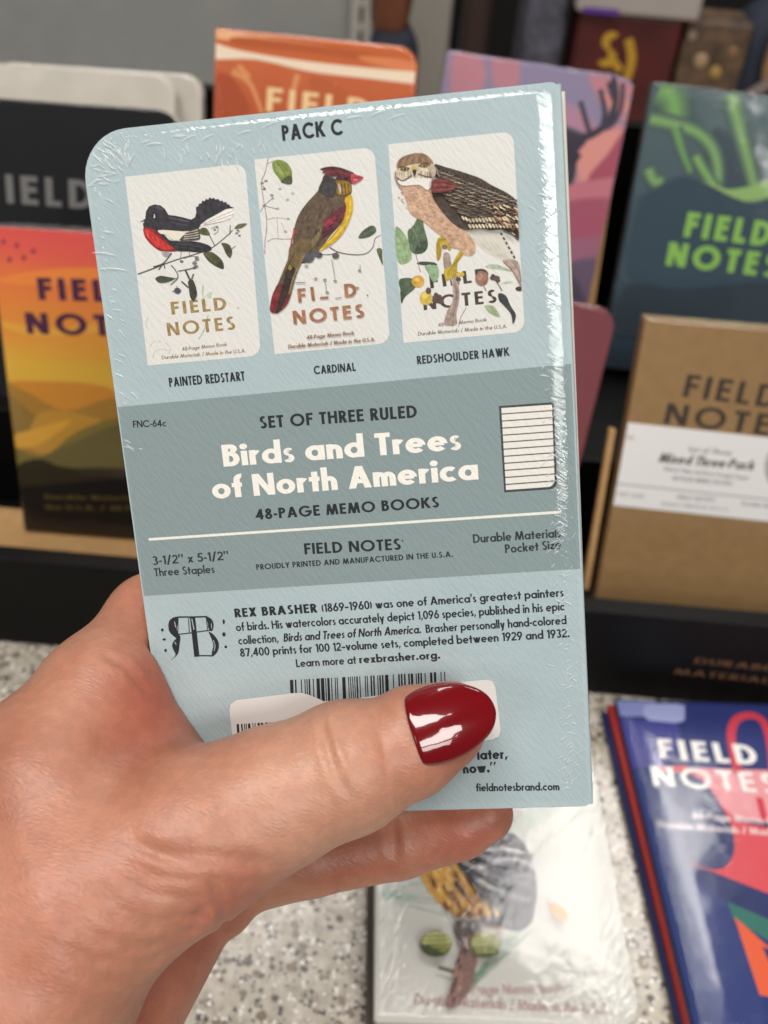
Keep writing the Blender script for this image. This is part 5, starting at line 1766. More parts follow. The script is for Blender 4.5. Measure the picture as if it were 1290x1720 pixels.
('p','1f1e20',[1853,11899,1873,11898,1858,12247,1839,12247]),
('p','1f1e20',[1901,11898,1952,11898,1938,12247,1887,12246]),
('p','1f1e20',[1995,11896,2014,11895,2001,12244,1982,12243]),
('p','1f1e20',[2042,11895,2062,11894,2048,12243,2029,12242]),
('p','1f1e20',[2105,11894,2156,11894,2143,12243,2092,12241]),
('p','1f1e20',[2176,11892,2227,11893,2214,12241,2163,12239]),
('p','1f1e20',[2271,11890,2321,11891,2309,12239,2258,12237]),
('p','1f1e20',[2342,11889,2361,11888,2349,12236,2330,12236]),
('p','1f1e20',[2381,11888,2400,11888,2388,12236,2369,12235]),
('p','1f1e20',[2421,11887,2440,11887,2428,12235,2409,12234]),
('p','1f1e20',[2483,11886,2502,11885,2490,12233,2471,12233]),
('p','1f1e20',[2545,11885,2596,11885,2584,12233,2534,12231]),
('p','1f1e20',[2639,11883,2658,11882,2647,12230,2628,12229]),
('p','1f1e20',[2686,11882,2705,11881,2694,12229,2675,12228]),
('p','1f1e20',[2748,11881,2767,11880,2756,12228,2737,12227]),
('p','1f1e20',[2810,11880,2861,11880,2850,12227,2799,12226]),
('p','1f1e20',[2881,11878,2914,11878,2903,12225,2870,12224]),
('p','1f1e20',[2934,11877,2984,11878,2974,12225,2924,12223]),
 ],
 'sunset': [
('s','9a3a48',[622,589,583,677,509,717,442,685,423,600,462,513,536,473,602,504]),
('s','9a3a48',[1153,702,1115,790,1041,830,974,799,954,714,993,626,1067,586,1134,618]),
('s','9a3a48',[790,1310,751,1400,676,1440,609,1408,589,1322,629,1233,703,1193,770,1225]),
('s','9a3a48',[1399,1200,1361,1289,1286,1329,1219,1298,1199,1212,1237,1123,1312,1083,1379,1114]),
('s','9a3a48',[1826,905,1788,994,1714,1034,1647,1002,1626,917,1664,829,1738,789,1805,820]),
('s','e8843c',[64,2198,1745,1722,4263,1445,4603,1920,1683,2349]),
('s','e0a03c',[-144,3995,2530,4139,4608,3697,4579,4114,1462,4573]),
('s','c8842a',[-605,6829,1264,6570,4408,6639,4864,7717,-720,7808]),
('s','a2762a',[-621,6968,692,7020,2464,7877,4638,7120,5247,7973,5128,9991,-1026,10413]),
('s','8a6a2a',[-628,7023,12,7203,858,7984,1468,8565,833,9556,-922,9530]),
('s','b8862c',[1098,8250,2464,7877,4811,8568,4874,9716,925,9986]),
('s','d29a30',[-361,9347,1041,8822,2696,8284,1241,9528,130,9807]),
('s','7a682a',[-922,9530,1184,10114,2917,8839,5105,8123,5213,10871,-1131,11311]),
('s','625624',[881,10429,3164,9109,5222,8399,5213,10871,807,11176]),
('s','2e2614',[-1131,11311,896,10281,2226,10632,5367,10563,5420,12061,-1311,12842]),
('p','150f0a',[-1184,11765,5487,10852,5300,14245,-1534,14739]),
('t','4a1f3c','FIELD',17.77,29.25,58.8,27.98,9.31,0.24,0.0),
('t','4a1f3c','NOTES',11.16,44.38,66.69,42.43,9.2,0.24,0.0),
('t','5a4a22','Durable Materials / Made in',11.4,123.01,81.84,119.27,2.48,0.2,0.0),
('t','5a4a22','the U.S.A. / 48-Page Memo',10.9,128.26,78.92,124.67,2.49,0.2,0.0),
 ],
 'orange': [
('s','e8b082',[-316,51,2064,172,5222,316,4188,550,1547,454,-310,381]),
('s','b4582c',[1012,265,4171,268,8625,484,8653,765,4720,645,1022,595]),
('s','ecd6bc',[-252,613,1028,785,3155,929,5269,977,7368,977,9457,978,9503,1404,6881,1405,4238,1358,1837,1095,-239,1234]),
('s','d88050',[6288,576,8367,507,9344,893,7624,906]),
('l','d8905c',2.63,[789,1672,1607,2083,2193,3261],0.6),
('l','d8905c',2.62,[3717,1526,3391,2900],0.6),
('l','d8905c',2.62,[5323,1741,5292,3216],0.6),
('l','d8905c',2.62,[1048,1406,1598,1840],0.6),
('s','a84c2a',[-9,1988,796,1914,1653,3312,25,3467]),
('s','b65c34',[4252,1597,5323,1741,6451,2612,4859,2762]),
('t','ecc894','FIELD',23.78,31.69,70.38,32.48,10.12,0.2,0.0),
('t','ecc894','NOTES',18.38,46.32,77.07,47.46,10.26,0.2,0.0),
 ],
 'black': [
('t','6e6c6a','FIELD',-0.06,43.74,50.14,44.02,12.37,0.22,0.0),
('t','6e6c6a','NOTES',-7.0,70.07,53.7,69.71,12.63,0.22,0.0),
 ],
 'pink': [
('s','917c94',[72,69,1446,-258,2092,825,1579,2659,701,3142]),
('s','9c7b8f',[163,168,1424,-132,2017,862,1546,2543,741,2986]),
('s','a87a8a',[254,267,1402,-7,1941,899,1512,2428,781,2830]),
('s','b47a86',[345,366,1380,119,1866,936,1479,2313,820,2674]),
('s','907b93',[2000,-179,3527,-47,3494,1767,2504,1555]),
('s','9a7a8e',[2073,-101,3473,20,3443,1684,2535,1490]),
('s','a57989',[2145,-23,3420,87,3392,1601,2567,1424]),
('s','b07884',[2218,55,3367,154,3341,1518,2598,1359]),
('s','917b92',[6696,-47,9094,308,9486,2005,8235,1830,7095,937]),
('s','9d7a8d',[6813,39,9014,365,9372,1922,8225,1761,7180,942]),
('s','a97988',[6930,126,8933,422,9258,1838,8215,1692,7264,948]),
('s','b57882',[7047,212,8853,480,9145,1755,8206,1623,7349,953]),
('s','967e90',[7366,825,8715,809,8943,1478,8160,1695]),
('s','a68088',[7442,856,8681,842,8889,1455,8172,1654]),
('s','b78280',[7519,887,8646,874,8836,1432,8183,1613]),
('s','c88478',[7596,918,8612,906,8782,1409,8194,1572]),
('s','8e7c96',[5059,1490,6786,1598,8005,2846,6669,3761,5406,3220]),
('s','967c94',[5168,1580,6753,1678,7871,2823,6645,3663,5487,3167]),
('s','9f7c92',[5277,1669,6720,1759,7737,2801,6621,3564,5568,3113]),
('s','a87c90',[5386,1759,6687,1839,7603,2779,6598,3466,5649,3060]),
('s','b27c86',[6543,2979,9198,2062,9751,4145,7439,5407]),
('s','bc8184',[6683,3033,9119,2191,9625,4102,7506,5259]),
('s','c58682',[6822,3087,9040,2320,9500,4060,7572,5111]),
('s','cf8a80',[6962,3142,8961,2449,9374,4018,7638,4964]),
('s','b56d73',[7604,4736,8309,3451,9113,2112,9689,5217,8283,5584]),
('s','ab5b67',[7663,4705,8327,3495,9084,2234,9625,5157,8301,5502]),
('s','a0485a',[7722,4674,8344,3539,9054,2355,9561,5097,8320,5421]),
('s','74687f',[5428,2668,6835,2593,7256,2978,6926,3667,7058,4620,6829,5507,5921,5114]),
('s','5e5568',[5488,2729,6824,2658,7223,3023,6909,3677,7035,4582,6818,5423,5956,5050]),
('s','494251',[5547,2790,6812,2722,7190,3068,6893,3687,7012,4543,6807,5339,5991,4987]),
('s','332e3a',[5607,2850,6801,2787,7157,3113,6877,3698,6989,4505,6795,5255,6026,4923]),
('s','a86473',[5912,5518,9367,4379,9571,5866,6747,6351]),
('s','b06875',[6030,5518,9282,4446,9473,5846,6816,6302]),
('s','b86c78',[6147,5518,9196,4513,9374,5826,6884,6253]),
('s','9e596b',[6091,6252,9439,5436,9857,7892,6523,8400]),
('s','9c5365',[6202,6295,9354,5526,9746,7838,6610,8315]),
('s','9a4c60',[6313,6338,9269,5616,9635,7784,6696,8232]),
('s','97566b',[6463,7971,9587,7171,9470,8767,6708,9191]),
('s','95586d',[6557,7989,9498,7235,9387,8738,6788,9137]),
('s','925a70',[6650,8006,9409,7300,9304,8709,6868,9082]),
('s','74536a',[6770,9317,9263,8271,9465,11547,7289,11891]),
('s','684f65',[6854,9371,9201,8385,9390,11470,7343,11793]),
('s','5c4a60',[6938,9425,9139,8500,9315,11392,7397,11695]),
('s','544559',[6993,10149,8017,9318,9169,11517,7464,12481]),
('s','4d3f53',[7047,10191,8011,9408,9095,11478,7490,12384]),
('s','453a4c',[7101,10232,8005,9498,9020,11439,7517,12288]),
('l','352d3c',2.51,[7855,47,8173,968,8097,1905,7513,2630,6577,3089,5983,3283],1.5),
('l','3c3444',1.96,[8359,288,8506,1316,8254,2095,7856,2366],1.3),
('l','3c3444',1.96,[7692,330,8069,1009],1.2),
('l','3c3444',1.96,[7376,687,7791,1550,7834,2262],1.3),
('l','3c3444',1.97,[6578,1325,7046,2188,7357,2707],1.3),
('l','352d3c',2.27,[5661,1985,6015,2738,6577,3089],1.4),
('l','302836',4.0,[6101,3157,6490,3645,7034,3894],1.3),
 ],
 'green': [
('s','405156',[1715,-22,6277,-162,7926,1818,4777,3279,2550,2052]),
('s','45565a',[1956,94,6143,-36,7654,1782,4766,3120,2724,1996]),
('s','4a5b5e',[2197,209,6010,90,7383,1746,4756,2962,2899,1940]),
('s','4e6062',[2438,324,5876,217,7112,1710,4745,2804,3073,1885]),
('s','3a4a50',[3658,1619,5764,3973,5253,5169,3027,3161]),
('s','38484f',[3721,1770,5652,3931,5184,5027,3142,3186]),
('s','36464e',[3783,1922,5541,3889,5114,4886,3257,3212]),
('s','34444c',[3846,2074,5430,3848,5045,4744,3372,3237]),
('l','415453',18.32,[347,284,1052,610,1361,1526]),
('l','475e53',15.84,[347,284,1052,610,1361,1526]),
('l','4e6954',13.37,[347,284,1052,610,1361,1526]),
('l','567555',10.89,[347,284,1052,610,1361,1526]),
('l','5e8156',8.41,[347,284,1052,610,1361,1526]),
('l','668e57',5.94,[347,284,1052,610,1361,1526]),
('l','6f9c58',3.46,[347,284,1052,610,1361,1526]),
('l','425453',8.78,[161,1659,1291,1753,2514,2002,3412,2620,3924,3596,4071,4513],0.8),
('l','495f55',7.6,[161,1659,1291,1753,2514,2002,3412,2620,3924,3596,4071,4513],0.8),
('l','526a57',6.41,[161,1659,1291,1753,2514,2002,3412,2620,3924,3596,4071,4513],0.8),
('l','5b7759',5.22,[161,1659,1291,1753,2514,2002,3412,2620,3924,3596,4071,4513],0.8),
('l','64845b',4.04,[161,1659,1291,1753,2514,2002,3412,2620,3924,3596,4071,4513],0.8),
('l','6e925e',2.85,[161,1659,1291,1753,2514,2002,3412,2620,3924,3596,4071,4513],0.8),
('l','78a060',1.66,[161,1659,1291,1753,2514,2002,3412,2620,3924,3596,4071,4513],0.8),
('l','405353',7.41,[1445,1928,2018,2971,2627,3884],0.5),
('l','465d53',6.41,[1445,1928,2018,2971,2627,3884],0.5),
('l','4d6754',5.41,[1445,1928,2018,2971,2627,3884],0.5),
('l','547355',4.4,[1445,1928,2018,2971,2627,3884],0.5),
('l','5b7f56',3.4,[1445,1928,2018,2971,2627,3884],0.5),
('l','628b57',2.4,[1445,1928,2018,2971,2627,3884],0.5),
('l','6a9858',1.4,[1445,1928,2018,2971,2627,3884],0.5),
('l','425553',7.0,[2691,3090,3320,3805,4071,4513],0.8),
('l','4a6054',6.05,[2691,3090,3320,3805,4071,4513],0.8),
('l','526d56',5.11,[2691,3090,3320,3805,4071,4513],0.8),
('l','5c7b57',4.16,[2691,3090,3320,3805,4071,4513],0.8),
('l','658959',3.21,[2691,3090,3320,3805,4071,4513],0.8),
('l','70985a',2.27,[2691,3090,3320,3805,4071,4513],0.8),
('l','7aa85c',1.32,[2691,3090,3320,3805,4071,4513],0.8),
('l','425453',10.96,[3779,124,4434,1460,5266,3024,6149,4760],0.6),
('l','495f55',9.48,[3779,124,4434,1460,5266,3024,6149,4760],0.6),
('l','526a57',8.0,[3779,124,4434,1460,5266,3024,6149,4760],0.6),
('l','5b7759',6.52,[3779,124,4434,1460,5266,3024,6149,4760],0.6),
('l','64845b',5.04,[3779,124,4434,1460,5266,3024,6149,4760],0.6),
('l','6e925e',3.56,[3779,124,4434,1460,5266,3024,6149,4760],0.6),
('l','78a060',2.07,[3779,124,4434,1460,5266,3024,6149,4760],0.6),
('l','405353',8.22,[5876,217,6829,1741,7583,3603],0.8),
('l','465d53',7.11,[5876,217,6829,1741,7583,3603],0.8),
('l','4d6754',6.0,[5876,217,6829,1741,7583,3603],0.8),
('l','547355',4.89,[5876,217,6829,1741,7583,3603],0.8),
('l','5b7f56',3.78,[5876,217,6829,1741,7583,3603],0.8),
('l','628b57',2.67,[5876,217,6829,1741,7583,3603],0.8),
('l','6a9858',1.55,[5876,217,6829,1741,7583,3603],0.8),
('l','425453',8.45,[506,3955,978,4525,1293,4318],0.7),
('l','495f55',7.31,[506,3955,978,4525,1293,4318],0.7),
('l','526a57',6.17,[506,3955,978,4525,1293,4318],0.7),
('l','5b7759',5.03,[506,3955,978,4525,1293,4318],0.7),
('l','64845b',3.88,[506,3955,978,4525,1293,4318],0.7),
('l','6e925e',2.74,[506,3955,978,4525,1293,4318],0.7),
('l','78a060',1.6,[506,3955,978,4525,1293,4318],0.7),
('s','4e6356',[3031,4173,4361,4475,5847,4078,7193,3475,7428,4427,5225,5136,3921,4981]),
('s','617a5a',[3217,4191,4438,4468,5801,4104,7036,3550,7251,4424,5231,5074,4034,4932]),
('s','74915e',[3404,4209,4515,4461,5755,4130,6880,3625,7074,4421,5236,5012,4148,4883]),
('s','86a862',[3591,4227,4592,4454,5709,4156,6723,3701,6897,4418,5241,4950,4262,4834]),
('s','384950',[134,5859,1087,4747,2242,4058,3596,4336,4996,4798,6317,4896,8352,3979,9610,8939,810,9998]),
('s','33464e',[244,5855,1171,4773,2293,4103,3611,4374,4973,4822,6257,4918,8237,4026,9456,8849,904,9877]),
('s','2e424d',[354,5851,1254,4799,2345,4148,3625,4411,4949,4847,6197,4940,8122,4073,9303,8758,998,9755]),
('s','2a3f4b',[465,5847,1338,4826,2396,4193,3640,4449,4925,4872,6137,4962,8007,4120,9149,8667,1092,9634]),
('s','273a45',[467,9630,3429,9472,9457,8422,10140,11117,641,12286]),
('s','253540',[628,9650,3481,9498,9289,8486,9944,11082,799,12207]),
('s','22303a',[790,9670,3533,9524,9120,8550,9747,11047,957,12127]),
('t','7fb04e','FIELD',28.91,69.36,72.07,69.3,12.07,0.25,0.0),
('t','7fb04e','NOTES',22.92,84.33,79.25,83.93,11.59,0.25,0.0),
 ],
 'kraft': [
('t','3a3026','FIELD',21.64,32.46,62.51,34.11,10.15,0.2,0.0),
('t','3a3026','NOTES',15.74,45.59,72.25,46.95,9.74,0.2,0.0),
 ],
 'kraft_band': [
('p','e4e2e0',[-50,4631,8950,4801,8950,8760,-50,8610]),
('t','6a6868','Set of Three',28.77,57.22,48.18,57.36,2.39,0.16,0.0),
('t','33312f','Mixed Three-Pack',16.63,63.49,59.31,63.4,4.54,0.2,0.15),
('t','77757a','Ruled, Plain and Dot-Graph Paper',19.98,67.18,58.46,68.08,1.88,0.16,0.0),
('t','77757a','48-PAGE MEMO BOOKS',24.26,71.38,51.71,71.62,2.15,0.17,0.0),
('l','8a888a',0.54,[-10,7548,7703,7673]),
('t','8a888a','FIELD NOTES',28.37,80.32,45.39,80.12,2.17,0.17,0.0),
('t','8a888a','PROUDLY PRINTED IN THE U.S.A.',21.71,83.92,52.92,83.81,1.36,0.16,0.0),
('t','8a888a','Durable Materials',57.62,80.4,77.96,80.76,1.9,0.15,0.0),
('t','8a888a','3-1/2" x 5-1/2"',1.13,81.21,13.66,81.46,1.9,0.15,0.0),
('t','8a888a','FNC',0.83,53.95,4.54,53.89,1.59,0.15,0.0),
('s','b0aeb0',[7227,6073,7242,6679,7002,6956,6650,6736,6395,6153,6385,5552,6623,5283,6971,5497]),
 ],
 'bird': [
('l','9ab6a6',0.56,[199,9460,1509,9060,2821,9128]),
('l','9ab6a6',0.56,[199,9576,1928,9626,3406,10254]),
('l','9ab6a6',0.56,[199,9414,1074,8911,2402,8669]),
('l','9ab6a6',0.56,[307,9687,1913,10083,3184,10374]),
('l','9ab6a6',0.56,[199,9530,1276,9765]),
('l','76947c',0.6,[2599,13420,3471,12394,5063,10860]),
('l','76947c',0.6,[2509,13227,4577,11524,5502,10735]),
('l','76947c',0.6,[3036,12813,4386,11317,5300,10632]),
('l','b4b8ae',0.85,[5514,10625,6262,11468,7400,12269]),
('l','b4b8ae',0.9,[5827,7801,6988,6738,8485,5341]),
('l','b4b8ae',0.9,[6026,8040,7232,7494]),
('l','9ab4a6',0.43,[199,9507,1070,9147,1953,8877],0.3),
('l','9ab4a6',0.43,[221,9506,1199,9306,2143,9106],0.3),
('l','9ab4a6',0.43,[243,9505,1326,9464,2330,9333],0.3),
('l','9ab4a6',0.43,[264,9504,1452,9621,2516,9558],0.3),
('l','9ab4a6',0.43,[286,9503,1578,9777,2701,9781],0.3),
('l','7c987e',0.5,[2641,13380,3914,11967,4884,10954],0.4),
('l','7c987e',0.5,[2705,13300,3992,12027,5026,11014],0.4),
('l','7c987e',0.5,[2770,13219,4070,12087,5168,11075],0.4),
('l','a9bcae',0.68,[3838,7128,5551,6065,7037,5461],0.4),
('l','a9bcae',0.68,[4160,7115,5939,5941,7506,5166],0.4),
('l','a9bcae',0.68,[4482,7101,6330,5817,7981,4867],0.4),
('l','a9bcae',0.68,[4804,7088,6723,5692,8461,4565],0.4),
('l','a9bcae',0.68,[5126,7074,7119,5566,8948,4259],0.4),
('l','a9bcae',0.68,[5449,7060,7516,5439,9441,3949],0.4),
('t','b49c98','48-Page Memo Book',27.59,130.61,64.45,128.89,3.41,0.17,0.0),
('t','b09690','Durable Materials / Made in the U.S.A.',13.23,134.2,79.66,135.54,3.57,0.17,0.0),
('s','55515c',[2591,6925,5244,6812,5970,8530,5582,10400,4657,10655,3481,9102]),
('s','d29a44',[1332,6978,2949,6651,3512,8626,3961,10009,4657,10655,3597,10582,2558,10060,1834,9165,1485,8222]),
('s','57525c',[4657,10655,3602,10515,4286,9997,5607,10175,5438,10539]),
('l','e0b050',1.51,[3855,9692,3981,10030],0.5),
('l','e0b050',1.59,[2420,7136,2563,7509],0.5),
('l','e0b050',1.52,[3904,9403,4031,9744],0.5),
('l','3f3326',1.52,[3568,9412,3697,9754],0.5),
('l','e0b050',1.52,[3919,9263,4046,9607],0.5),
('l','e0b050',1.58,[2465,7378,2607,7747],0.5),
('l','8a5a20',1.55,[3982,8489,4110,8844],0.5),
('l','6a4420',1.52,[3758,9317,3886,9660],0.5),
('l','a8742c',1.58,[1659,7249,1807,7621],0.5),
('l','e0b050',1.5,[3946,9968,4071,10302],0.5),
('l','e6bc62',1.5,[4288,9946,4410,10281],0.5),
('l','e6bc62',1.49,[3118,10174,3248,10504],0.5),
('l','6a4420',1.53,[2478,9052,2615,9398],0.5),
('l','e6bc62',1.58,[2535,7465,2676,7833],0.5),
('l','e0b050',1.57,[2371,7730,2513,8095],0.5),
('l','e6bc62',1.51,[3975,9855,4100,10190],0.5),
('l','e0b050',1.55,[2326,8333,2466,8689],0.5),
('l','e0b050',1.52,[2231,9305,2369,9648],0.5),
('l','e0b050',1.55,[3797,8342,3927,8698],0.5),
('l','e6bc62',1.51,[3985,9607,4110,9946],0.5),
('l','e0b050',1.56,[2740,8073,2878,8433],0.5),
('l','3f3326',1.55,[3563,8526,3695,8880],0.5),
('l','e6bc62',1.57,[1395,7525,1544,7892],0.5),
('l','e6bc62',1.56,[2993,8149,3129,8508],0.5),
('l','e0b050',1.55,[2150,8449,2291,8803],0.5),
('l','e0b050',1.56,[3373,7929,3507,8292],0.5),
('l','3f3326',1.54,[3475,8661,3606,9013],0.5),
('l','e0b050',1.56,[2575,8087,2714,8447],0.5),
('l','e6bc62',1.52,[2345,9239,2483,9583],0.5),
('l','6a4420',1.53,[2526,9054,2663,9400],0.5),
('l','3f3326',1.49,[3344,10181,3472,10511],0.5),
('l','6a4420',1.5,[3829,10046,3954,10379],0.5),
('l','8a5a20',1.53,[3129,9097,3262,9443],0.5),
('l','6a4420',1.52,[3151,9281,3283,9624],0.5),
('l','e6bc62',1.55,[3346,8439,3479,8794],0.5),
('l','8a5a20',1.54,[2931,8608,3066,8960],0.5),
('l','6a4420',1.57,[3611,7838,3744,8201],0.5),
('l','3f3326',1.58,[1653,7453,1800,7822],0.5),
('l','8a5a20',1.52,[2842,9425,2976,9766],0.5),
('l','a8742c',1.52,[3343,9334,3473,9677],0.5),
('l','a8742c',1.5,[3259,10029,3388,10361],0.5),
('l','3f3326',1.5,[3266,9989,3395,10323],0.5),
('l','3f3326',1.52,[2762,9333,2897,9675],0.5),
('l','6a4420',1.55,[3893,8499,4022,8853],0.5),
('l','6a4420',1.53,[2865,8966,3000,9313],0.5),
('l','8a5a20',1.54,[3407,8804,3539,9154],0.5),
('l','8a5a20',1.56,[3787,8140,3917,8499],0.5),
('l','3f3326',1.5,[3734,10090,3860,10422],0.5),
('l','a8742c',1.5,[2671,9931,2804,10264],0.5),
('l','e0b050',1.54,[3117,8585,3251,8937],0.5),
('l','6a4420',1.58,[3496,7454,3630,7823],0.5),
('l','e6bc62',1.59,[3107,7136,3245,7510],0.5),
('l','3f3326',1.57,[3717,7633,3850,8000],0.5),
('l','a8742c',1.57,[2624,7810,2764,8174],0.5),
('l','a8742c',1.52,[3558,9370,3687,9712],0.5),
('l','6a4420',1.57,[2738,7604,2878,7971],0.5),
('l','e0b050',1.51,[2539,9549,2674,9888],0.5),
('l','e6bc62',1.59,[3132,7063,3270,7438],0.5),
('l','3f3326',1.52,[3093,9220,3226,9564],0.5),
('l','3f3326',1.53,[2064,8883,2205,9231],0.5),
('l','a8742c',1.52,[2505,9256,2641,9600],0.5),
('l','8a5a20',1.58,[2638,7261,2779,7633],0.5),
('l','3f3326',1.59,[2937,7242,3076,7614],0.5),
('l','e6bc62',1.59,[2584,7164,2725,7537],0.5),
('l','e6bc62',1.55,[2051,8440,2192,8795],0.5),
('l','8a5a20',1.5,[3483,10103,3611,10435],0.5),
('l','8a5a20',1.52,[2820,9426,2954,9767],0.5),
('l','a8742c',1.58,[1729,7473,1876,7841],0.5),
('l','3f3326',1.52,[3746,9239,3874,9583],0.5),
('l','6a4420',1.52,[2673,9382,2807,9723],0.5),
('l','3f3326',1.57,[2814,7732,2953,8097],0.5),
('l','a8742c',1.51,[3815,9587,3942,9926],0.5),
('l','e6bc62',1.59,[2279,7111,2423,7485],0.5),
('l','3f3326',1.52,[3863,9451,3990,9792],0.5),
('l','3f3326',1.53,[2996,8978,3130,9326],0.5),
('l','8a5a20',1.59,[1805,7120,1953,7493],0.5),
('l','6a4420',1.54,[2909,8591,3045,8944],0.5),
('l','e0b050',1.58,[2247,7520,2390,7888],0.5),
('l','3f3326',1.57,[3154,7855,3289,8218],0.5),
('l','e6bc62',1.53,[2554,9024,2690,9370],0.5),
('l','6a4420',1.51,[2954,9752,3086,10088],0.5),
('l','8a5a20',1.56,[2158,8082,2300,8441],0.5),
('l','a8742c',1.54,[1939,8580,2081,8933],0.5),
('l','8a5a20',1.5,[3123,10107,3253,10438],0.5),
('l','e6bc62',1.58,[3068,7444,3205,7813],0.5),
('l','e6bc62',1.54,[2600,8677,2738,9028],0.5),
('l','e0b050',1.54,[3834,8807,3962,9157],0.5),
('l','e0b050',1.51,[2543,9581,2678,9920],0.5),
('l','6a4420',1.51,[4096,9785,4220,10122],0.5),
('l','6a4420',1.56,[2708,8127,2846,8486],0.5),
('l','6a4420',1.5,[2474,9845,2609,10180],0.5),
('l','e6bc62',1.55,[1890,8449,2033,8804],0.5),
('l','8a5a20',1.5,[3749,10018,3875,10351],0.5),
('l','a8742c',1.55,[1948,8461,2091,8815],0.5),
('l','e6bc62',1.5,[2940,10131,3071,10463],0.5),
('l','6a4420',1.49,[2954,10175,3085,10506],0.5),
('l','6a4420',1.55,[3685,8319,3816,8676],0.5),
('l','8a5a20',1.51,[3390,9634,3519,9972],0.5),
('l','37353f',2.03,[2568,7434,3734,8617,5396,9728],0.4),
('l','82808c',2.04,[2922,7167,4444,8103,5830,8775],0.4),
('l','d6d2d2',2.02,[3576,7644,4941,7588,5827,7801],0.4),
('l','c8c6ca',1.99,[3748,8424,5130,7978,5947,8337],0.4),
('l','6a6872',1.98,[3290,8634,4563,9296,5615,9720],0.4),
('l','3b3840',1.96,[3685,9329,4719,9981,5443,10293],0.4),
('l','2e2c33',2.01,[2883,7920,3701,9094,4295,9883],0.4),
('l','77757f',1.14,[3806,7192,4247,7402],0.4),
('l','2f2d36',1.12,[5148,7838,5579,8043],0.4),
('l','2f2d36',1.11,[3293,8392,3725,8593],0.4),
('l','77757f',1.12,[3661,7648,4098,7854],0.4),
('l','77757f',1.13,[3574,7419,4013,7627],0.4),
('l','44424c',1.11,[5213,8179,5641,8381],0.4),
('l','77757f',1.11,[4627,8184,5056,8386],0.4),
('l','a3a1a8',1.11,[4205,8314,4635,8515],0.4),
('l','a3a1a8',1.11,[4870,8531,5296,8730],0.4),
('l','2f2d36',1.13,[5413,7479,5846,7687],0.4),
('l','44424c',1.11,[3247,8133,3681,8335],0.4),
('l','2f2d36',1.12,[5591,7745,6021,7950],0.4),
('l','2f2d36',1.1,[3104,8486,3535,8686],0.4),
('l','2f2d36',1.12,[4049,8056,4481,8259],0.4),
('l','77757f',1.11,[4894,8367,5321,8568],0.4),
('l','44424c',1.14,[5233,7294,5669,7504],0.4),
('l','77757f',1.11,[4920,8262,5347,8463],0.4),
('l','2f2d36',1.12,[3371,7820,3808,8025],0.4),
('l','77757f',1.11,[5265,8474,5690,8674],0.4),
('l','2f2d36',1.12,[4799,7813,5231,8018],0.4),
('l','77757f',1.12,[4309,7712,4744,7918],0.4),
('l','77757f',1.11,[5017,8551,5442,8750],0.4),
('l','a3a1a8',1.13,[4225,7500,4662,7707],0.4),
('l','a3a1a8',1.11,[3819,8161,4252,8363],0.4),
('l','2f2d36',1.1,[4178,8573,4606,8772],0.4),
('l','2f2d36',1.13,[4383,7485,4819,7692],0.4),
('l','aeacb2',1.01,[3016,7542,4115,7994,5568,8108],0.4),
('l','aeacb2',1.0,[3204,8202,4391,8735,5737,9016],0.4),
('l','aeacb2',0.99,[3714,8904,4771,9428,5658,9718],0.4),
('l','26242c',2.02,[3114,7812,4203,8308,5706,8492],0.5),
('l','26242c',1.99,[3407,8534,4580,9107,5697,9370],0.5),
('l','26242c',1.96,[3908,9274,4736,9798,5536,10042],0.5),
('l','26242c',2.04,[2580,7181,3193,8397,3978,9780],0.5),
('s','4a4038',[2812,10543,3394,10433,3760,10686,3439,11349,2920,11259]),
('s','85655c',[3095,11146,3499,11088,3499,11980,3239,12807,2799,13414,2430,13620,2359,13428,2681,12623,2932,11790]),
('l','a0786a',1.02,[2963,12465,2847,12712],0.5),
('l','4c3a36',1.03,[2932,11727,2814,11983],0.5),
('l','b08a78',1.0,[2677,13141,2564,13381],0.5),
('l','a0786a',1.03,[2950,11693,2832,11948],0.5),
('l','b08a78',1.01,[2874,12823,2759,13066],0.5),
('l','4c3a36',1.01,[2640,12840,2527,13083],0.5),
('l','a0786a',1.04,[3264,11547,3144,11804],0.5),
('l','6a4c44',1.01,[2779,12573,2664,12819],0.5),
('l','6a4c44',1.0,[2525,13274,2413,13512],0.5),
('l','4c3a36',1.0,[2675,13202,2562,13441],0.5),
('l','6a4c44',1.01,[2645,12737,2531,12981],0.5),
('l','b08a78',1.04,[3293,11470,3172,11728],0.5),
('l','4c3a36',1.01,[2733,12639,2618,12884],0.5),
('l','a0786a',1.02,[2934,12375,2818,12623],0.5),
('l','a0786a',1.02,[2909,12455,2793,12702],0.5),
('l','a0786a',1.03,[2978,11999,2861,12251],0.5),
('l','6a4c44',1.04,[3224,11557,3104,11815],0.5),
('l','a0786a',1.0,[2523,13219,2412,13458],0.5),
('l','4c3a36',1.04,[3159,11489,3039,11747],0.5),
('l','6a4c44',1.04,[3016,11530,2898,11787],0.5),
('l','a0786a',1.02,[2785,12274,2670,12523],0.5),
('l','a0786a',1.02,[2826,12110,2710,12360],0.5),
('l','4c3a36',1.02,[2942,12094,2825,12345],0.5),
('l','6a4c44',1.0,[2656,12907,2543,13149],0.5),
('l','a0786a',1.02,[2830,12306,2714,12554],0.5),
('l','4c3a36',1.03,[2880,11876,2763,12130],0.5),
('l','5c4a44',1.22,[2148,12231,2694,12378]),
('s','5a5e34',[2662,11397,2481,11732,2080,11881,1689,11759,1534,11435,1709,11095,2116,10941,2512,11067]),
('s','c2c278',[2622,11355,2462,11631,2105,11754,1757,11655,1619,11389,1774,11110,2135,10984,2488,11086]),
('s','565c28',[1820,11305,1799,11339,1751,11355,1704,11343,1686,11310,1706,11276,1754,11260,1801,11273]),
('s','d6d890',[1803,11246,1788,11277,1753,11290,1720,11279,1706,11249,1721,11218,1756,11204,1790,11216]),
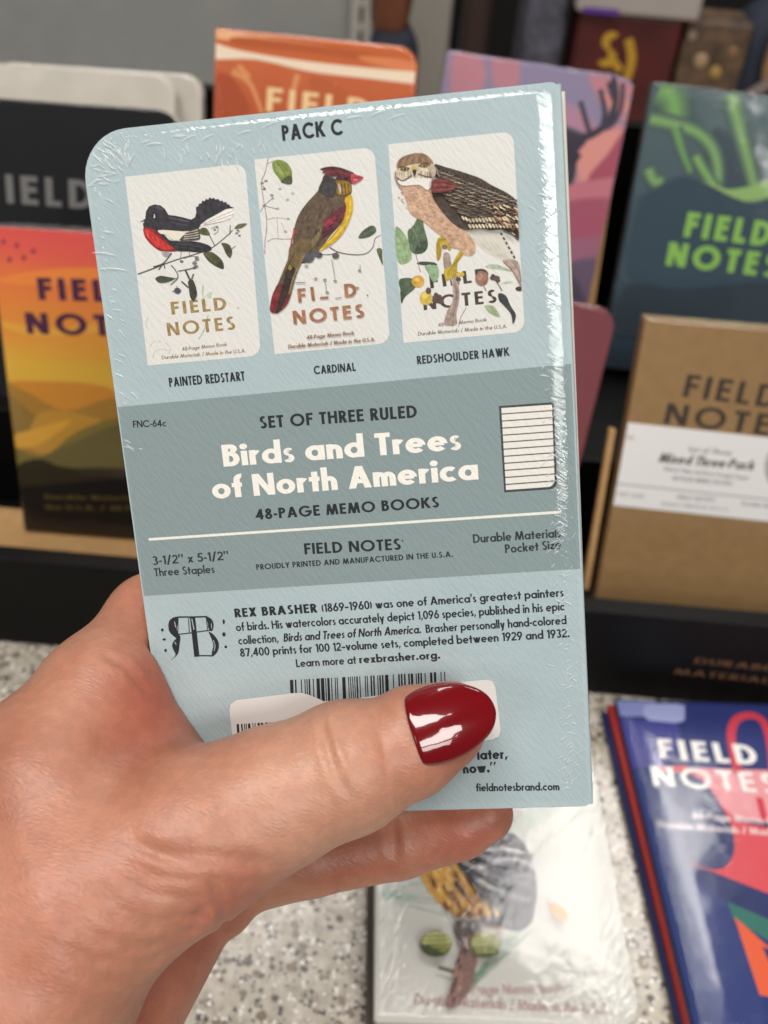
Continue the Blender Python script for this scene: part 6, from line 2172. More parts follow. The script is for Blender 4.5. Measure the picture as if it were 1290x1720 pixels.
('s','565c28',[1746,11462,1725,11495,1678,11511,1631,11499,1613,11466,1633,11432,1681,11417,1727,11429]),
('s','d6d890',[1729,11402,1714,11433,1680,11447,1646,11435,1633,11406,1648,11375,1682,11361,1716,11373]),
('s','565c28',[1810,11612,1789,11646,1742,11661,1695,11649,1677,11617,1697,11583,1745,11568,1791,11580]),
('s','a0a656',[1793,11554,1778,11584,1744,11598,1710,11586,1697,11557,1712,11526,1746,11513,1780,11524]),
('s','565c28',[1894,11148,1873,11182,1825,11198,1778,11185,1760,11152,1780,11118,1828,11103,1875,11115]),
('s','d6d890',[1877,11088,1862,11119,1827,11133,1794,11121,1780,11091,1796,11060,1830,11046,1864,11058]),
('s','565c28',[1958,11301,1937,11335,1889,11350,1842,11338,1824,11305,1845,11271,1892,11256,1939,11268]),
('s','d6d890',[1941,11241,1926,11272,1891,11286,1858,11274,1845,11244,1860,11213,1894,11200,1928,11211]),
('s','565c28',[1883,11457,1863,11491,1815,11506,1769,11494,1750,11461,1771,11428,1818,11412,1865,11424]),
('s','d6d890',[1867,11398,1852,11429,1817,11442,1784,11431,1771,11401,1786,11370,1820,11357,1854,11368]),
('s','565c28',[1947,11608,1926,11641,1879,11656,1832,11644,1814,11612,1834,11578,1882,11563,1929,11575]),
('s','a0a656',[1930,11549,1915,11579,1881,11593,1848,11582,1835,11552,1850,11522,1884,11508,1917,11519]),
('s','565c28',[1873,11762,1853,11795,1805,11810,1759,11798,1741,11766,1761,11733,1808,11718,1855,11730]),
('s','a0a656',[1856,11704,1841,11734,1807,11747,1774,11736,1761,11707,1776,11676,1810,11663,1843,11674]),
('s','565c28',[2033,11143,2012,11177,1964,11193,1917,11181,1898,11148,1919,11113,1967,11098,2014,11110]),
('s','d6d890',[2016,11083,2001,11114,1966,11128,1932,11117,1919,11087,1934,11055,1969,11041,2003,11053]),
('s','565c28',[2096,11296,2075,11330,2027,11345,1980,11333,1962,11300,1983,11266,2031,11251,2078,11263]),
('s','d6d890',[2079,11236,2064,11267,2030,11281,1996,11270,1983,11240,1998,11209,2033,11195,2066,11206]),
('s','565c28',[2021,11452,2000,11486,1953,11501,1906,11489,1888,11457,1908,11423,1956,11408,2003,11420]),
('s','d6d890',[2005,11393,1989,11424,1955,11438,1921,11426,1908,11396,1924,11366,1958,11352,1992,11363]),
('s','565c28',[2084,11603,2063,11637,2016,11652,1969,11640,1951,11608,1972,11574,2019,11559,2066,11571]),
('s','a0a656',[2068,11544,2052,11575,2018,11588,1985,11577,1972,11548,1987,11517,2021,11503,2055,11515]),
('s','565c28',[2010,11757,1989,11791,1942,11806,1896,11794,1877,11762,1898,11728,1945,11713,1992,11725]),
('s','a0a656',[1993,11699,1978,11729,1944,11743,1911,11732,1898,11702,1913,11672,1947,11658,1980,11670]),
('s','565c28',[2171,11138,2150,11173,2102,11188,2055,11176,2037,11143,2058,11109,2106,11093,2153,11105]),
('s','d6d890',[2155,11078,2139,11110,2105,11123,2071,11112,2058,11082,2073,11051,2108,11037,2142,11048]),
('s','565c28',[2234,11291,2213,11325,2165,11341,2118,11328,2100,11296,2121,11262,2169,11246,2216,11258]),
('s','d6d890',[2218,11232,2202,11263,2168,11276,2134,11265,2121,11235,2137,11204,2171,11190,2205,11202]),
('s','565c28',[2159,11448,2138,11481,2090,11497,2044,11485,2025,11452,2046,11418,2094,11403,2141,11415]),
('s','d6d890',[2142,11388,2127,11419,2093,11433,2059,11421,2046,11392,2061,11361,2096,11347,2129,11359]),
('s','565c28',[2221,11598,2200,11632,2153,11647,2106,11635,2088,11603,2109,11569,2157,11554,2203,11566]),
('s','a0a656',[2205,11540,2190,11570,2155,11584,2122,11572,2109,11543,2124,11512,2159,11499,2192,11510]),
('s','565c28',[2147,11753,2126,11786,2079,11801,2032,11789,2014,11757,2035,11724,2082,11709,2128,11721]),
('s','a0a656',[2130,11694,2115,11725,2081,11738,2048,11727,2035,11698,2050,11667,2084,11654,2117,11665]),
('s','565c28',[2310,11134,2289,11168,2241,11183,2194,11171,2175,11138,2196,11104,2245,11088,2292,11101]),
('s','d6d890',[2294,11074,2278,11105,2243,11119,2210,11107,2197,11077,2212,11046,2247,11032,2281,11043]),
('s','565c28',[2372,11286,2351,11321,2303,11336,2256,11324,2238,11291,2259,11257,2307,11241,2354,11254]),
('s','d6d890',[2356,11227,2341,11258,2306,11272,2272,11260,2260,11230,2275,11199,2310,11185,2343,11197]),
('s','565c28',[2297,11443,2276,11477,2228,11492,2181,11480,2163,11448,2184,11414,2232,11398,2278,11410]),
('s','d6d890',[2280,11384,2265,11415,2230,11428,2197,11417,2184,11387,2199,11356,2234,11343,2268,11354]),
('s','565c28',[2359,11594,2338,11628,2290,11643,2244,11631,2226,11598,2246,11565,2294,11549,2341,11562]),
('s','a0a656',[2343,11535,2327,11566,2293,11579,2259,11568,2247,11538,2262,11508,2296,11494,2330,11505]),
('s','565c28',[2283,11748,2263,11782,2215,11797,2169,11785,2151,11753,2172,11719,2219,11704,2265,11716]),
('s','a0a656',[2267,11690,2252,11720,2218,11734,2185,11722,2172,11693,2187,11663,2221,11649,2255,11660]),
('s','565c28',[2449,11129,2427,11163,2379,11179,2332,11166,2314,11133,2335,11099,2383,11084,2430,11096]),
('s','d6d890',[2432,11069,2417,11100,2382,11114,2348,11102,2336,11072,2351,11041,2386,11027,2420,11039]),
('s','565c28',[2511,11282,2489,11316,2441,11331,2395,11319,2377,11286,2398,11252,2446,11237,2493,11249]),
('s','d6d890',[2495,11222,2479,11253,2444,11267,2411,11255,2398,11225,2414,11194,2448,11181,2482,11192]),
('s','565c28',[2434,11438,2413,11472,2366,11488,2319,11475,2301,11443,2322,11409,2370,11394,2416,11406]),
('s','d6d890',[2418,11379,2403,11410,2368,11424,2335,11412,2322,11382,2338,11352,2372,11338,2406,11349]),
('s','565c28',[2496,11589,2475,11623,2427,11638,2381,11626,2363,11594,2384,11560,2432,11545,2478,11557]),
('s','a0a656',[2480,11530,2465,11561,2430,11575,2397,11563,2384,11534,2400,11503,2434,11489,2468,11501]),
('s','565c28',[2420,11744,2399,11777,2352,11792,2306,11780,2288,11748,2308,11715,2356,11700,2402,11712]),
('s','a0a656',[2404,11685,2389,11716,2355,11729,2322,11718,2309,11689,2324,11658,2359,11645,2392,11656]),
('s','565c28',[2572,11434,2551,11468,2503,11483,2457,11471,2439,11438,2460,11404,2508,11389,2554,11401]),
('s','d6d890',[2556,11374,2541,11405,2506,11419,2473,11408,2460,11378,2476,11347,2510,11333,2544,11345]),
('s','5a5e34',[4378,11403,4184,11739,3775,11888,3388,11766,3244,11441,3433,11100,3847,10946,4240,11073]),
('s','c2c278',[4340,11361,4169,11638,3806,11761,3460,11661,3331,11395,3497,11116,3864,10989,4215,11091]),
('s','565c28',[3536,11311,3514,11345,3465,11361,3419,11349,3401,11316,3423,11282,3472,11266,3518,11279]),
('s','d6d890',[3521,11252,3505,11283,3470,11296,3436,11285,3424,11255,3440,11224,3475,11210,3509,11222]),
('s','565c28',[3456,11468,3434,11502,3386,11517,3339,11505,3322,11472,3344,11439,3392,11423,3438,11435]),
('s','d6d890',[3441,11409,3425,11439,3390,11453,3357,11442,3345,11412,3361,11381,3396,11367,3429,11379]),
('s','565c28',[3514,11619,3492,11652,3444,11668,3398,11656,3381,11623,3402,11590,3451,11574,3497,11586]),
('s','a0a656',[3500,11560,3483,11591,3449,11604,3416,11593,3403,11563,3420,11533,3454,11519,3488,11530]),
('s','565c28',[3616,11154,3594,11188,3545,11204,3499,11191,3481,11158,3503,11124,3552,11108,3599,11121]),
('s','d6d890',[3601,11094,3585,11125,3550,11139,3516,11127,3504,11097,3521,11066,3556,11052,3589,11063]),
('s','565c28',[3674,11307,3652,11341,3604,11356,3557,11344,3540,11311,3562,11277,3611,11262,3657,11274]),
('s','d6d890',[3660,11247,3644,11278,3608,11292,3575,11280,3563,11250,3579,11219,3615,11205,3648,11217]),
('s','565c28',[3594,11463,3572,11497,3524,11512,3477,11500,3460,11468,3482,11434,3530,11418,3577,11431]),
('s','d6d890',[3579,11404,3563,11435,3528,11448,3495,11437,3483,11407,3499,11377,3534,11363,3567,11374]),
('s','565c28',[3652,11614,3630,11648,3582,11663,3536,11651,3518,11619,3540,11585,3589,11570,3635,11582]),
('s','a0a656',[3638,11555,3621,11586,3587,11599,3553,11588,3541,11559,3558,11528,3593,11514,3626,11526]),
('s','565c28',[3572,11769,3551,11802,3503,11817,3456,11805,3439,11773,3461,11740,3509,11725,3555,11737]),
('s','a0a656',[3558,11710,3542,11741,3507,11754,3474,11743,3462,11713,3478,11683,3513,11670,3546,11681]),
('s','565c28',[3755,11149,3733,11183,3684,11199,3638,11186,3620,11153,3643,11119,3691,11104,3738,11116]),
('s','d6d890',[3741,11089,3724,11120,3689,11134,3656,11122,3644,11092,3660,11061,3695,11047,3729,11059]),
('s','565c28',[3813,11302,3791,11336,3743,11351,3696,11339,3679,11306,3701,11272,3750,11257,3796,11269]),
('s','d6d890',[3799,11242,3782,11273,3747,11287,3714,11276,3702,11246,3718,11215,3754,11201,3787,11212]),
('s','565c28',[3732,11459,3710,11492,3662,11508,3616,11496,3598,11463,3620,11429,3669,11414,3715,11426]),
('s','d6d890',[3718,11399,3702,11430,3667,11444,3633,11432,3621,11403,3638,11372,3673,11358,3706,11370]),
('s','565c28',[3790,11610,3768,11643,3720,11659,3674,11646,3656,11614,3678,11580,3727,11565,3773,11577]),
('s','a0a656',[3776,11551,3759,11581,3724,11595,3691,11584,3679,11554,3696,11523,3731,11510,3764,11521]),
('s','565c28',[3710,11764,3688,11798,3640,11813,3594,11801,3577,11769,3598,11735,3647,11720,3693,11732]),
('s','a0a656',[3695,11706,3679,11736,3644,11750,3611,11738,3600,11709,3616,11679,3651,11665,3684,11676]),
('s','565c28',[3895,11144,3872,11178,3824,11194,3777,11182,3760,11149,3782,11114,3831,11099,3878,11111]),
('s','d6d890',[3880,11084,3864,11115,3829,11129,3795,11118,3783,11087,3800,11056,3835,11042,3869,11054]),
('s','565c28',[3952,11297,3930,11331,3881,11347,3835,11335,3818,11302,3840,11268,3889,11252,3935,11264]),
('s','d6d890',[3938,11238,3921,11268,3886,11282,3853,11271,3841,11241,3858,11210,3893,11196,3926,11207]),
('s','565c28',[3871,11454,3849,11488,3800,11503,3754,11491,3737,11458,3759,11425,3807,11409,3854,11421]),
('s','d6d890',[3857,11395,3840,11425,3805,11439,3772,11428,3760,11398,3776,11367,3812,11353,3845,11365]),
('s','565c28',[3928,11605,3906,11639,3858,11654,3811,11642,3794,11610,3816,11576,3865,11561,3911,11573]),
('s','a0a656',[3914,11546,3897,11577,3862,11590,3829,11579,3818,11549,3834,11519,3869,11505,3902,11516]),
('s','565c28',[3847,11760,3825,11793,3777,11808,3731,11796,3714,11764,3736,11731,3784,11715,3830,11728]),
('s','a0a656',[3833,11701,3817,11732,3782,11745,3749,11734,3737,11704,3753,11674,3788,11660,3821,11672]),
('s','565c28',[4034,11139,4012,11174,3963,11189,3916,11177,3899,11144,3921,11110,3970,11094,4017,11106]),
('s','d6d890',[4020,11079,4003,11110,3968,11124,3935,11113,3923,11083,3939,11051,3975,11037,4008,11049]),
('s','565c28',[4091,11292,4069,11327,4020,11342,3974,11330,3957,11297,3979,11263,4028,11247,4074,11260]),
('s','d6d890',[4077,11233,4061,11264,4025,11278,3992,11266,3980,11236,3997,11205,4032,11191,4066,11203]),
('s','565c28',[4009,11449,3987,11483,3939,11499,3892,11486,3875,11454,3897,11420,3946,11404,3992,11417]),
('s','d6d890',[3995,11390,3979,11421,3944,11434,3910,11423,3899,11393,3915,11362,3950,11349,3984,11360]),
('s','565c28',[4066,11600,4044,11634,3995,11649,3949,11637,3932,11605,3955,11571,4003,11556,4049,11568]),
('s','a0a656',[4052,11542,4036,11572,4001,11586,3968,11574,3956,11545,3972,11514,4007,11500,4041,11512]),
('s','565c28',[3985,11755,3963,11789,3915,11804,3868,11792,3852,11760,3874,11726,3922,11711,3968,11723]),
('s','a0a656',[3971,11697,3954,11727,3920,11740,3887,11729,3875,11700,3891,11669,3926,11656,3959,11667]),
('s','565c28',[4174,11135,4151,11169,4102,11185,4056,11172,4038,11139,4061,11105,4110,11089,4157,11101]),
('s','d6d890',[4160,11074,4143,11106,4108,11120,4074,11108,4062,11078,4079,11047,4115,11033,4148,11044]),
('s','565c28',[4230,11288,4208,11322,4159,11337,4113,11325,4096,11292,4118,11258,4167,11243,4213,11255]),
('s','d6d890',[4217,11228,4200,11259,4164,11273,4131,11261,4119,11231,4136,11200,4172,11186,4205,11198]),
('s','565c28',[4148,11445,4126,11479,4077,11494,4031,11482,4014,11449,4036,11415,4085,11400,4131,11412]),
('s','d6d890',[4134,11385,4117,11416,4082,11430,4049,11418,4037,11389,4054,11358,4089,11344,4122,11355]),
('s','565c28',[4204,11596,4182,11630,4133,11645,4087,11633,4070,11600,4093,11567,4141,11551,4187,11563]),
('s','a0a656',[4191,11537,4174,11567,4139,11581,4106,11570,4094,11540,4111,11510,4146,11496,4179,11507]),
('s','565c28',[4123,11751,4100,11784,4052,11799,4006,11787,3989,11755,4011,11722,4060,11706,4106,11718]),
('s','a0a656',[4109,11692,4092,11722,4057,11736,4024,11725,4013,11695,4029,11665,4064,11651,4097,11663]),
('s','565c28',[4287,11440,4264,11474,4215,11489,4169,11477,4152,11445,4175,11411,4223,11395,4270,11407]),
('s','d6d890',[4273,11381,4256,11411,4221,11425,4188,11414,4176,11384,4193,11353,4228,11339,4261,11351]),
('s','3c4826',[1551,11583,1965,11611,2368,11892,1956,11864]),
('s','d8a878',[6214,9812,6774,10020,6821,10468,6403,10371]),
 ],
 'color': [
('p','7d86b8',[-652,80,1739,48,1805,928,-543,924]),
('s','9aa0cc',[1287,298,3026,227,2703,1117,1243,1110]),
('p','3a3c84',[-299,1010,2521,1220,2218,3523,-45,3601]),
('p','26306a',[3067,60,10236,301,9125,3286,1210,3558,2590,2003]),
('p','e0969c',[1097,3503,9036,3526,8209,6399,2873,5754]),
('p','d04c54',[1084,3562,2254,3375,3768,5996,8251,6922,6947,10341,1384,7867,3083,7572]),
('s','2a3562',[-163,4183,2397,3809,3313,5469,3322,7057,2607,8033,1603,7911,280,6625]),
('p','1f3068',[-75,3748,926,3714,1121,7998,3530,10636,5691,12519,5170,13922,-148,13998]),
('p','28366e',[1091,8122,2420,9524,2595,12977,2498,13960,663,13987]),
('p','2f6a60',[2385,9408,6166,11243,5847,12102,3461,10859,3461,10859,2413,10098]),
('p','d85a34',[2468,9983,3392,11079,3643,12960,2560,12816]),
('p','26305c',[3174,11084,5769,12311,5170,13922,3522,13946]),
('l','c83c4c',3.68,[4415,3741,4625,1927,5108,959,5881,670,6332,1104,6216,2485,5664,4561]),
('l','c83c4c',2.89,[4953,4865,4861,5963]),
('t','ece8e4','FIELD',12.92,30.83,54.29,32.95,10.15,0.23,0.0),
('t','ece8e4','NOTES',7.16,44.38,58.79,46.67,9.65,0.2,0.0),
('t','e8d8d8','48-Page Memo Book',19.43,59.16,58.86,61.47,3.06,0.15,0.0),
('t','e8d8d8','Durable Materials / Made in the U.S.A.',4.57,63.58,73.63,67.38,3.02,0.15,0.0),
 ],
}
for _k, _v in ART.items():
    _o = []
    for _it in _v:
        _i = {'p': 2, 's': 2, 'l': 3}.get(_it[0])
        if _i:
            _q = _it[_i]
            _it = (*_it[:_i], [(_q[n] / 100, _q[n + 1] / 100) for n in range(0, len(_q), 2)], *_it[_i + 1:])
        _o.append(_it)
    ART[_k] = _o
POSE = {
 'held': ([[0.98226, -0.16777, -0.08375], [0.0032, 0.46158, -0.88709], [0.18749, 0.87109, 0.45393]], [-63.06, 187.11, 281.59]),
 'bird': ([[0.99844, -0.05582, 0.0], [0.05582, 0.99844, -0.0], [0.0, 0.0, 1.0]], [3.7, 287.0, 11.5]),
 'color': ([[0.99756, -0.06976, 0.0], [0.06976, 0.99756, -0.0], [0.0, 0.0, 1.0]], [108.3, 293.0, 12.0]),
 'sunset': ([[0.99966, -0.02618, 0.0], [0.00633, 0.24184, -0.9703], [0.0254, 0.96996, 0.24192]], [-171.45, 383.87, 164.86]),
 'kraft': ([[0.99985, -0.00362, -0.01669], [-0.0149, 0.29247, -0.95616], [0.00835, 0.95627, 0.29237]], [103.71, 388.27, 146.77]),
 'maroon': ([[0.9962, 0.08047, -0.03319], [-0.05636, 0.30564, -0.95048], [-0.06634, 0.94874, 0.30902]], [6.11, 408.32, 147.25]),
 'orange': ([[0.99769, 0.01052, -0.06705], [-0.06735, 0.27556, -0.95892], [0.00839, 0.96123, 0.27564]], [-91.52, 468.76, 225.57]),
 'pink': ([[0.9969, 0.06144, -0.04918], [-0.06718, 0.33894, -0.9384], [-0.04099, 0.9388, 0.34202]], [10.91, 505.45, 214.85]),
 'green': ([[0.99903, 0.02938, -0.03279], [-0.04086, 0.34115, -0.93912], [-0.0164, 0.93955, 0.34202]], [111.94, 515.94, 205.56]),
 'black': ([[0.99985, -0.01745, 0.0], [0.00539, 0.30897, -0.95106], [0.0166, 0.95091, 0.30902]], [-193.14, 443.28, 195.86]),
 'white': ([[0.99985, -0.01745, 0.0], [0.00539, 0.30897, -0.95106], [0.0166, 0.95091, 0.30902]], [-199.49, 465.48, 203.65]),
 'whiteb': ([[0.99985, -0.01745, 0.0], [0.00539, 0.30897, -0.95106], [0.0166, 0.95091, 0.30902]], [-189.92, 478.56, 200.56]),
}
HAND = [[-64.8,85.9,156.6,24.0,-61.1,115.9,175.3,19.0,9.0],
 [-61.1,115.9,175.3,19.0,-56.2,134.1,183.0,11.5,9.0],
 [-71.4,55.9,152.1,27.0,-63.9,83.5,157.0,23.0,9.0],
 [-65.2,90.3,149.5,22.0,-56.7,138.8,154.3,13.0,9.0],
 [-63.2,92.0,135.9,20.0,-46.4,130.9,138.8,12.0,6.0],
 [-54.0,86.5,129.4,18.0,-37.5,114.4,137.8,13.0,1.5],
 [-24.6,120.8,140.8,7.6,-28.3,113.9,140.2,7.4,1.6],
 [-54.8,132.7,184.4,11.0,-41.7,119.9,172.3,12.0,8.0],
 [-50.9,135.4,176.7,9.0,-38.4,118.4,164.3,13.0,8.0],
 [-50.7,96.2,170.5,20.3,-31.0,107.0,178.0,15.3,8.0],
 [-31.0,107.0,178.0,15.3,-17.0,113.6,182.7,13.2,6.0],
 [-17.0,113.6,182.7,13.2,-2.6,119.4,187.2,12.3,4.0],
 [-2.6,119.4,187.2,12.3,9.2,123.2,191.0,9.4,4.0],
 [9.0,123.9,192.7,8.0,16.6,126.5,195.7,6.0,3.0],
 [8.7,125.8,195.5,6.4,16.6,127.0,197.8,5.4,3.0],
 [10.3,122.4,189.9,8.4,15.2,124.1,192.3,6.3,3.0],
 [9.2,122.9,191.4,8.9,16.8,125.7,194.2,6.5,3.0],
 [-55.2,134.1,184.6,11.5,-49.5,155.9,184.0,10.6,5.0],
 [-49.5,155.9,184.0,10.6,-28.9,172.4,186.6,9.3,3.0],
 [-28.9,172.4,186.6,9.3,-11.2,177.7,190.6,8.4,3.0],
 [-11.2,177.7,190.6,8.4,0.1,177.9,191.7,7.4,3.0],
 [-54.0,139.8,155.6,12.0,-28.3,157.2,163.8,9.8,4.0],
 [-28.3,157.2,163.8,9.8,-3.5,164.7,171.3,8.8,4.0],
 [-3.5,164.7,171.3,8.8,10.5,165.8,174.1,7.6,4.0],
 [-42.6,130.0,140.8,11.5,-19.4,143.9,148.0,9.4,4.0],
 [-19.4,143.9,148.0,9.4,4.2,150.4,154.2,8.6,4.0],
 [4.2,150.4,154.2,8.6,17.5,151.5,157.0,7.4,4.0],
 [-22.3,120.8,142.2,8.2,-10.0,125.0,144.2,8.7,1.4],
 [-10.0,125.0,144.2,8.7,9.7,129.4,147.0,8.5,1.4],
 [9.7,129.4,147.0,8.5,23.1,132.4,151.4,8.0,1.4],
 [23.1,132.4,151.4,8.0,28.5,133.9,154.0,6.9,1.4]]
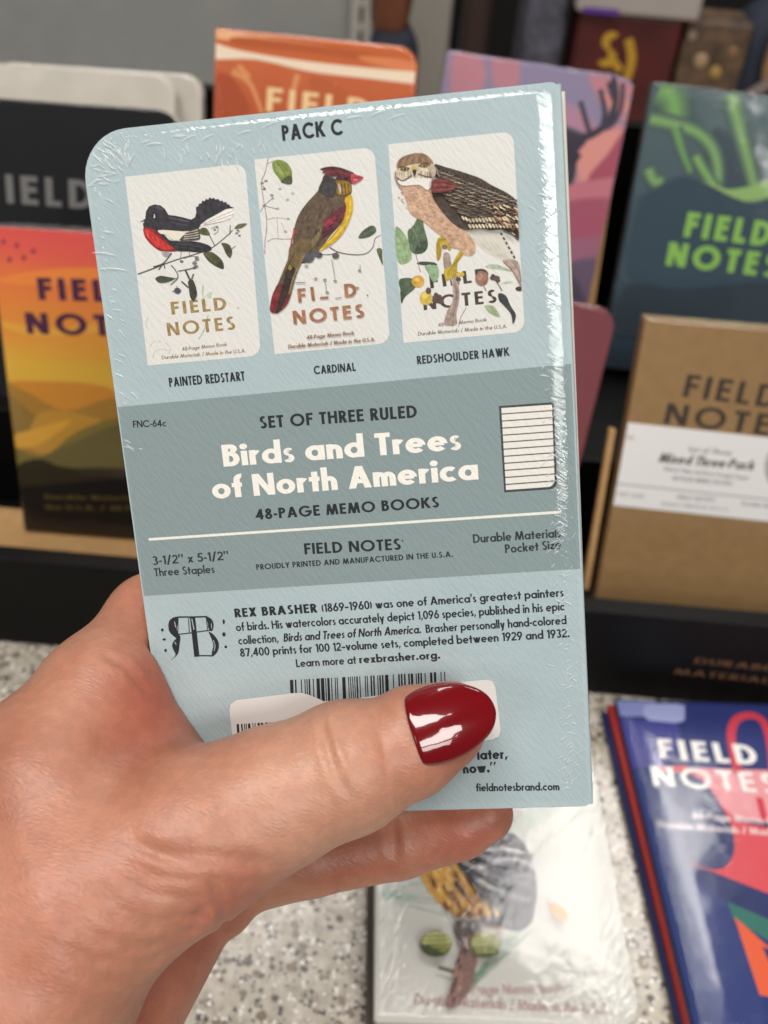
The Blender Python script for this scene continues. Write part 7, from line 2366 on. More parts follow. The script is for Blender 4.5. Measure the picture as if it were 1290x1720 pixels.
CREASES = [(0.4,1.02,[(-45.2,90.9,189.3),(-44.3,90.6,189.0),(-43.5,90.3,188.7),(-42.6,90.0,188.4),(-41.7,89.7,188.1),(-40.9,89.4,187.7),(-40.1,89.2,187.3),(-39.2,89.0,186.9),(-38.4,88.9,186.4),(-37.5,88.8,186.0),(-36.6,88.8,185.6),(-35.7,88.8,185.1),(-34.8,88.8,184.7),(-33.9,88.9,184.3),(-33.0,89.0,183.9),(-32.1,89.1,183.5),(-31.2,89.4,183.2),(-30.3,89.6,182.9),(-29.4,89.8,182.6),(-28.6,90.2,182.5),(-27.7,90.5,182.4),(-26.8,90.9,182.4),(-26.1,91.4,182.6),(-25.3,91.9,182.7),(-24.5,92.3,182.9)]),(0.4,1.02,[(-48.0,87.6,188.2),(-47.0,87.2,187.9),(-46.0,86.9,187.5),(-45.0,86.7,187.1),(-44.0,86.4,186.6),(-43.1,86.2,186.1),(-42.1,85.9,185.5),(-41.1,85.8,185.0),(-40.1,85.7,184.4),(-39.2,85.6,183.8),(-38.1,85.8,183.2),(-37.1,86.0,182.7),(-36.1,86.1,182.0),(-35.1,86.4,181.4),(-34.1,86.6,180.7),(-33.1,86.9,180.0),(-32.1,87.4,179.7),(-31.0,87.9,179.4),(-30.0,88.3,179.1),(-29.0,88.9,179.0),(-28.1,89.4,179.0),(-27.1,89.9,178.9),(-26.3,90.4,179.6),(-25.5,91.0,180.3),(-24.7,91.6,180.9)]),(0.4,1.02,[(-49.3,83.7,186.4),(-48.4,83.5,186.0),(-47.4,83.4,185.6),(-46.4,83.3,185.2),(-45.4,83.2,184.7),(-44.4,83.1,184.2),(-43.5,83.1,183.6),(-42.5,83.0,183.0),(-41.6,83.1,182.4),(-40.6,83.1,181.7),(-39.6,83.3,181.1),(-38.7,83.5,180.6),(-37.7,83.8,179.9),(-36.7,84.1,179.3),(-35.8,84.4,178.6),(-34.8,84.8,177.8),(-33.9,85.3,177.2),(-32.9,85.8,176.5),(-32.0,86.4,175.8),(-31.1,87.0,175.6),(-30.2,87.7,175.4),(-29.2,88.3,175.3),(-28.4,88.8,175.7),(-27.6,89.3,176.2),(-26.7,89.9,176.7)]),(0.4,1.02,[(-49.3,80.9,184.2),(-48.4,80.8,183.8),(-47.5,80.7,183.5),(-46.6,80.6,183.1),(-45.8,80.6,182.6),(-45.0,80.6,182.0),(-44.1,80.6,181.5),(-43.3,80.7,180.9),(-42.5,80.7,180.2),(-41.7,80.8,179.5),(-40.9,81.0,178.9),(-40.0,81.2,178.2),(-39.2,81.5,177.5),(-38.4,81.8,176.9),(-37.6,82.2,176.2),(-36.7,82.6,175.5),(-35.9,83.1,174.7),(-35.1,83.6,173.8),(-34.3,84.1,172.7),(-33.6,84.8,172.4),(-32.8,85.4,172.1),(-32.1,86.1,171.6),(-31.4,86.9,171.2),(-30.6,87.6,170.8),(-29.9,88.4,170.3)]),(0.24,1.0625,[(-40.9,98.1,191.6),(-38.6,97.0,191.4),(-36.4,96.0,191.1),(-34.2,95.2,190.6),(-32.7,95.0,190.3),(-31.1,94.8,189.9),(-29.6,94.6,189.4)]),(0.24,1.0625,[(-38.3,97.8,191.8),(-36.2,96.8,191.5),(-34.0,96.0,191.1),(-32.0,95.3,190.4),(-30.4,95.1,190.1),(-28.9,95.0,189.6),(-27.4,94.9,189.0)]),(0.24,1.0625,[(-35.8,97.5,191.9),(-33.7,96.7,191.5),(-31.7,96.0,190.9),(-29.7,95.5,190.2),(-28.2,95.4,189.7),(-26.8,95.3,189.2),(-25.3,95.3,188.6)]),(0.24,1.0625,[(-33.3,97.3,191.8),(-31.3,96.7,191.3),(-29.4,96.2,190.7),(-27.4,95.7,189.8),(-26.0,95.7,189.3),(-24.6,95.8,188.7),(-23.2,95.9,187.9)]),(0.24,1.0625,[(-30.9,97.2,191.6),(-29.0,96.7,191.0),(-27.1,96.4,190.3),(-25.2,96.1,189.3),(-23.8,96.2,188.7),(-22.5,96.3,188.0),(-21.1,96.5,187.1)]),(0.24,1.0625,[(-28.5,97.5,191.5),(-26.6,97.0,190.7),(-24.8,96.7,189.8),(-23.0,96.5,188.6),(-21.7,96.7,187.9),(-20.3,96.9,187.1),(-19.0,97.2,186.1)]),(0.24,1.0625,[(-26.1,97.8,191.2),(-24.3,97.5,190.2),(-22.5,97.2,189.0),(-20.8,97.1,187.7),(-19.5,97.4,186.8),(-18.2,97.7,186.0),(-16.9,98.0,185.0)]),(0.24,1.0625,[(-23.8,98.3,190.7),(-22.0,98.0,189.5),(-20.3,97.8,188.2),(-18.5,97.8,186.5),(-17.3,98.1,185.8),(-16.0,98.4,184.9),(-14.8,98.8,183.9)]),(0.24,1.0625,[(-21.5,98.9,190.0),(-19.7,98.6,188.7),(-18.0,98.5,187.2),(-16.3,98.5,185.4),(-15.0,98.8,184.6),(-13.8,99.3,183.6),(-12.6,99.8,182.5)]),(0.6,0.85,[(-9.2,127.9,195.1),(-8.7,123.4,198.4),(-8.3,121.0,199.3),(-8.0,119.0,199.5),(-7.4,117.1,199.6),(-6.8,115.5,199.4),(-6.3,113.9,199.0),(-5.5,112.3,198.3),(-4.7,110.9,197.5),(-3.9,109.7,196.5),(-3.0,108.9,195.6),(-2.0,108.2,194.6),(-1.1,107.6,193.4)]),(0.22,0.68,[(-6.5,125.0,198.6),(-5.8,121.9,199.8),(-5.1,119.5,200.2),(-4.5,117.5,200.2),(-3.6,115.2,199.7),(-2.7,113.3,198.9),(-1.9,111.5,197.8)]),(0.25,0.68,[(1.3,126.0,199.2),(1.9,122.4,200.2),(2.5,119.7,200.2),(3.1,117.4,199.6),(3.7,115.4,198.7),(4.4,113.7,197.5),(5.0,112.3,196.0)]),(0.68,1.275,[(-43.7,92.1,189.6),(-40.8,91.3,188.8),(-38.0,90.7,187.8),(-35.3,90.2,186.5),(-33.2,90.3,185.8),(-31.1,90.5,185.0),(-29.1,90.7,184.0),(-27.6,91.3,183.9),(-26.2,91.9,183.8),(-24.8,92.5,183.6)]),(1.1,1.4449999999999998,[(-46.7,89.7,189.0),(-44.3,88.6,188.1),(-41.9,87.8,186.9),(-39.6,87.0,185.4),(-37.5,87.1,184.3),(-35.3,87.4,183.1),(-33.2,87.6,181.7),(-31.2,88.4,181.2),(-29.3,89.2,180.7),(-27.3,90.0,180.1),(-26.3,90.7,180.8),(-25.3,91.4,181.5),(-24.3,92.2,182.1)]),(1.02,1.4449999999999998,[(-49.3,85.5,187.4),(-46.3,84.9,186.3),(-43.4,84.4,184.8),(-40.5,84.2,182.9),(-38.0,84.7,181.6),(-35.6,85.3,180.1),(-33.1,86.1,178.1),(-31.4,87.2,177.6),(-29.6,88.2,177.2),(-27.8,89.2,176.8),(-26.9,89.8,177.7),(-26.0,90.4,178.7),(-25.2,91.0,179.5)]),(0.94,1.4449999999999998,[(-49.4,82.0,185.2),(-46.3,81.8,183.9),(-43.2,81.8,182.1),(-40.2,82.0,179.8),(-37.9,82.9,178.4),(-35.5,83.9,176.6),(-33.2,85.2,174.2),(-31.6,86.5,173.8),(-30.0,87.8,173.5),(-28.4,88.9,173.4)]),(0.68,1.4449999999999998,[(-49.1,79.8,183.1),(-46.2,79.6,181.7),(-43.5,79.6,179.7),(-40.9,79.9,177.0),(-38.9,80.8,175.4),(-36.9,82.0,173.4),(-35.0,83.5,170.5)]),(0.51,1.19,[(-40.6,97.0,191.3),(-38.1,96.1,191.1),(-35.7,95.4,190.7),(-33.2,94.8,190.2),(-31.7,94.6,189.8),(-30.2,94.5,189.4),(-28.6,94.5,188.9)]),(0.51,1.19,[(-41.5,94.4,190.3),(-38.9,93.6,189.8),(-36.3,92.9,189.1),(-33.8,92.4,188.2),(-31.7,92.5,187.8),(-29.6,92.6,187.2),(-27.5,92.9,186.6)]),(0.6,0.85,[(-54.0,133.6,197.8),(-52.1,132.9,197.5),(-50.3,132.5,196.9),(-48.6,132.3,196.1),(-46.9,131.1,194.7),(-45.2,130.2,193.1),(-43.6,129.4,191.3)]),(0.8,0.85,[(6.7,110.0,185.8),(8.2,127.9,155.7),(8.5,126.3,155.3),(8.8,124.9,154.6),(9.1,123.3,153.6),(9.4,122.1,152.1),(9.8,121.0,150.3)]),(0.5,0.765,[(5.4,108.8,186.8),(6.6,127.7,155.4),(6.9,126.2,155.0),(7.2,124.8,154.5),(7.5,123.4,153.6),(7.8,122.2,152.4),(8.0,121.2,150.9)]),(0.7,0.85,[(-25.1,94.2,187.0),(-24.3,93.3,184.7),(-23.6,92.6,182.0),(-23.0,92.3,178.5),(-22.9,92.5,174.7),(-26.4,107.0,142.6),(-26.2,106.6,139.3)])]
NAIL = [(4.73, 8.24), (6.32, 8.71), (8.06, 8.85), (9.92, 8.7), (12.12, 8.22), (14.37, 7.29), (16.28, 6.16), (17.85, 4.79), (18.91, 3.36), (19.45, 1.81), (19.52, 0.17), (19.19, -1.08), (18.29, -2.55), (17.05, -3.67), (15.7, -4.4), (13.47, -5.24), (10.9, -5.8), (8.51, -5.88), (6.48, -5.65), (4.76, -5.23), (3.62, -4.54), (3.48, -3.24), (3.64, -1.24), (3.79, 1.22), (3.87, 3.5), (4.07, 5.51), (4.3, 7.29)]
NAIL_FRAME = [[8.06, 123.04, 190.67], [0.8789, 0.2278, 0.4192], [-0.4396, 0.728, 0.5261], [-0.1853, -0.6466, 0.74]]
BLOOD = [(-42.8, 129.8, 190.4, 14, 0.8), (-49.9, 146.1, 195.1, 12, 0.35), (-55.6, 131.4, 197.8, 14, 0.25), (20.5, 119.3, 194.0, 7, 0.5), (-31.3, 102.3, 143.9, 16, 0.55), (-20.3, 94.1, 177.7, 12, 0.7), (0.7, 121.4, 151.9, 14, 0.45), (23.8, 126.3, 157.0, 12, 0.7), (-38.6, 90.5, 143.9, 16, 0.5), (-52.4, 82.4, 185.8, 22, 0.3), (9.2, 113.3, 195.1, 10, 0.25)]
NAIL_R = (11.0, 1.2)
NAIL_TOP = (10.7, 0.2, 0.01)

# ================================================================ large structure: counter, wall, display rack
def granite():
    m, nt, b = new_mat('speckled_counter')
    tc = node(nt, 'ShaderNodeTexCoord')
    nz = node(nt, 'ShaderNodeTexNoise')
    nz.inputs['Scale'].default_value = 160
    nz.inputs['Detail'].default_value = 6
    nz.inputs['Roughness'].default_value = 0.7
    link(nt, tc.outputs['Object'], nz.inputs['Vector'])
    base = node(nt, 'ShaderNodeValToRGB')
    cr = base.color_ramp
    for _ in range(2):
        cr.elements.new(0.5)
    for e, (p, h) in zip(cr.elements, [(0.30, '8a7e6e'), (0.45, 'b0a696'), (0.58, 'c4bbac'), (0.74, 'e0dace')]):
        e.position = p
        e.color = (*lin(h), 1)
    link(nt, nz.outputs[0], base.inputs[0])
    prev = base.outputs[0]
    for sc, thr, seed, cols in ((360, 0.30, 0.0, ('3e3834', '6a5440')), (600, 0.34, 7.3, ('2a2624', '3c3a3c')), (270, 0.24, 3.1, ('74644e', '8c7c6a')), (700, 0.26, 11.0, ('f4f0ea', 'fffdf8'))):
        mp = node(nt, 'ShaderNodeMapping')
        mp.inputs['Location'].default_value = (seed, seed * 2, seed)
        dn = node(nt, 'ShaderNodeTexNoise')
        dn.inputs['Scale'].default_value = sc * 1.6
        link(nt, tc.outputs['Object'], dn.inputs['Vector'])
        wob = node(nt, 'ShaderNodeVectorMath', operation='MULTIPLY_ADD')
        wob.inputs[1].default_value = (0.0016,) * 3
        link(nt, dn.outputs['Color'], wob.inputs[0])
        link(nt, tc.outputs['Object'], wob.inputs[2])
        link(nt, wob.outputs[0], mp.inputs[0])
        vo = node(nt, 'ShaderNodeTexVoronoi', feature='F1')
        vo.inputs['Scale'].default_value = sc
        link(nt, mp.outputs[0], vo.inputs['Vector'])
        # chips: a random share of the cells, each smaller than its cell
        sep = node(nt, 'ShaderNodeSeparateColor')
        link(nt, vo.outputs['Color'], sep.inputs[0])
        pick = node(nt, 'ShaderNodeMath', operation='LESS_THAN')
        pick.inputs[1].default_value = thr
        link(nt, sep.outputs[0], pick.inputs[0])
        size = node(nt, 'ShaderNodeMath', operation='MULTIPLY')
        size.inputs[1].default_value = 0.62
        link(nt, sep.outputs[1], size.inputs[0])
        inside = node(nt, 'ShaderNodeMapRange')
        inside.inputs['To Min'].default_value = 1
        inside.inputs['To Max'].default_value = 0
        dd = node(nt, 'ShaderNodeMath', operation='SUBTRACT')
        link(nt, vo.outputs['Distance'], dd.inputs[0])
        link(nt, size.outputs[0], dd.inputs[1])
        inside.inputs['From Min'].default_value = -0.08
        inside.inputs['From Max'].default_value = 0.06
        link(nt, dd.outputs[0], inside.inputs['Value'])
        fac = node(nt, 'ShaderNodeMath', operation='MULTIPLY')
        link(nt, pick.outputs[0], fac.inputs[0])
        link(nt, inside.outputs[0], fac.inputs[1])
        cm = node(nt, 'ShaderNodeMix', data_type='RGBA')
        cm.inputs[6].default_value = (*lin(cols[0]), 1)
        cm.inputs[7].default_value = (*lin(cols[1]), 1)
        link(nt, sep.outputs[2], cm.inputs[0])
        mx = node(nt, 'ShaderNodeMix', data_type='RGBA')
        link(nt, fac.outputs[0], mx.inputs[0])
        link(nt, prev, mx.inputs[6])
        link(nt, cm.outputs[2], mx.inputs[7])
        prev = mx.outputs[2]
    link(nt, prev, b.inputs['Base Color'])
    b.inputs['Roughness'].default_value = 0.22
    return m


mb = MB()
mb.box((-500, -150, -40), (600, 1000, 0), granite())
counter = mb.build('countertop', bevel=3)
tag(counter, 'pale speckled stone countertop under the display', 'counter', kind='structure')


def plain(name, hexcol, rough=0.5, spec=0.5, metal=0.0, mottle=0.05, scale=30, gain=1.0):
    m = paper(name, hexcol, rough, 0, mottle, scale, gain)
    b = m.node_tree.nodes['Principled BSDF']
    b.inputs['Specular IOR Level'].default_value = spec
    b.inputs['Metallic'].default_value = metal
    return m


# wall and things of the shop far behind, out of focus
mb = MB()
mb.box((-1500, 1250, -600), (-86, 1290, 1500), plain('grey_wall_panel', '94938e', 0.7, 0.3, gain=1.0))
tag(mb.build('back_wall'), 'plain grey wall panel behind the display', 'wall', kind='structure')
mb = MB()
mb.box((-86, 1225, -600), (-61, 1290, 1500), plain('pale_metal', 'b4aea4', 0.45, 0.5))
post = mb.build('shelf_post', bevel=3)
tag(post, 'narrow pale metal shelf post at the edge of the grey wall', 'shelf post')
sl = MB()
for k in range(30):
    sl.box((-76, 1223.2, -60 + k * 25), (-72, 1224.9, -44 + k * 25), plain('slot_dark', '2c2824') if k == 0 else sl.mats[0])
sl.build('slot', post)
mb = MB()
mb.box((-61, 1500, -600), (1900, 1540, 1500), plain('dark_recess', '1a1715', 0.8, 0.2))
tag(mb.build('shop_back'), 'dark recess of the shop behind the display', 'wall', kind='structure')
mb = MB()
mb.box((-22, 1080, 0.5), (24, 1120, 1500), plain('beige_pillar', '9c968c', 0.6, 0.3))
tag(mb.build('pillar', bevel=4), 'pale beige pillar rising behind the canyon pack and the pink pack', 'pillar')


def blob(mb, c, r, mat, e=0.6, n=20, m=12):
    """soft stuffed form: a superellipsoid"""
    def sg(v, p):
        return math.copysign(abs(v) ** p, v)
    vs, fs = [], []
    for i in range(m + 1):
        a = -math.pi / 2 + math.pi * i / m
        for j in range(n):
            t = 2 * math.pi * j / n
            k = 1 + 0.05 * math.sin(5 * t + i) + 0.04 * math.sin(3 * a + j)
            vs.append((c[0] + r[0] * k * sg(math.cos(a), e) * sg(math.cos(t), e), c[1] + r[1] * k * sg(math.cos(a), e) * sg(math.sin(t), e), c[2] + r[2] * sg(math.sin(a), e)))
    for i in range(m):
        for j in range(n):
            q = (i * n + j, i * n + (j + 1) % n, (i + 1) * n + (j + 1) % n, (i + 1) * n + j)
            fs.append(q)
    mb.mesh(vs, fs, mat, True)


# shop goods behind the rack, all out of focus
mb = MB()
blob(mb, (-27, 905, 64), (22, 30, 62), plain('navy_cloth', '1c2230', 0.8))
bag = mb.build('pouch')
tag(bag, 'small navy pouch with a brown top beside the pale shelf post', 'pouch')
mb = MB()
blob(mb, (-30, 903, 150), (17, 22, 36), plain('brown_leather', '6a3c22', 0.5, mottle=.3))
mb.build('flap', bag)
mb = MB()
blob(mb, (42, 930, 100), (12, 30, 110), plain('dark_brown_cloth', '2a1610', 0.8))
tag(mb.build('dark_bag'), 'narrow dark brown bag standing beside the beige pillar', 'bag')
mb = MB()
blob(mb, (97, 925, 110), (20, 34, 118), plain('slate_cloth', '4a4a54', 0.9, mottle=.5, scale=90))
tag(mb.build('cloth_bag'), 'slate grey flecked cloth bag behind the pink pack', 'bag')
mb = MB()
mb.box((121, 880, 0.4), (204, 935, 150), plain('red_board', '4a1512', 0.5, mottle=.3, scale=40))
rp_ = mb.build('red_package', bevel=3)
tag(rp_, 'dark red package with gold lettering and a pale lid behind the aurora pack', 'package')
mb = MB()
gm = plain('gold_foil', 'b48a2c', 0.4, .5, mottle=.2)
put_text(mb, 'S', 141, -110, 157, -110, 27, .22, gm, 0.1)
put_text(mb, 'J', 158, -90, 170, -90, 40, .2, gm, 0.1) if False else None
put_line(mb, [(163, -133), (169, -118), (168, -100), (166, -85)], 7, gm, 0.1)
put_line(mb, [(150, -118), (158, -112), (162, -108)], 6, gm, 0.104)
mb.v = [(x, 879.8 - z, y) for x, y, z in mb.v]
mb.build('gold_lettering', rp_)
mb = MB()
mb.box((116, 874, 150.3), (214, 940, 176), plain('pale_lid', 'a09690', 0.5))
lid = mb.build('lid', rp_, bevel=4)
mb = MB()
mb.box((122, 872.6, 151), (150, 873.8, 155), plain('purple_glow_paint', '5a3488', 0.5))  # purple paint standing in for purple light reflected on the pale edge
mb.build('purple_glow_paint', lid)
mb = MB()
mb.box((208, 885, 0.4), (262, 930, 150), plain('brown_pattern', '54402e', 0.6, mottle=.6, scale=70))
bp_ = mb.build('brown_package', bevel=4)
tag(bp_, 'mottled brown package standing right of the dark red package', 'package')
mb = MB()
for (x, z, r, h) in ((226, 120, 6, '9a8262'), (240, 112, 5, 'a08040'), (214, 138, 4, '8a7a6a'), (250, 128, 5, '7a5a3a')):
    blob(mb, (x, 884.6, z), (r, 1.2, r), plain('button', h, .5), 1.0, 12, 6)
mb.build('button_trim', bp_)
mb = MB()
blob(mb, (300, 930, 70), (48, 40, 92), plain('navy_bag', '1a2232', 0.8, mottle=.3))
nb_ = mb.build('navy_bag')
tag(nb_, 'dark navy bag with a tan strap at the edge of the goods behind', 'bag')
mb = MB()
blob(mb, (284, 884, 128), (7, 5, 24), plain('tan_strap', 'a07858', 0.6), .8)
mb.build('strap', nb_)
mb = MB()
put_line(mb, [(246, -84), (268, -98), (290, -118), (310, -142)], 8, plain('grey_strap', '7c6c68', 0.6), 0)
mb.v = [(x, 874 - z, y) for x, y, z in mb.v]
st_ = mb.build('strap', nb_)
md = st_.modifiers.new('thick', 'SOLIDIFY')
md.thickness = 0.002


# ---------------------------------------------------------------- display rack
black = plain('black_board', '060607', 0.5, 0.18, mottle=0.2)
kraftm = plain('kraft_card', 'b08a5c', 0.75, 0.25, mottle=0.1, scale=120)
rack = empty('display_rack', loc=(0, 305, 0))
tag(rack, 'black tiered display rack holding rows of memo books on the counter', 'display rack')
mb = MB()
mb.box((-300, 0, 0.4), (360, 9, 53), black)
lip = mb.build('front_lip', rack, bevel=1.5)
mb = MB()
mb.box((-300, 9.2, 0.4), (360, 230, 11), black)
mb.box((-300, 86, 11.2), (360, 230, 68), black)
mb.build('tier', rack, bevel=1)
mb = MB()
mb.box((-300, 230.2, 0.4), (360, 238, 178), black)
mb.build('back_panel', rack, bevel=1)
mb = MB()
mb.box((-200, 9.5, 11.3), (-3, 62, 27.3), kraftm)
mb.build('card_riser', rack, bevel=0.8)
mb = MB()
gold = plain('dull_gold_print', '6a4c34', 0.5, 0.4)
put_text(mb, 'DURABLE', 141, -26.5, 180, -25.5, 3.6, .17, gold, 0.06)
put_text(mb, 'MATERIALS', 134, -18.5, 182, -17.5, 3.6, .17, gold, 0.06)
mb.v = [(x, -z, y) for x, y, z in mb.v]
mb.build('lip_lettering', rack)


def divider(x, y, z, h, d, lean, w=3.0):
    """a sheet of kraft card standing between two packs, leaning back with them"""
    t = empty('card_divider', loc=(x, y, z))
    t.rotation_euler = (-math.radians(lean), 0, 0)
    m2 = MB()
    m2.box((-w / 2, 0, 0), (w / 2, d, h), kraftm)
    m2.build('card_sheet', t, bevel=0.5)
    return t


# ================================================================ memo book packs
PAGE = page_mat()


def pack(key, name, label, cat='memo books', mats=None, T=10.4, film_kw=None, art=None, n=3, group=None, offs=None, wrap=True, rl=1.0, rr=9.0, gain=1.0, felt=0.0, W=89, H=140, rnd=1.6):
    R, o = POSE[key]
    root = empty(name, R, o)
    tag(root, label, cat, group)
    t = T / n
    for i in range(n):
        dx, dy, rot = (offs or [(0, 0, 0)] * n)[i]
        mc = mats[min(i, len(mats) - 1)]
        notebook(root, mc, mats[min(i + 1, len(mats) - 1)] if i < n - 1 else mc, PAGE, -i * t, T=t - 0.05, rl=rl, rr=rr, dx=dx, dy=dy, rot=rot, W=W, H=H)
    if art:
        m2 = MB()
        draw(m2, ART[art], 0.02, gain=gain, felt=felt, flat=art != 'bird')
        m2.build('cover_print', root)
    if wrap:
        film(root, film_mat('clear_film', **(film_kw or {})), T, rl=rl + .6, rr=rr, rnd=rnd, top=0.3 + (0.012 * len(ART[art]) if art else 0))
    return root


# --- the pack held up in the hand (back of the pack, spine to the right)
R, o = POSE['held']
held = empty('bird_memo_pack', R, o)
tag(held, 'pale blue shrink-wrapped memo book pack with three bird pictures, held up in the hand', 'memo books')
FELT = 0.5
blue = paper('pale_blue_felt_paper', 'a9babd', 0.6, FELT, 0.035, 70)
white_cov = paper('pale_cover', 'd9d5c8', 0.6, 0.1, 0.04, 60)
for i in range(3):
    dx, dy, rot = ((0, 0, 0), (0.9, -.2, -.35), (1.1, .3, -.5))[i]
    notebook(held, blue if i == 0 else white_cov, white_cov, PAGE, -i * 3.5, T=3.45, rl=9.0, rr=2.0, dx=dx, dy=dy, rot=rot)
mb = MB()
draw(mb, ART['band'], 0.01, felt=FELT, flat=True)
mb.build('grey_band', held)
for k in ('card1', 'card2', 'card3'):
    mb = MB()
    draw(mb, ART[k], 0.03, step=0.002, felt=FELT)
    mb.build('bird_picture', held, label={'card1': 'picture of a black bird with a red belly', 'card2': 'picture of a brown crested bird with a yellow front', 'card3': 'picture of a hawk perched among fruit'}[k])
mb = MB()
draw(mb, ART['print'], 0.04, step=0.001, felt=FELT, flat=True)
mb.build('printed_text', held)
mb = MB()
draw(mb, ART['barcode'], 0.04, step=0.0005, felt=FELT)
mb.build('barcode', held)
mb = MB()
draw(mb, ART['icon'], 0.03, step=0.003, felt=FELT)
mb.build('ruled_page_picture', held)
fr = random.Random(12)
folds = []
for i in range(150):            # the seam side, by the spine
    v = fr.uniform(16, 137)
    if 34 < v < 48 and fr.random() < .6:
        continue
    folds.append((fr.gauss(85.2 - .004 * v, 1.1), v, fr.uniform(.7, 2.2), fr.uniform(.22, .42), fr.uniform(.07, .16), fr.choice((-42, -35, 25, -50, -30)) + fr.uniform(-12, 12)))
for i in range(46):             # gathered corner
    a = fr.uniform(175, 280)
    r_ = fr.uniform(2.5, 8.5)
    u_, v_ = 9 + r_ * math.cos(math.radians(a)), 9 + r_ * math.sin(math.radians(a))
    folds.append((max(1.2, u_), max(1.2, v_), fr.uniform(.8, 2.6), fr.uniform(.25, .5), fr.uniform(.06, .14), a + fr.uniform(-30, 30)))
for i in range(26):             # left edge
    folds.append((fr.uniform(1.0, 4.5), fr.uniform(10, 60), fr.uniform(.8, 2.4), fr.uniform(.25, .45), fr.uniform(.05, .11), fr.uniform(10, 60)))
for i in range(22):             # below the top edge
    folds.append((fr.gauss(28, 5), fr.uniform(4.5, 8.5), fr.uniform(.7, 2.4), fr.uniform(.3, .5), fr.uniform(.06, .12), fr.uniform(70, 110)))
for i in range(14):
    folds.append((fr.uniform(12, 60), fr.uniform(1.5, 3.5), fr.uniform(1.5, 4), fr.uniform(.25, .4), fr.uniform(.05, .09), fr.uniform(-20, 10)))
folds += [(48.2, 14.5, 2.2, .6, .12, 88), (1.8, 22, 5, .5, .14, 12), (3.2, 25, 6, .45, .12, 8)]
folds = [f for f in folds if not (36.5 < f[0] < 51.5 and 1.5 < f[1] < 6.5) and not (f[0] < 12 and 53 < f[1] < 58)]
fold_m = bpy.data.materials.new('film_fold')
fold_m.use_nodes = True
fnt = fold_m.node_tree
fb = fnt.nodes['Principled BSDF']
fb.inputs['Base Color'].default_value = (.85, .87, .86, 1)
fb.inputs['Roughness'].default_value = 0.16
fb.inputs['Specular IOR Level'].default_value = 1.0
ftr = node(fnt, 'ShaderNodeBsdfTransparent')
fmx = node(fnt, 'ShaderNodeMixShader')
fmx.inputs[0].default_value = 0.34
link(fnt, ftr.outputs[0], fmx.inputs[1])
link(fnt, fb.outputs[0], fmx.inputs[2])
link(fnt, fmx.outputs[0], fnt.nodes['Material Output'].inputs[0])
film(held, film_mat('held_film', wr=0.2, edge=7, base=0.03, rot=-35, scale=(260, 1400, 300), rough=0.05, broad=0.3, curl=(82, 89.5, 1.3)), 10.6, rl=9.3, rr=2.6, over=0.35, rnd=2.0, top=0.22, folds=folds, fold_mat=fold_m)
mb = MB()
draw(mb, ART['sticker'], 0.27)
mb.v = [(x, y, z) for x, y, z in mb.v]
stk = mb.build('price_sticker', held)
md = stk.modifiers.new('thick', 'SOLIDIFY')
md.thickness = 0.06 * MM
md.offset = 1
mb = MB()
draw(mb, ART['sticker_bars'], 0.37, step=0.0005)
mb.build('sticker_barcode', stk)

# --- packs standing in the rack
sun_m = ramp_paper('sunset_print', [(0.0, 'd8504c'), (0.08, 'dc5a4a'), (0.14, 'e0743c'), (0.3, 'dc8c34'), (0.42, 'd8a838'), (0.5, 'd8a83a'), (0.55, 'b07824'), (0.7, '5a4418'), (0.9, '1c140c')])
dark_m = paper('dark_cover', '2a2430', 0.6)
pack('sunset', 'sunset_memo_pack', 'memo book pack with a red and yellow sunset over dark hills', mats=[sun_m, dark_m], art='sunset', film_kw=dict(curl=(7.5, -0.5, 1.1), wr=.3, base=.03, edge=8, broad=.5))
org_m = ramp_paper('canyon_print', [(0.0, 'c4622e'), (0.1, 'c4643a'), (0.3, 'b0502c'), (0.5, '8a3c20'), (1.0, '5a2818')], wobble=.08, wscale=(50, 25, 1))
pack('orange', 'canyon_memo_pack', 'orange-brown memo book pack with a cream stripe, in the back row', mats=[org_m, org_m], art='orange', T=8, n=2, film_kw=dict(wr=.3, base=.05, edge=8, broad=.6))
blk_m = paper('black_cover', '0d0d0f', 0.7)
wht_m = paper('white_cover', 'c2bcb1', 0.6)
pack('black', 'black_memo_pack', 'black memo book pack with grey lettering standing before white packs', mats=[blk_m, wht_m], art='black', T=7, n=2, film_kw=dict(wr=.2, base=.02, edge=6, ior=1.4))
pack('white', 'white_memo_pack', 'white blank memo book pack directly behind the black one', mats=[wht_m], n=3, film_kw=dict(wr=.4, base=.06, edge=10, broad=.6))
pack('whiteb', 'white_memo_pack', 'second white memo book pack, mostly hidden, its rounded corner showing to the right', mats=[wht_m], n=3, film_kw=dict(wr=.4, base=.06, edge=10, broad=.6))
pnk_m = ramp_paper('pink_sky_print', [(0.0, '857c98'), (0.25, '8a7c96'), (0.4, 'b07884'), (0.6, '9a5468'), (0.8, '80586f'), (1.0, '4a3e52')], wobble=.12, wscale=(30, 30, 1))
vio_m = paper('violet_cover', '6c6280', 0.6)
pack('pink', 'pink_sky_memo_pack', 'pink and violet memo book pack with a dark bare tree, in the back row', mats=[pnk_m, vio_m], art='pink', film_kw=dict(curl=(7.5, -0.5, 1.1), wr=.35, base=.05, edge=9, broad=.6))
grn_m = ramp_paper('night_sky_print', [(0.0, '4c5c60'), (0.3, '44565c'), (0.5, '30485a'), (0.7, '2c4452'), (1.0, '202c38')], wobble=.05)
gry_m = paper('grey_brown_cover', '6a6252', 0.6)
pack('green', 'aurora_memo_pack', 'dark teal memo book pack with green northern lights, rightmost of the back row', mats=[grn_m, gry_m], art='green', film_kw=dict(curl=(7.5, -0.5, 1.1), wr=.3, base=.03, edge=9, broad=.3))
mar_m = paper('maroon_cover', '7c3e44', 0.6, gain=.9)
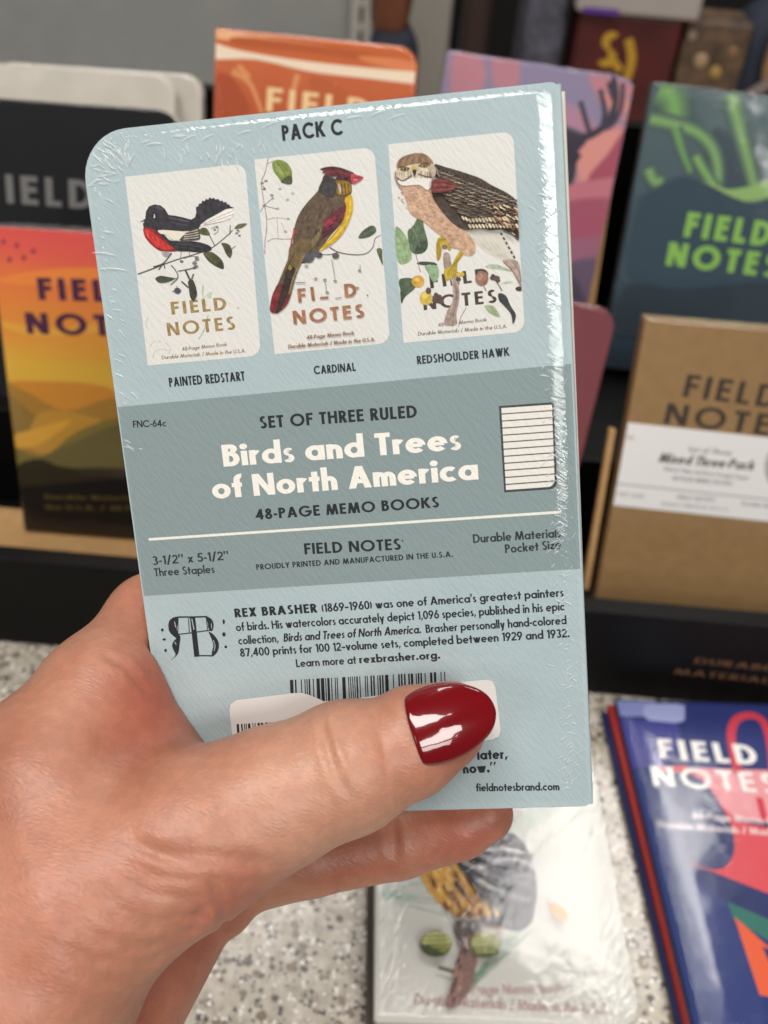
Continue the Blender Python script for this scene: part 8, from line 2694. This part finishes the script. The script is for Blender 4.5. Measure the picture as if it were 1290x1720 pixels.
pack('maroon', 'maroon_memo_book', 'plain maroon memo book half hidden behind the held pack', mats=[mar_m], T=4, n=1, film_kw=dict(wr=.3, base=.05, edge=9, broad=.6))
krf_m = paper('kraft_cover', '90714a', 0.65, 0.0, 0.08, 150)
kr = pack('kraft', 'kraft_memo_pack', 'brown kraft memo book pack with a white paper band, in the front row right', mats=[krf_m], art='kraft', film_kw=dict(curl=(7.5, -0.5, 1.1), wr=.3, base=.05, edge=9, broad=.7))
mb = MB()
draw(mb, ART['kraft_band'], 0.12)
mb.build('paper_band', kr)

d1 = divider(99.3, 352, 20, 80, 4, 19, 3.0)
tag(d1, 'upright kraft card divider standing between the maroon book and the kraft pack', 'divider', 'card dividers in the rack')
d2 = divider(97, 462, 70, 100, 6, 20, 4)
tag(d2, 'kraft card divider in the back row between pink and dark teal packs', 'divider', 'card dividers in the rack')

# --- packs lying on the counter
pale = paper('pale_bird_cover', 'cccac2', 0.55, 0.12, 0.03, 60)
pack('bird', 'songbird_memo_pack', 'pale memo book pack with a yellow-breasted songbird on a pine twig, lying on the counter', mats=[pale, paper('slate_shade_cover', '565049', .6)], art='bird', T=11, offs=[(0, 0, 0), (-1.6, 0, .5), (-3, 0, .3)], film_kw=dict(wr=.45, base=.09, edge=14, rot=60, scale=(200, 700, 200), broad=.2, rough=.07, ior=1.5))  # dark lower books, slid left, stand in for the pack's shadow on the stone
navy = paper('navy_cover', '1f2a5c', 0.5)
redc = paper('red_cover', '9c2e28', 0.55)
pack('color', 'patchwork_memo_pack', 'navy, red and pink patterned memo book pack lying on the counter', mats=[navy, redc, navy], art='color', T=11.5, offs=[(0, 0, 0), (-2.6, 0, .6), (-4.5, -1, .9)], film_kw=dict(curl=(14, -0.5, 1.6), wr=.45, base=.03, edge=12, rot=-60, scale=(250, 1200, 250), broad=.2, rough=.1), rnd=3.0)


# ================================================================ the hand
def skin_mat():
    m, nt, b = new_mat('skin')
    tc = node(nt, 'ShaderNodeTexCoord')

    def nz(scale, detail=4, rough=.55, dist=0.0, vec=None):
        n = node(nt, 'ShaderNodeTexNoise')
        n.inputs['Scale'].default_value = scale
        n.inputs['Detail'].default_value = detail
        n.inputs['Roughness'].default_value = rough
        n.inputs['Distortion'].default_value = dist
        link(nt, vec or tc.outputs['Object'], n.inputs['Vector'])
        return n.outputs[0]
    rp = node(nt, 'ShaderNodeValToRGB')
    cr = rp.color_ramp
    cr.elements.new(0.5)
    for e, (p, h) in zip(cr.elements, [(0.28, '9c644e'), (0.5, 'b58067'), (0.72, 'c2947b')]):
        e.position = p
        e.color = (*lin(h), 1)
    link(nt, nz(32, 3), rp.inputs[0])
    r2 = node(nt, 'ShaderNodeValToRGB')
    r2.color_ramp.elements[0].position = .42
    r2.color_ramp.elements[1].position = .62
    r2.color_ramp.elements[0].color = (0.94, 0.93, 0.93, 1)
    r2.color_ramp.elements[1].color = (1.04, 1.02, 1.0, 1)
    link(nt, nz(420, 3), r2.inputs[0])
    at = node(nt, 'ShaderNodeVertexColor', layer_name='blood')
    sp = node(nt, 'ShaderNodeSeparateColor')
    link(nt, at.outputs[0], sp.inputs[0])
    mred = node(nt, 'ShaderNodeMix', data_type='RGBA')
    link(nt, sp.outputs[0], mred.inputs[0])
    link(nt, rp.outputs[0], mred.inputs[6])
    mred.inputs[7].default_value = (*lin('a0503f'), 1)
    mul = node(nt, 'ShaderNodeMix', data_type='RGBA', blend_type='MULTIPLY')
    mul.inputs[0].default_value = 1
    link(nt, mred.outputs[2], mul.inputs[6])
    link(nt, r2.outputs[0], mul.inputs[7])
    link(nt, mul.outputs[2], b.inputs['Base Color'])
    b.inputs['Roughness'].default_value = 0.42
    b.inputs['Specular IOR Level'].default_value = 0.45
    b.inputs['Subsurface Weight'].default_value = 0.25
    b.inputs['Subsurface Radius'].default_value = (1.0, 0.35, 0.2)
    b.inputs['Subsurface Scale'].default_value = 0.0035
    # fine lines of the skin, running round the thumb, and pores
    mp = node(nt, 'ShaderNodeMapping')
    mp.vector_type = 'TEXTURE'
    mp.inputs['Rotation'].default_value = (0, math.radians(24), math.radians(-8))
    mp.inputs['Scale'].default_value = (1 / 170, 1 / 620, 1 / 620)
    link(nt, tc.outputs['Object'], mp.inputs[0])
    lines = nz(1, 4, .6, 1.2, mp.outputs[0])
    vo = node(nt, 'ShaderNodeTexVoronoi', feature='DISTANCE_TO_EDGE')
    vo.inputs['Scale'].default_value = 1
    mv = node(nt, 'ShaderNodeMapping', vector_type='TEXTURE')
    mv.inputs['Rotation'].default_value = (0, math.radians(24), math.radians(-8))
    mv.inputs['Scale'].default_value = (1 / 520, 1 / 1150, 1 / 1150)
    link(nt, tc.outputs['Object'], mv.inputs[0])
    wv = node(nt, 'ShaderNodeVectorMath', operation='ADD')
    wn = node(nt, 'ShaderNodeTexNoise')
    wn.inputs['Scale'].default_value = 250
    link(nt, tc.outputs['Object'], wn.inputs['Vector'])
    link(nt, mv.outputs[0], wv.inputs[0])
    link(nt, wn.outputs['Color'], wv.inputs[1])
    link(nt, wv.outputs[0], vo.inputs['Vector'])
    b1 = node(nt, 'ShaderNodeBump')
    b1.inputs['Strength'].default_value = 0.2
    b1.inputs['Distance'].default_value = 0.0005
    link(nt, lines, b1.inputs['Height'])
    b2 = node(nt, 'ShaderNodeBump')
    b2.inputs['Strength'].default_value = 0.45
    b2.inputs['Distance'].default_value = 0.0002
    link(nt, vo.outputs['Distance'], b2.inputs['Height'])
    link(nt, b1.outputs[0], b2.inputs['Normal'])
    link(nt, b2.outputs[0], b.inputs['Normal'])
    return m


def hand_field():
    seg = np.array(HAND, dtype=np.float64)
    lo = np.minimum((seg[:, 0:3] - seg[:, 3:4]).min(0), (seg[:, 4:7] - seg[:, 7:8]).min(0)) - 4
    hi = np.maximum((seg[:, 0:3] + seg[:, 3:4]).max(0), (seg[:, 4:7] + seg[:, 7:8]).max(0)) + 4
    h = 0.75
    dims = np.ceil((hi - lo) / h).astype(int) + 1
    axs = [(lo[i] + h * np.arange(dims[i])).astype(np.float32) for i in range(3)]
    D = np.full(tuple(dims), 12.0, dtype=np.float32)
    for s in seg:
        a, ra, b_, rb, k = s[0:3], s[3], s[4:7], s[7], s[8]
        m = max(ra, rb) + 12
        i0 = np.maximum(((np.minimum(a, b_) - m - lo) / h).astype(int), 0)
        i1 = np.minimum(((np.maximum(a, b_) + m - lo) / h).astype(int) + 2, dims)
        X = axs[0][i0[0]:i1[0]][:, None, None]
        Y = axs[1][i0[1]:i1[1]][None, :, None]
        Z = axs[2][i0[2]:i1[2]][None, None, :]
        ab = b_ - a
        t = np.clip(((X - a[0]) * ab[0] + (Y - a[1]) * ab[1] + (Z - a[2]) * ab[2]) / (ab @ ab), 0, 1)
        d = np.sqrt((X - a[0] - t * ab[0]) ** 2 + (Y - a[1] - t * ab[1]) ** 2 + (Z - a[2] - t * ab[2]) ** 2) - (ra + (rb - ra) * t)
        sub = D[i0[0]:i1[0], i0[1]:i1[1], i0[2]:i1[2]]
        q = np.maximum(k - np.abs(sub - d), 0) / k
        D[i0[0]:i1[0], i0[1]:i1[1], i0[2]:i1[2]] = np.minimum(sub, d) - q * q * k * .25
    # the pack presses into the palm: keep the flesh outside its box
    R_, o_ = POSE['held']
    R_ = np.array(R_)
    X = axs[0][:, None, None] - o_[0]
    Y = axs[1][None, :, None] - o_[1]
    Z = axs[2][None, None, :] - o_[2]
    e = []
    for c, (cc, hh) in enumerate(((44.5, 45.0), (-70, 70.4), (-5.3, 5.9))):
        e.append(np.abs(X * R_[0, c] + Y * R_[1, c] + Z * R_[2, c] - cc) - hh)
    mx = np.maximum(np.maximum(e[0], e[1]), e[2])
    out = np.sqrt(np.maximum(e[0], 0) ** 2 + np.maximum(e[1], 0) ** 2 + np.maximum(e[2], 0) ** 2)
    D = np.maximum(D, -(out + np.minimum(mx, 0)))
    return D.astype(np.float32), lo, h


def surface_net(D, lo, h):
    """naive surface nets: one vertex per crossed cell, one quad per crossed edge"""
    S = D < 0
    nx, ny, nz = D.shape
    cnt = np.zeros((nx - 1, ny - 1, nz - 1), np.int8)
    for dx in (0, 1):
        for dy in (0, 1):
            for dz in (0, 1):
                cnt += S[dx:nx - 1 + dx, dy:ny - 1 + dy, dz:nz - 1 + dz]
    act = (cnt > 0) & (cnt < 8)
    idx = np.argwhere(act)
    num = np.full(act.shape, -1, np.int32)
    num[act] = np.arange(len(idx))
    acc = np.zeros((len(idx), 3))
    w = np.zeros(len(idx))
    corners = [(dx, dy, dz) for dx in (0, 1) for dy in (0, 1) for dz in (0, 1)]
    val = {c: D[idx[:, 0] + c[0], idx[:, 1] + c[1], idx[:, 2] + c[2]] for c in corners}
    for a in corners:
        for ax in range(3):
            if a[ax] == 0:
                b = list(a)
                b[ax] = 1
                b = tuple(b)
                va, vb = val[a], val[b]
                cross = (va < 0) != (vb < 0)
                t = np.where(cross, va / (va - vb + 1e-12), 0)
                p = np.array(a, float)[None, :].repeat(len(idx), 0)
                p[:, ax] += t
                acc[cross] += p[cross]
                w[cross] += 1
    V = lo + h * (idx + acc / w[:, None])
    F = []
    for ax in range(3):
        b, c = (ax + 1) % 3, (ax + 2) % 3
        sl0 = [slice(1, -1)] * 3
        sl1 = [slice(1, -1)] * 3
        sl0[ax] = slice(0, -1)
        sl1[ax] = slice(1, None)
        s0, s1 = S[tuple(sl0)], S[tuple(sl1)]
        e = np.argwhere(s0 != s1)
        flip = s0[s0 != s1]
        off = np.ones(3, int)
        off[ax] = 0
        e = e + off
        q = []
        for db, dc in ((-1, -1), (0, -1), (0, 0), (-1, 0)):
            p = e.copy()
            p[:, b] += db
            p[:, c] += dc
            q.append(num[p[:, 0], p[:, 1], p[:, 2]])
        q = np.stack(q, 1)
        q[~flip] = q[~flip][:, ::-1]
        F.append(q)
    F = np.concatenate(F)
    return V, F[(F >= 0).all(1)]


def relax(V, F, n, lam=.5):
    E = np.concatenate([F[:, [0, 1]], F[:, [1, 2]], F[:, [2, 3]], F[:, [3, 0]]])
    for _ in range(n):
        acc = np.zeros_like(V)
        cn = np.zeros(len(V))
        for c in range(3):
            acc[:, c] = np.bincount(E[:, 0], V[E[:, 1], c], len(V)) + np.bincount(E[:, 1], V[E[:, 0], c], len(V))
        cn = np.bincount(E[:, 0], minlength=len(V)) + np.bincount(E[:, 1], minlength=len(V))
        V = V + lam * (acc / np.maximum(cn, 1)[:, None] - V)
    return V


def vnormals(V, F):
    n = np.cross(V[F[:, 2]] - V[F[:, 0]], V[F[:, 3]] - V[F[:, 1]])
    N = np.zeros_like(V)
    for k in range(4):
        for c in range(3):
            N[:, c] += np.bincount(F[:, k], n[:, c], len(V))
    return N / np.maximum(np.linalg.norm(N, axis=1), 1e-9)[:, None]


D, lo, hh = hand_field()
V, F = surface_net(D, lo, hh)
del D
V = relax(V, F, 4)
N = vnormals(V, F)
disp = np.zeros(len(V))
for depth, sig, pts in CREASES:
    p = np.array(pts)
    near = np.where((V > p.min(0) - 6).all(1) & (V < p.max(0) + 6).all(1))[0]
    if len(near) == 0 or len(p) < 2:
        continue
    dm = np.full(len(near), 1e9)
    tt = np.zeros(len(near))
    for i in range(len(p) - 1):
        a, b_ = p[i], p[i + 1]
        ab = b_ - a
        t = np.clip(((V[near] - a) @ ab) / max(ab @ ab, 1e-9), 0, 1)
        d = np.linalg.norm(V[near] - a - t[:, None] * ab, axis=1)
        tt = np.where(d < dm, (i + t) / (len(p) - 1), tt)
        dm = np.minimum(dm, d)
    fade = np.clip(np.sin(np.pi * np.clip(tt, 0, 1)), 0.05, 1) ** 0.7
    x = dm / sig
    disp[near] -= depth * fade * (np.exp(-x * x) - 0.35 * np.exp(-((x - 2.1) ** 2)))
V = V + N * disp[:, None]
V = relax(V, F, 1, .35)
N = vnormals(V, F)
# blood under the skin: redder at the finger pads, the fold of the palm and the knuckle
blood = np.zeros(len(V))
for (x, y, z, r, a) in BLOOD:
    blood = np.maximum(blood, a * np.exp(-((V - np.array((x, y, z))) ** 2).sum(1) / r ** 2))
me = bpy.data.meshes.new('hand')
me.from_pydata((V * MM).tolist(), [], F.tolist())
me.polygons.foreach_set('use_smooth', [True] * len(me.polygons))
ca = me.color_attributes.new('blood', 'FLOAT_COLOR', 'POINT')
ca.data.foreach_set('color', np.repeat(blood[:, None], 4, 1).ravel().astype(np.float32))
me.materials.append(skin_mat())
me.update()
hand = bpy.data.objects.new('hand', me)
COL.objects.link(hand)
tag(hand, 'left hand with a red polished thumbnail gripping the pale blue pack', 'hand')

# --- thumbnail with red polish
na, nax, nside, nup = [np.array(q) for q in NAIL_FRAME]
red, nt, b = new_mat('red_polish')
b.inputs['Base Color'].default_value = (*lin('6c020a'), 1)
b.inputs['Roughness'].default_value = 0.22
b.inputs['Coat Weight'].default_value = 1.0
b.inputs['Coat Roughness'].default_value = 0.06
b.inputs['Specular IOR Level'].default_value = 0.1
tc = node(nt, 'ShaderNodeTexCoord')
nn = node(nt, 'ShaderNodeTexNoise')
nn.inputs['Scale'].default_value = 140
nn.inputs['Detail'].default_value = 1.5
bp = node(nt, 'ShaderNodeBump')
bp.inputs['Strength'].default_value = 0.6
bp.inputs['Distance'].default_value = 0.0007
link(nt, tc.outputs['Object'], nn.inputs['Vector'])
link(nt, nn.outputs[0], bp.inputs['Height'])
link(nt, bp.outputs[0], b.inputs['Coat Normal'])
ns = smooth_pts(NAIL, True, 3)
cs, cp = sum(q[0] for q in ns) / len(ns), sum(q[1] for q in ns) / len(ns)


def nail_h(s, p):
    Rn, p0 = NAIL_R
    return NAIL_TOP[0] - NAIL_TOP[1] * (s - 4) - NAIL_TOP[2] * (s - 4) ** 2 - (Rn - math.sqrt(max(Rn * Rn - (p - p0) ** 2, 1)))


vs, fs = [], []
K = 14
n = len(ns)
for k in range(K + 3):
    t = max(0.02, min(k, K) / K)
    for (s, p) in ns:
        ss, pp = cs + (s - cs) * t, cp + (p - cp) * t
        u_ = nail_h(ss, pp)
        if k == K:
            u_ -= 0.12
        if k > K:
            ss, pp = cs + (s - cs) * (1.004 - .02 * (k - K - 1)), cp + (p - cp) * (1.004 - .02 * (k - K - 1))
            u_ -= 0.4 + 0.55 * (k - K - 1)
        q = na + nax * ss + nside * pp + nup * u_
        vs.append(tuple(q))
for k in range(K + 2):
    for i in range(n):
        j = (i + 1) % n
        fs.append((k * n + i, (k + 1) * n + i, (k + 1) * n + j, k * n + j))
fs.append(tuple(range(n)))
mb = MB()
mb.mesh(vs, fs, red, smooth=True)
nail = mb.build('thumbnail', hand, label='thumbnail with glossy dark red polish')
bm = bmesh.new()
bm.from_mesh(nail.data)
bmesh.ops.recalc_face_normals(bm, faces=bm.faces)
bm.to_mesh(nail.data)
bm.free()
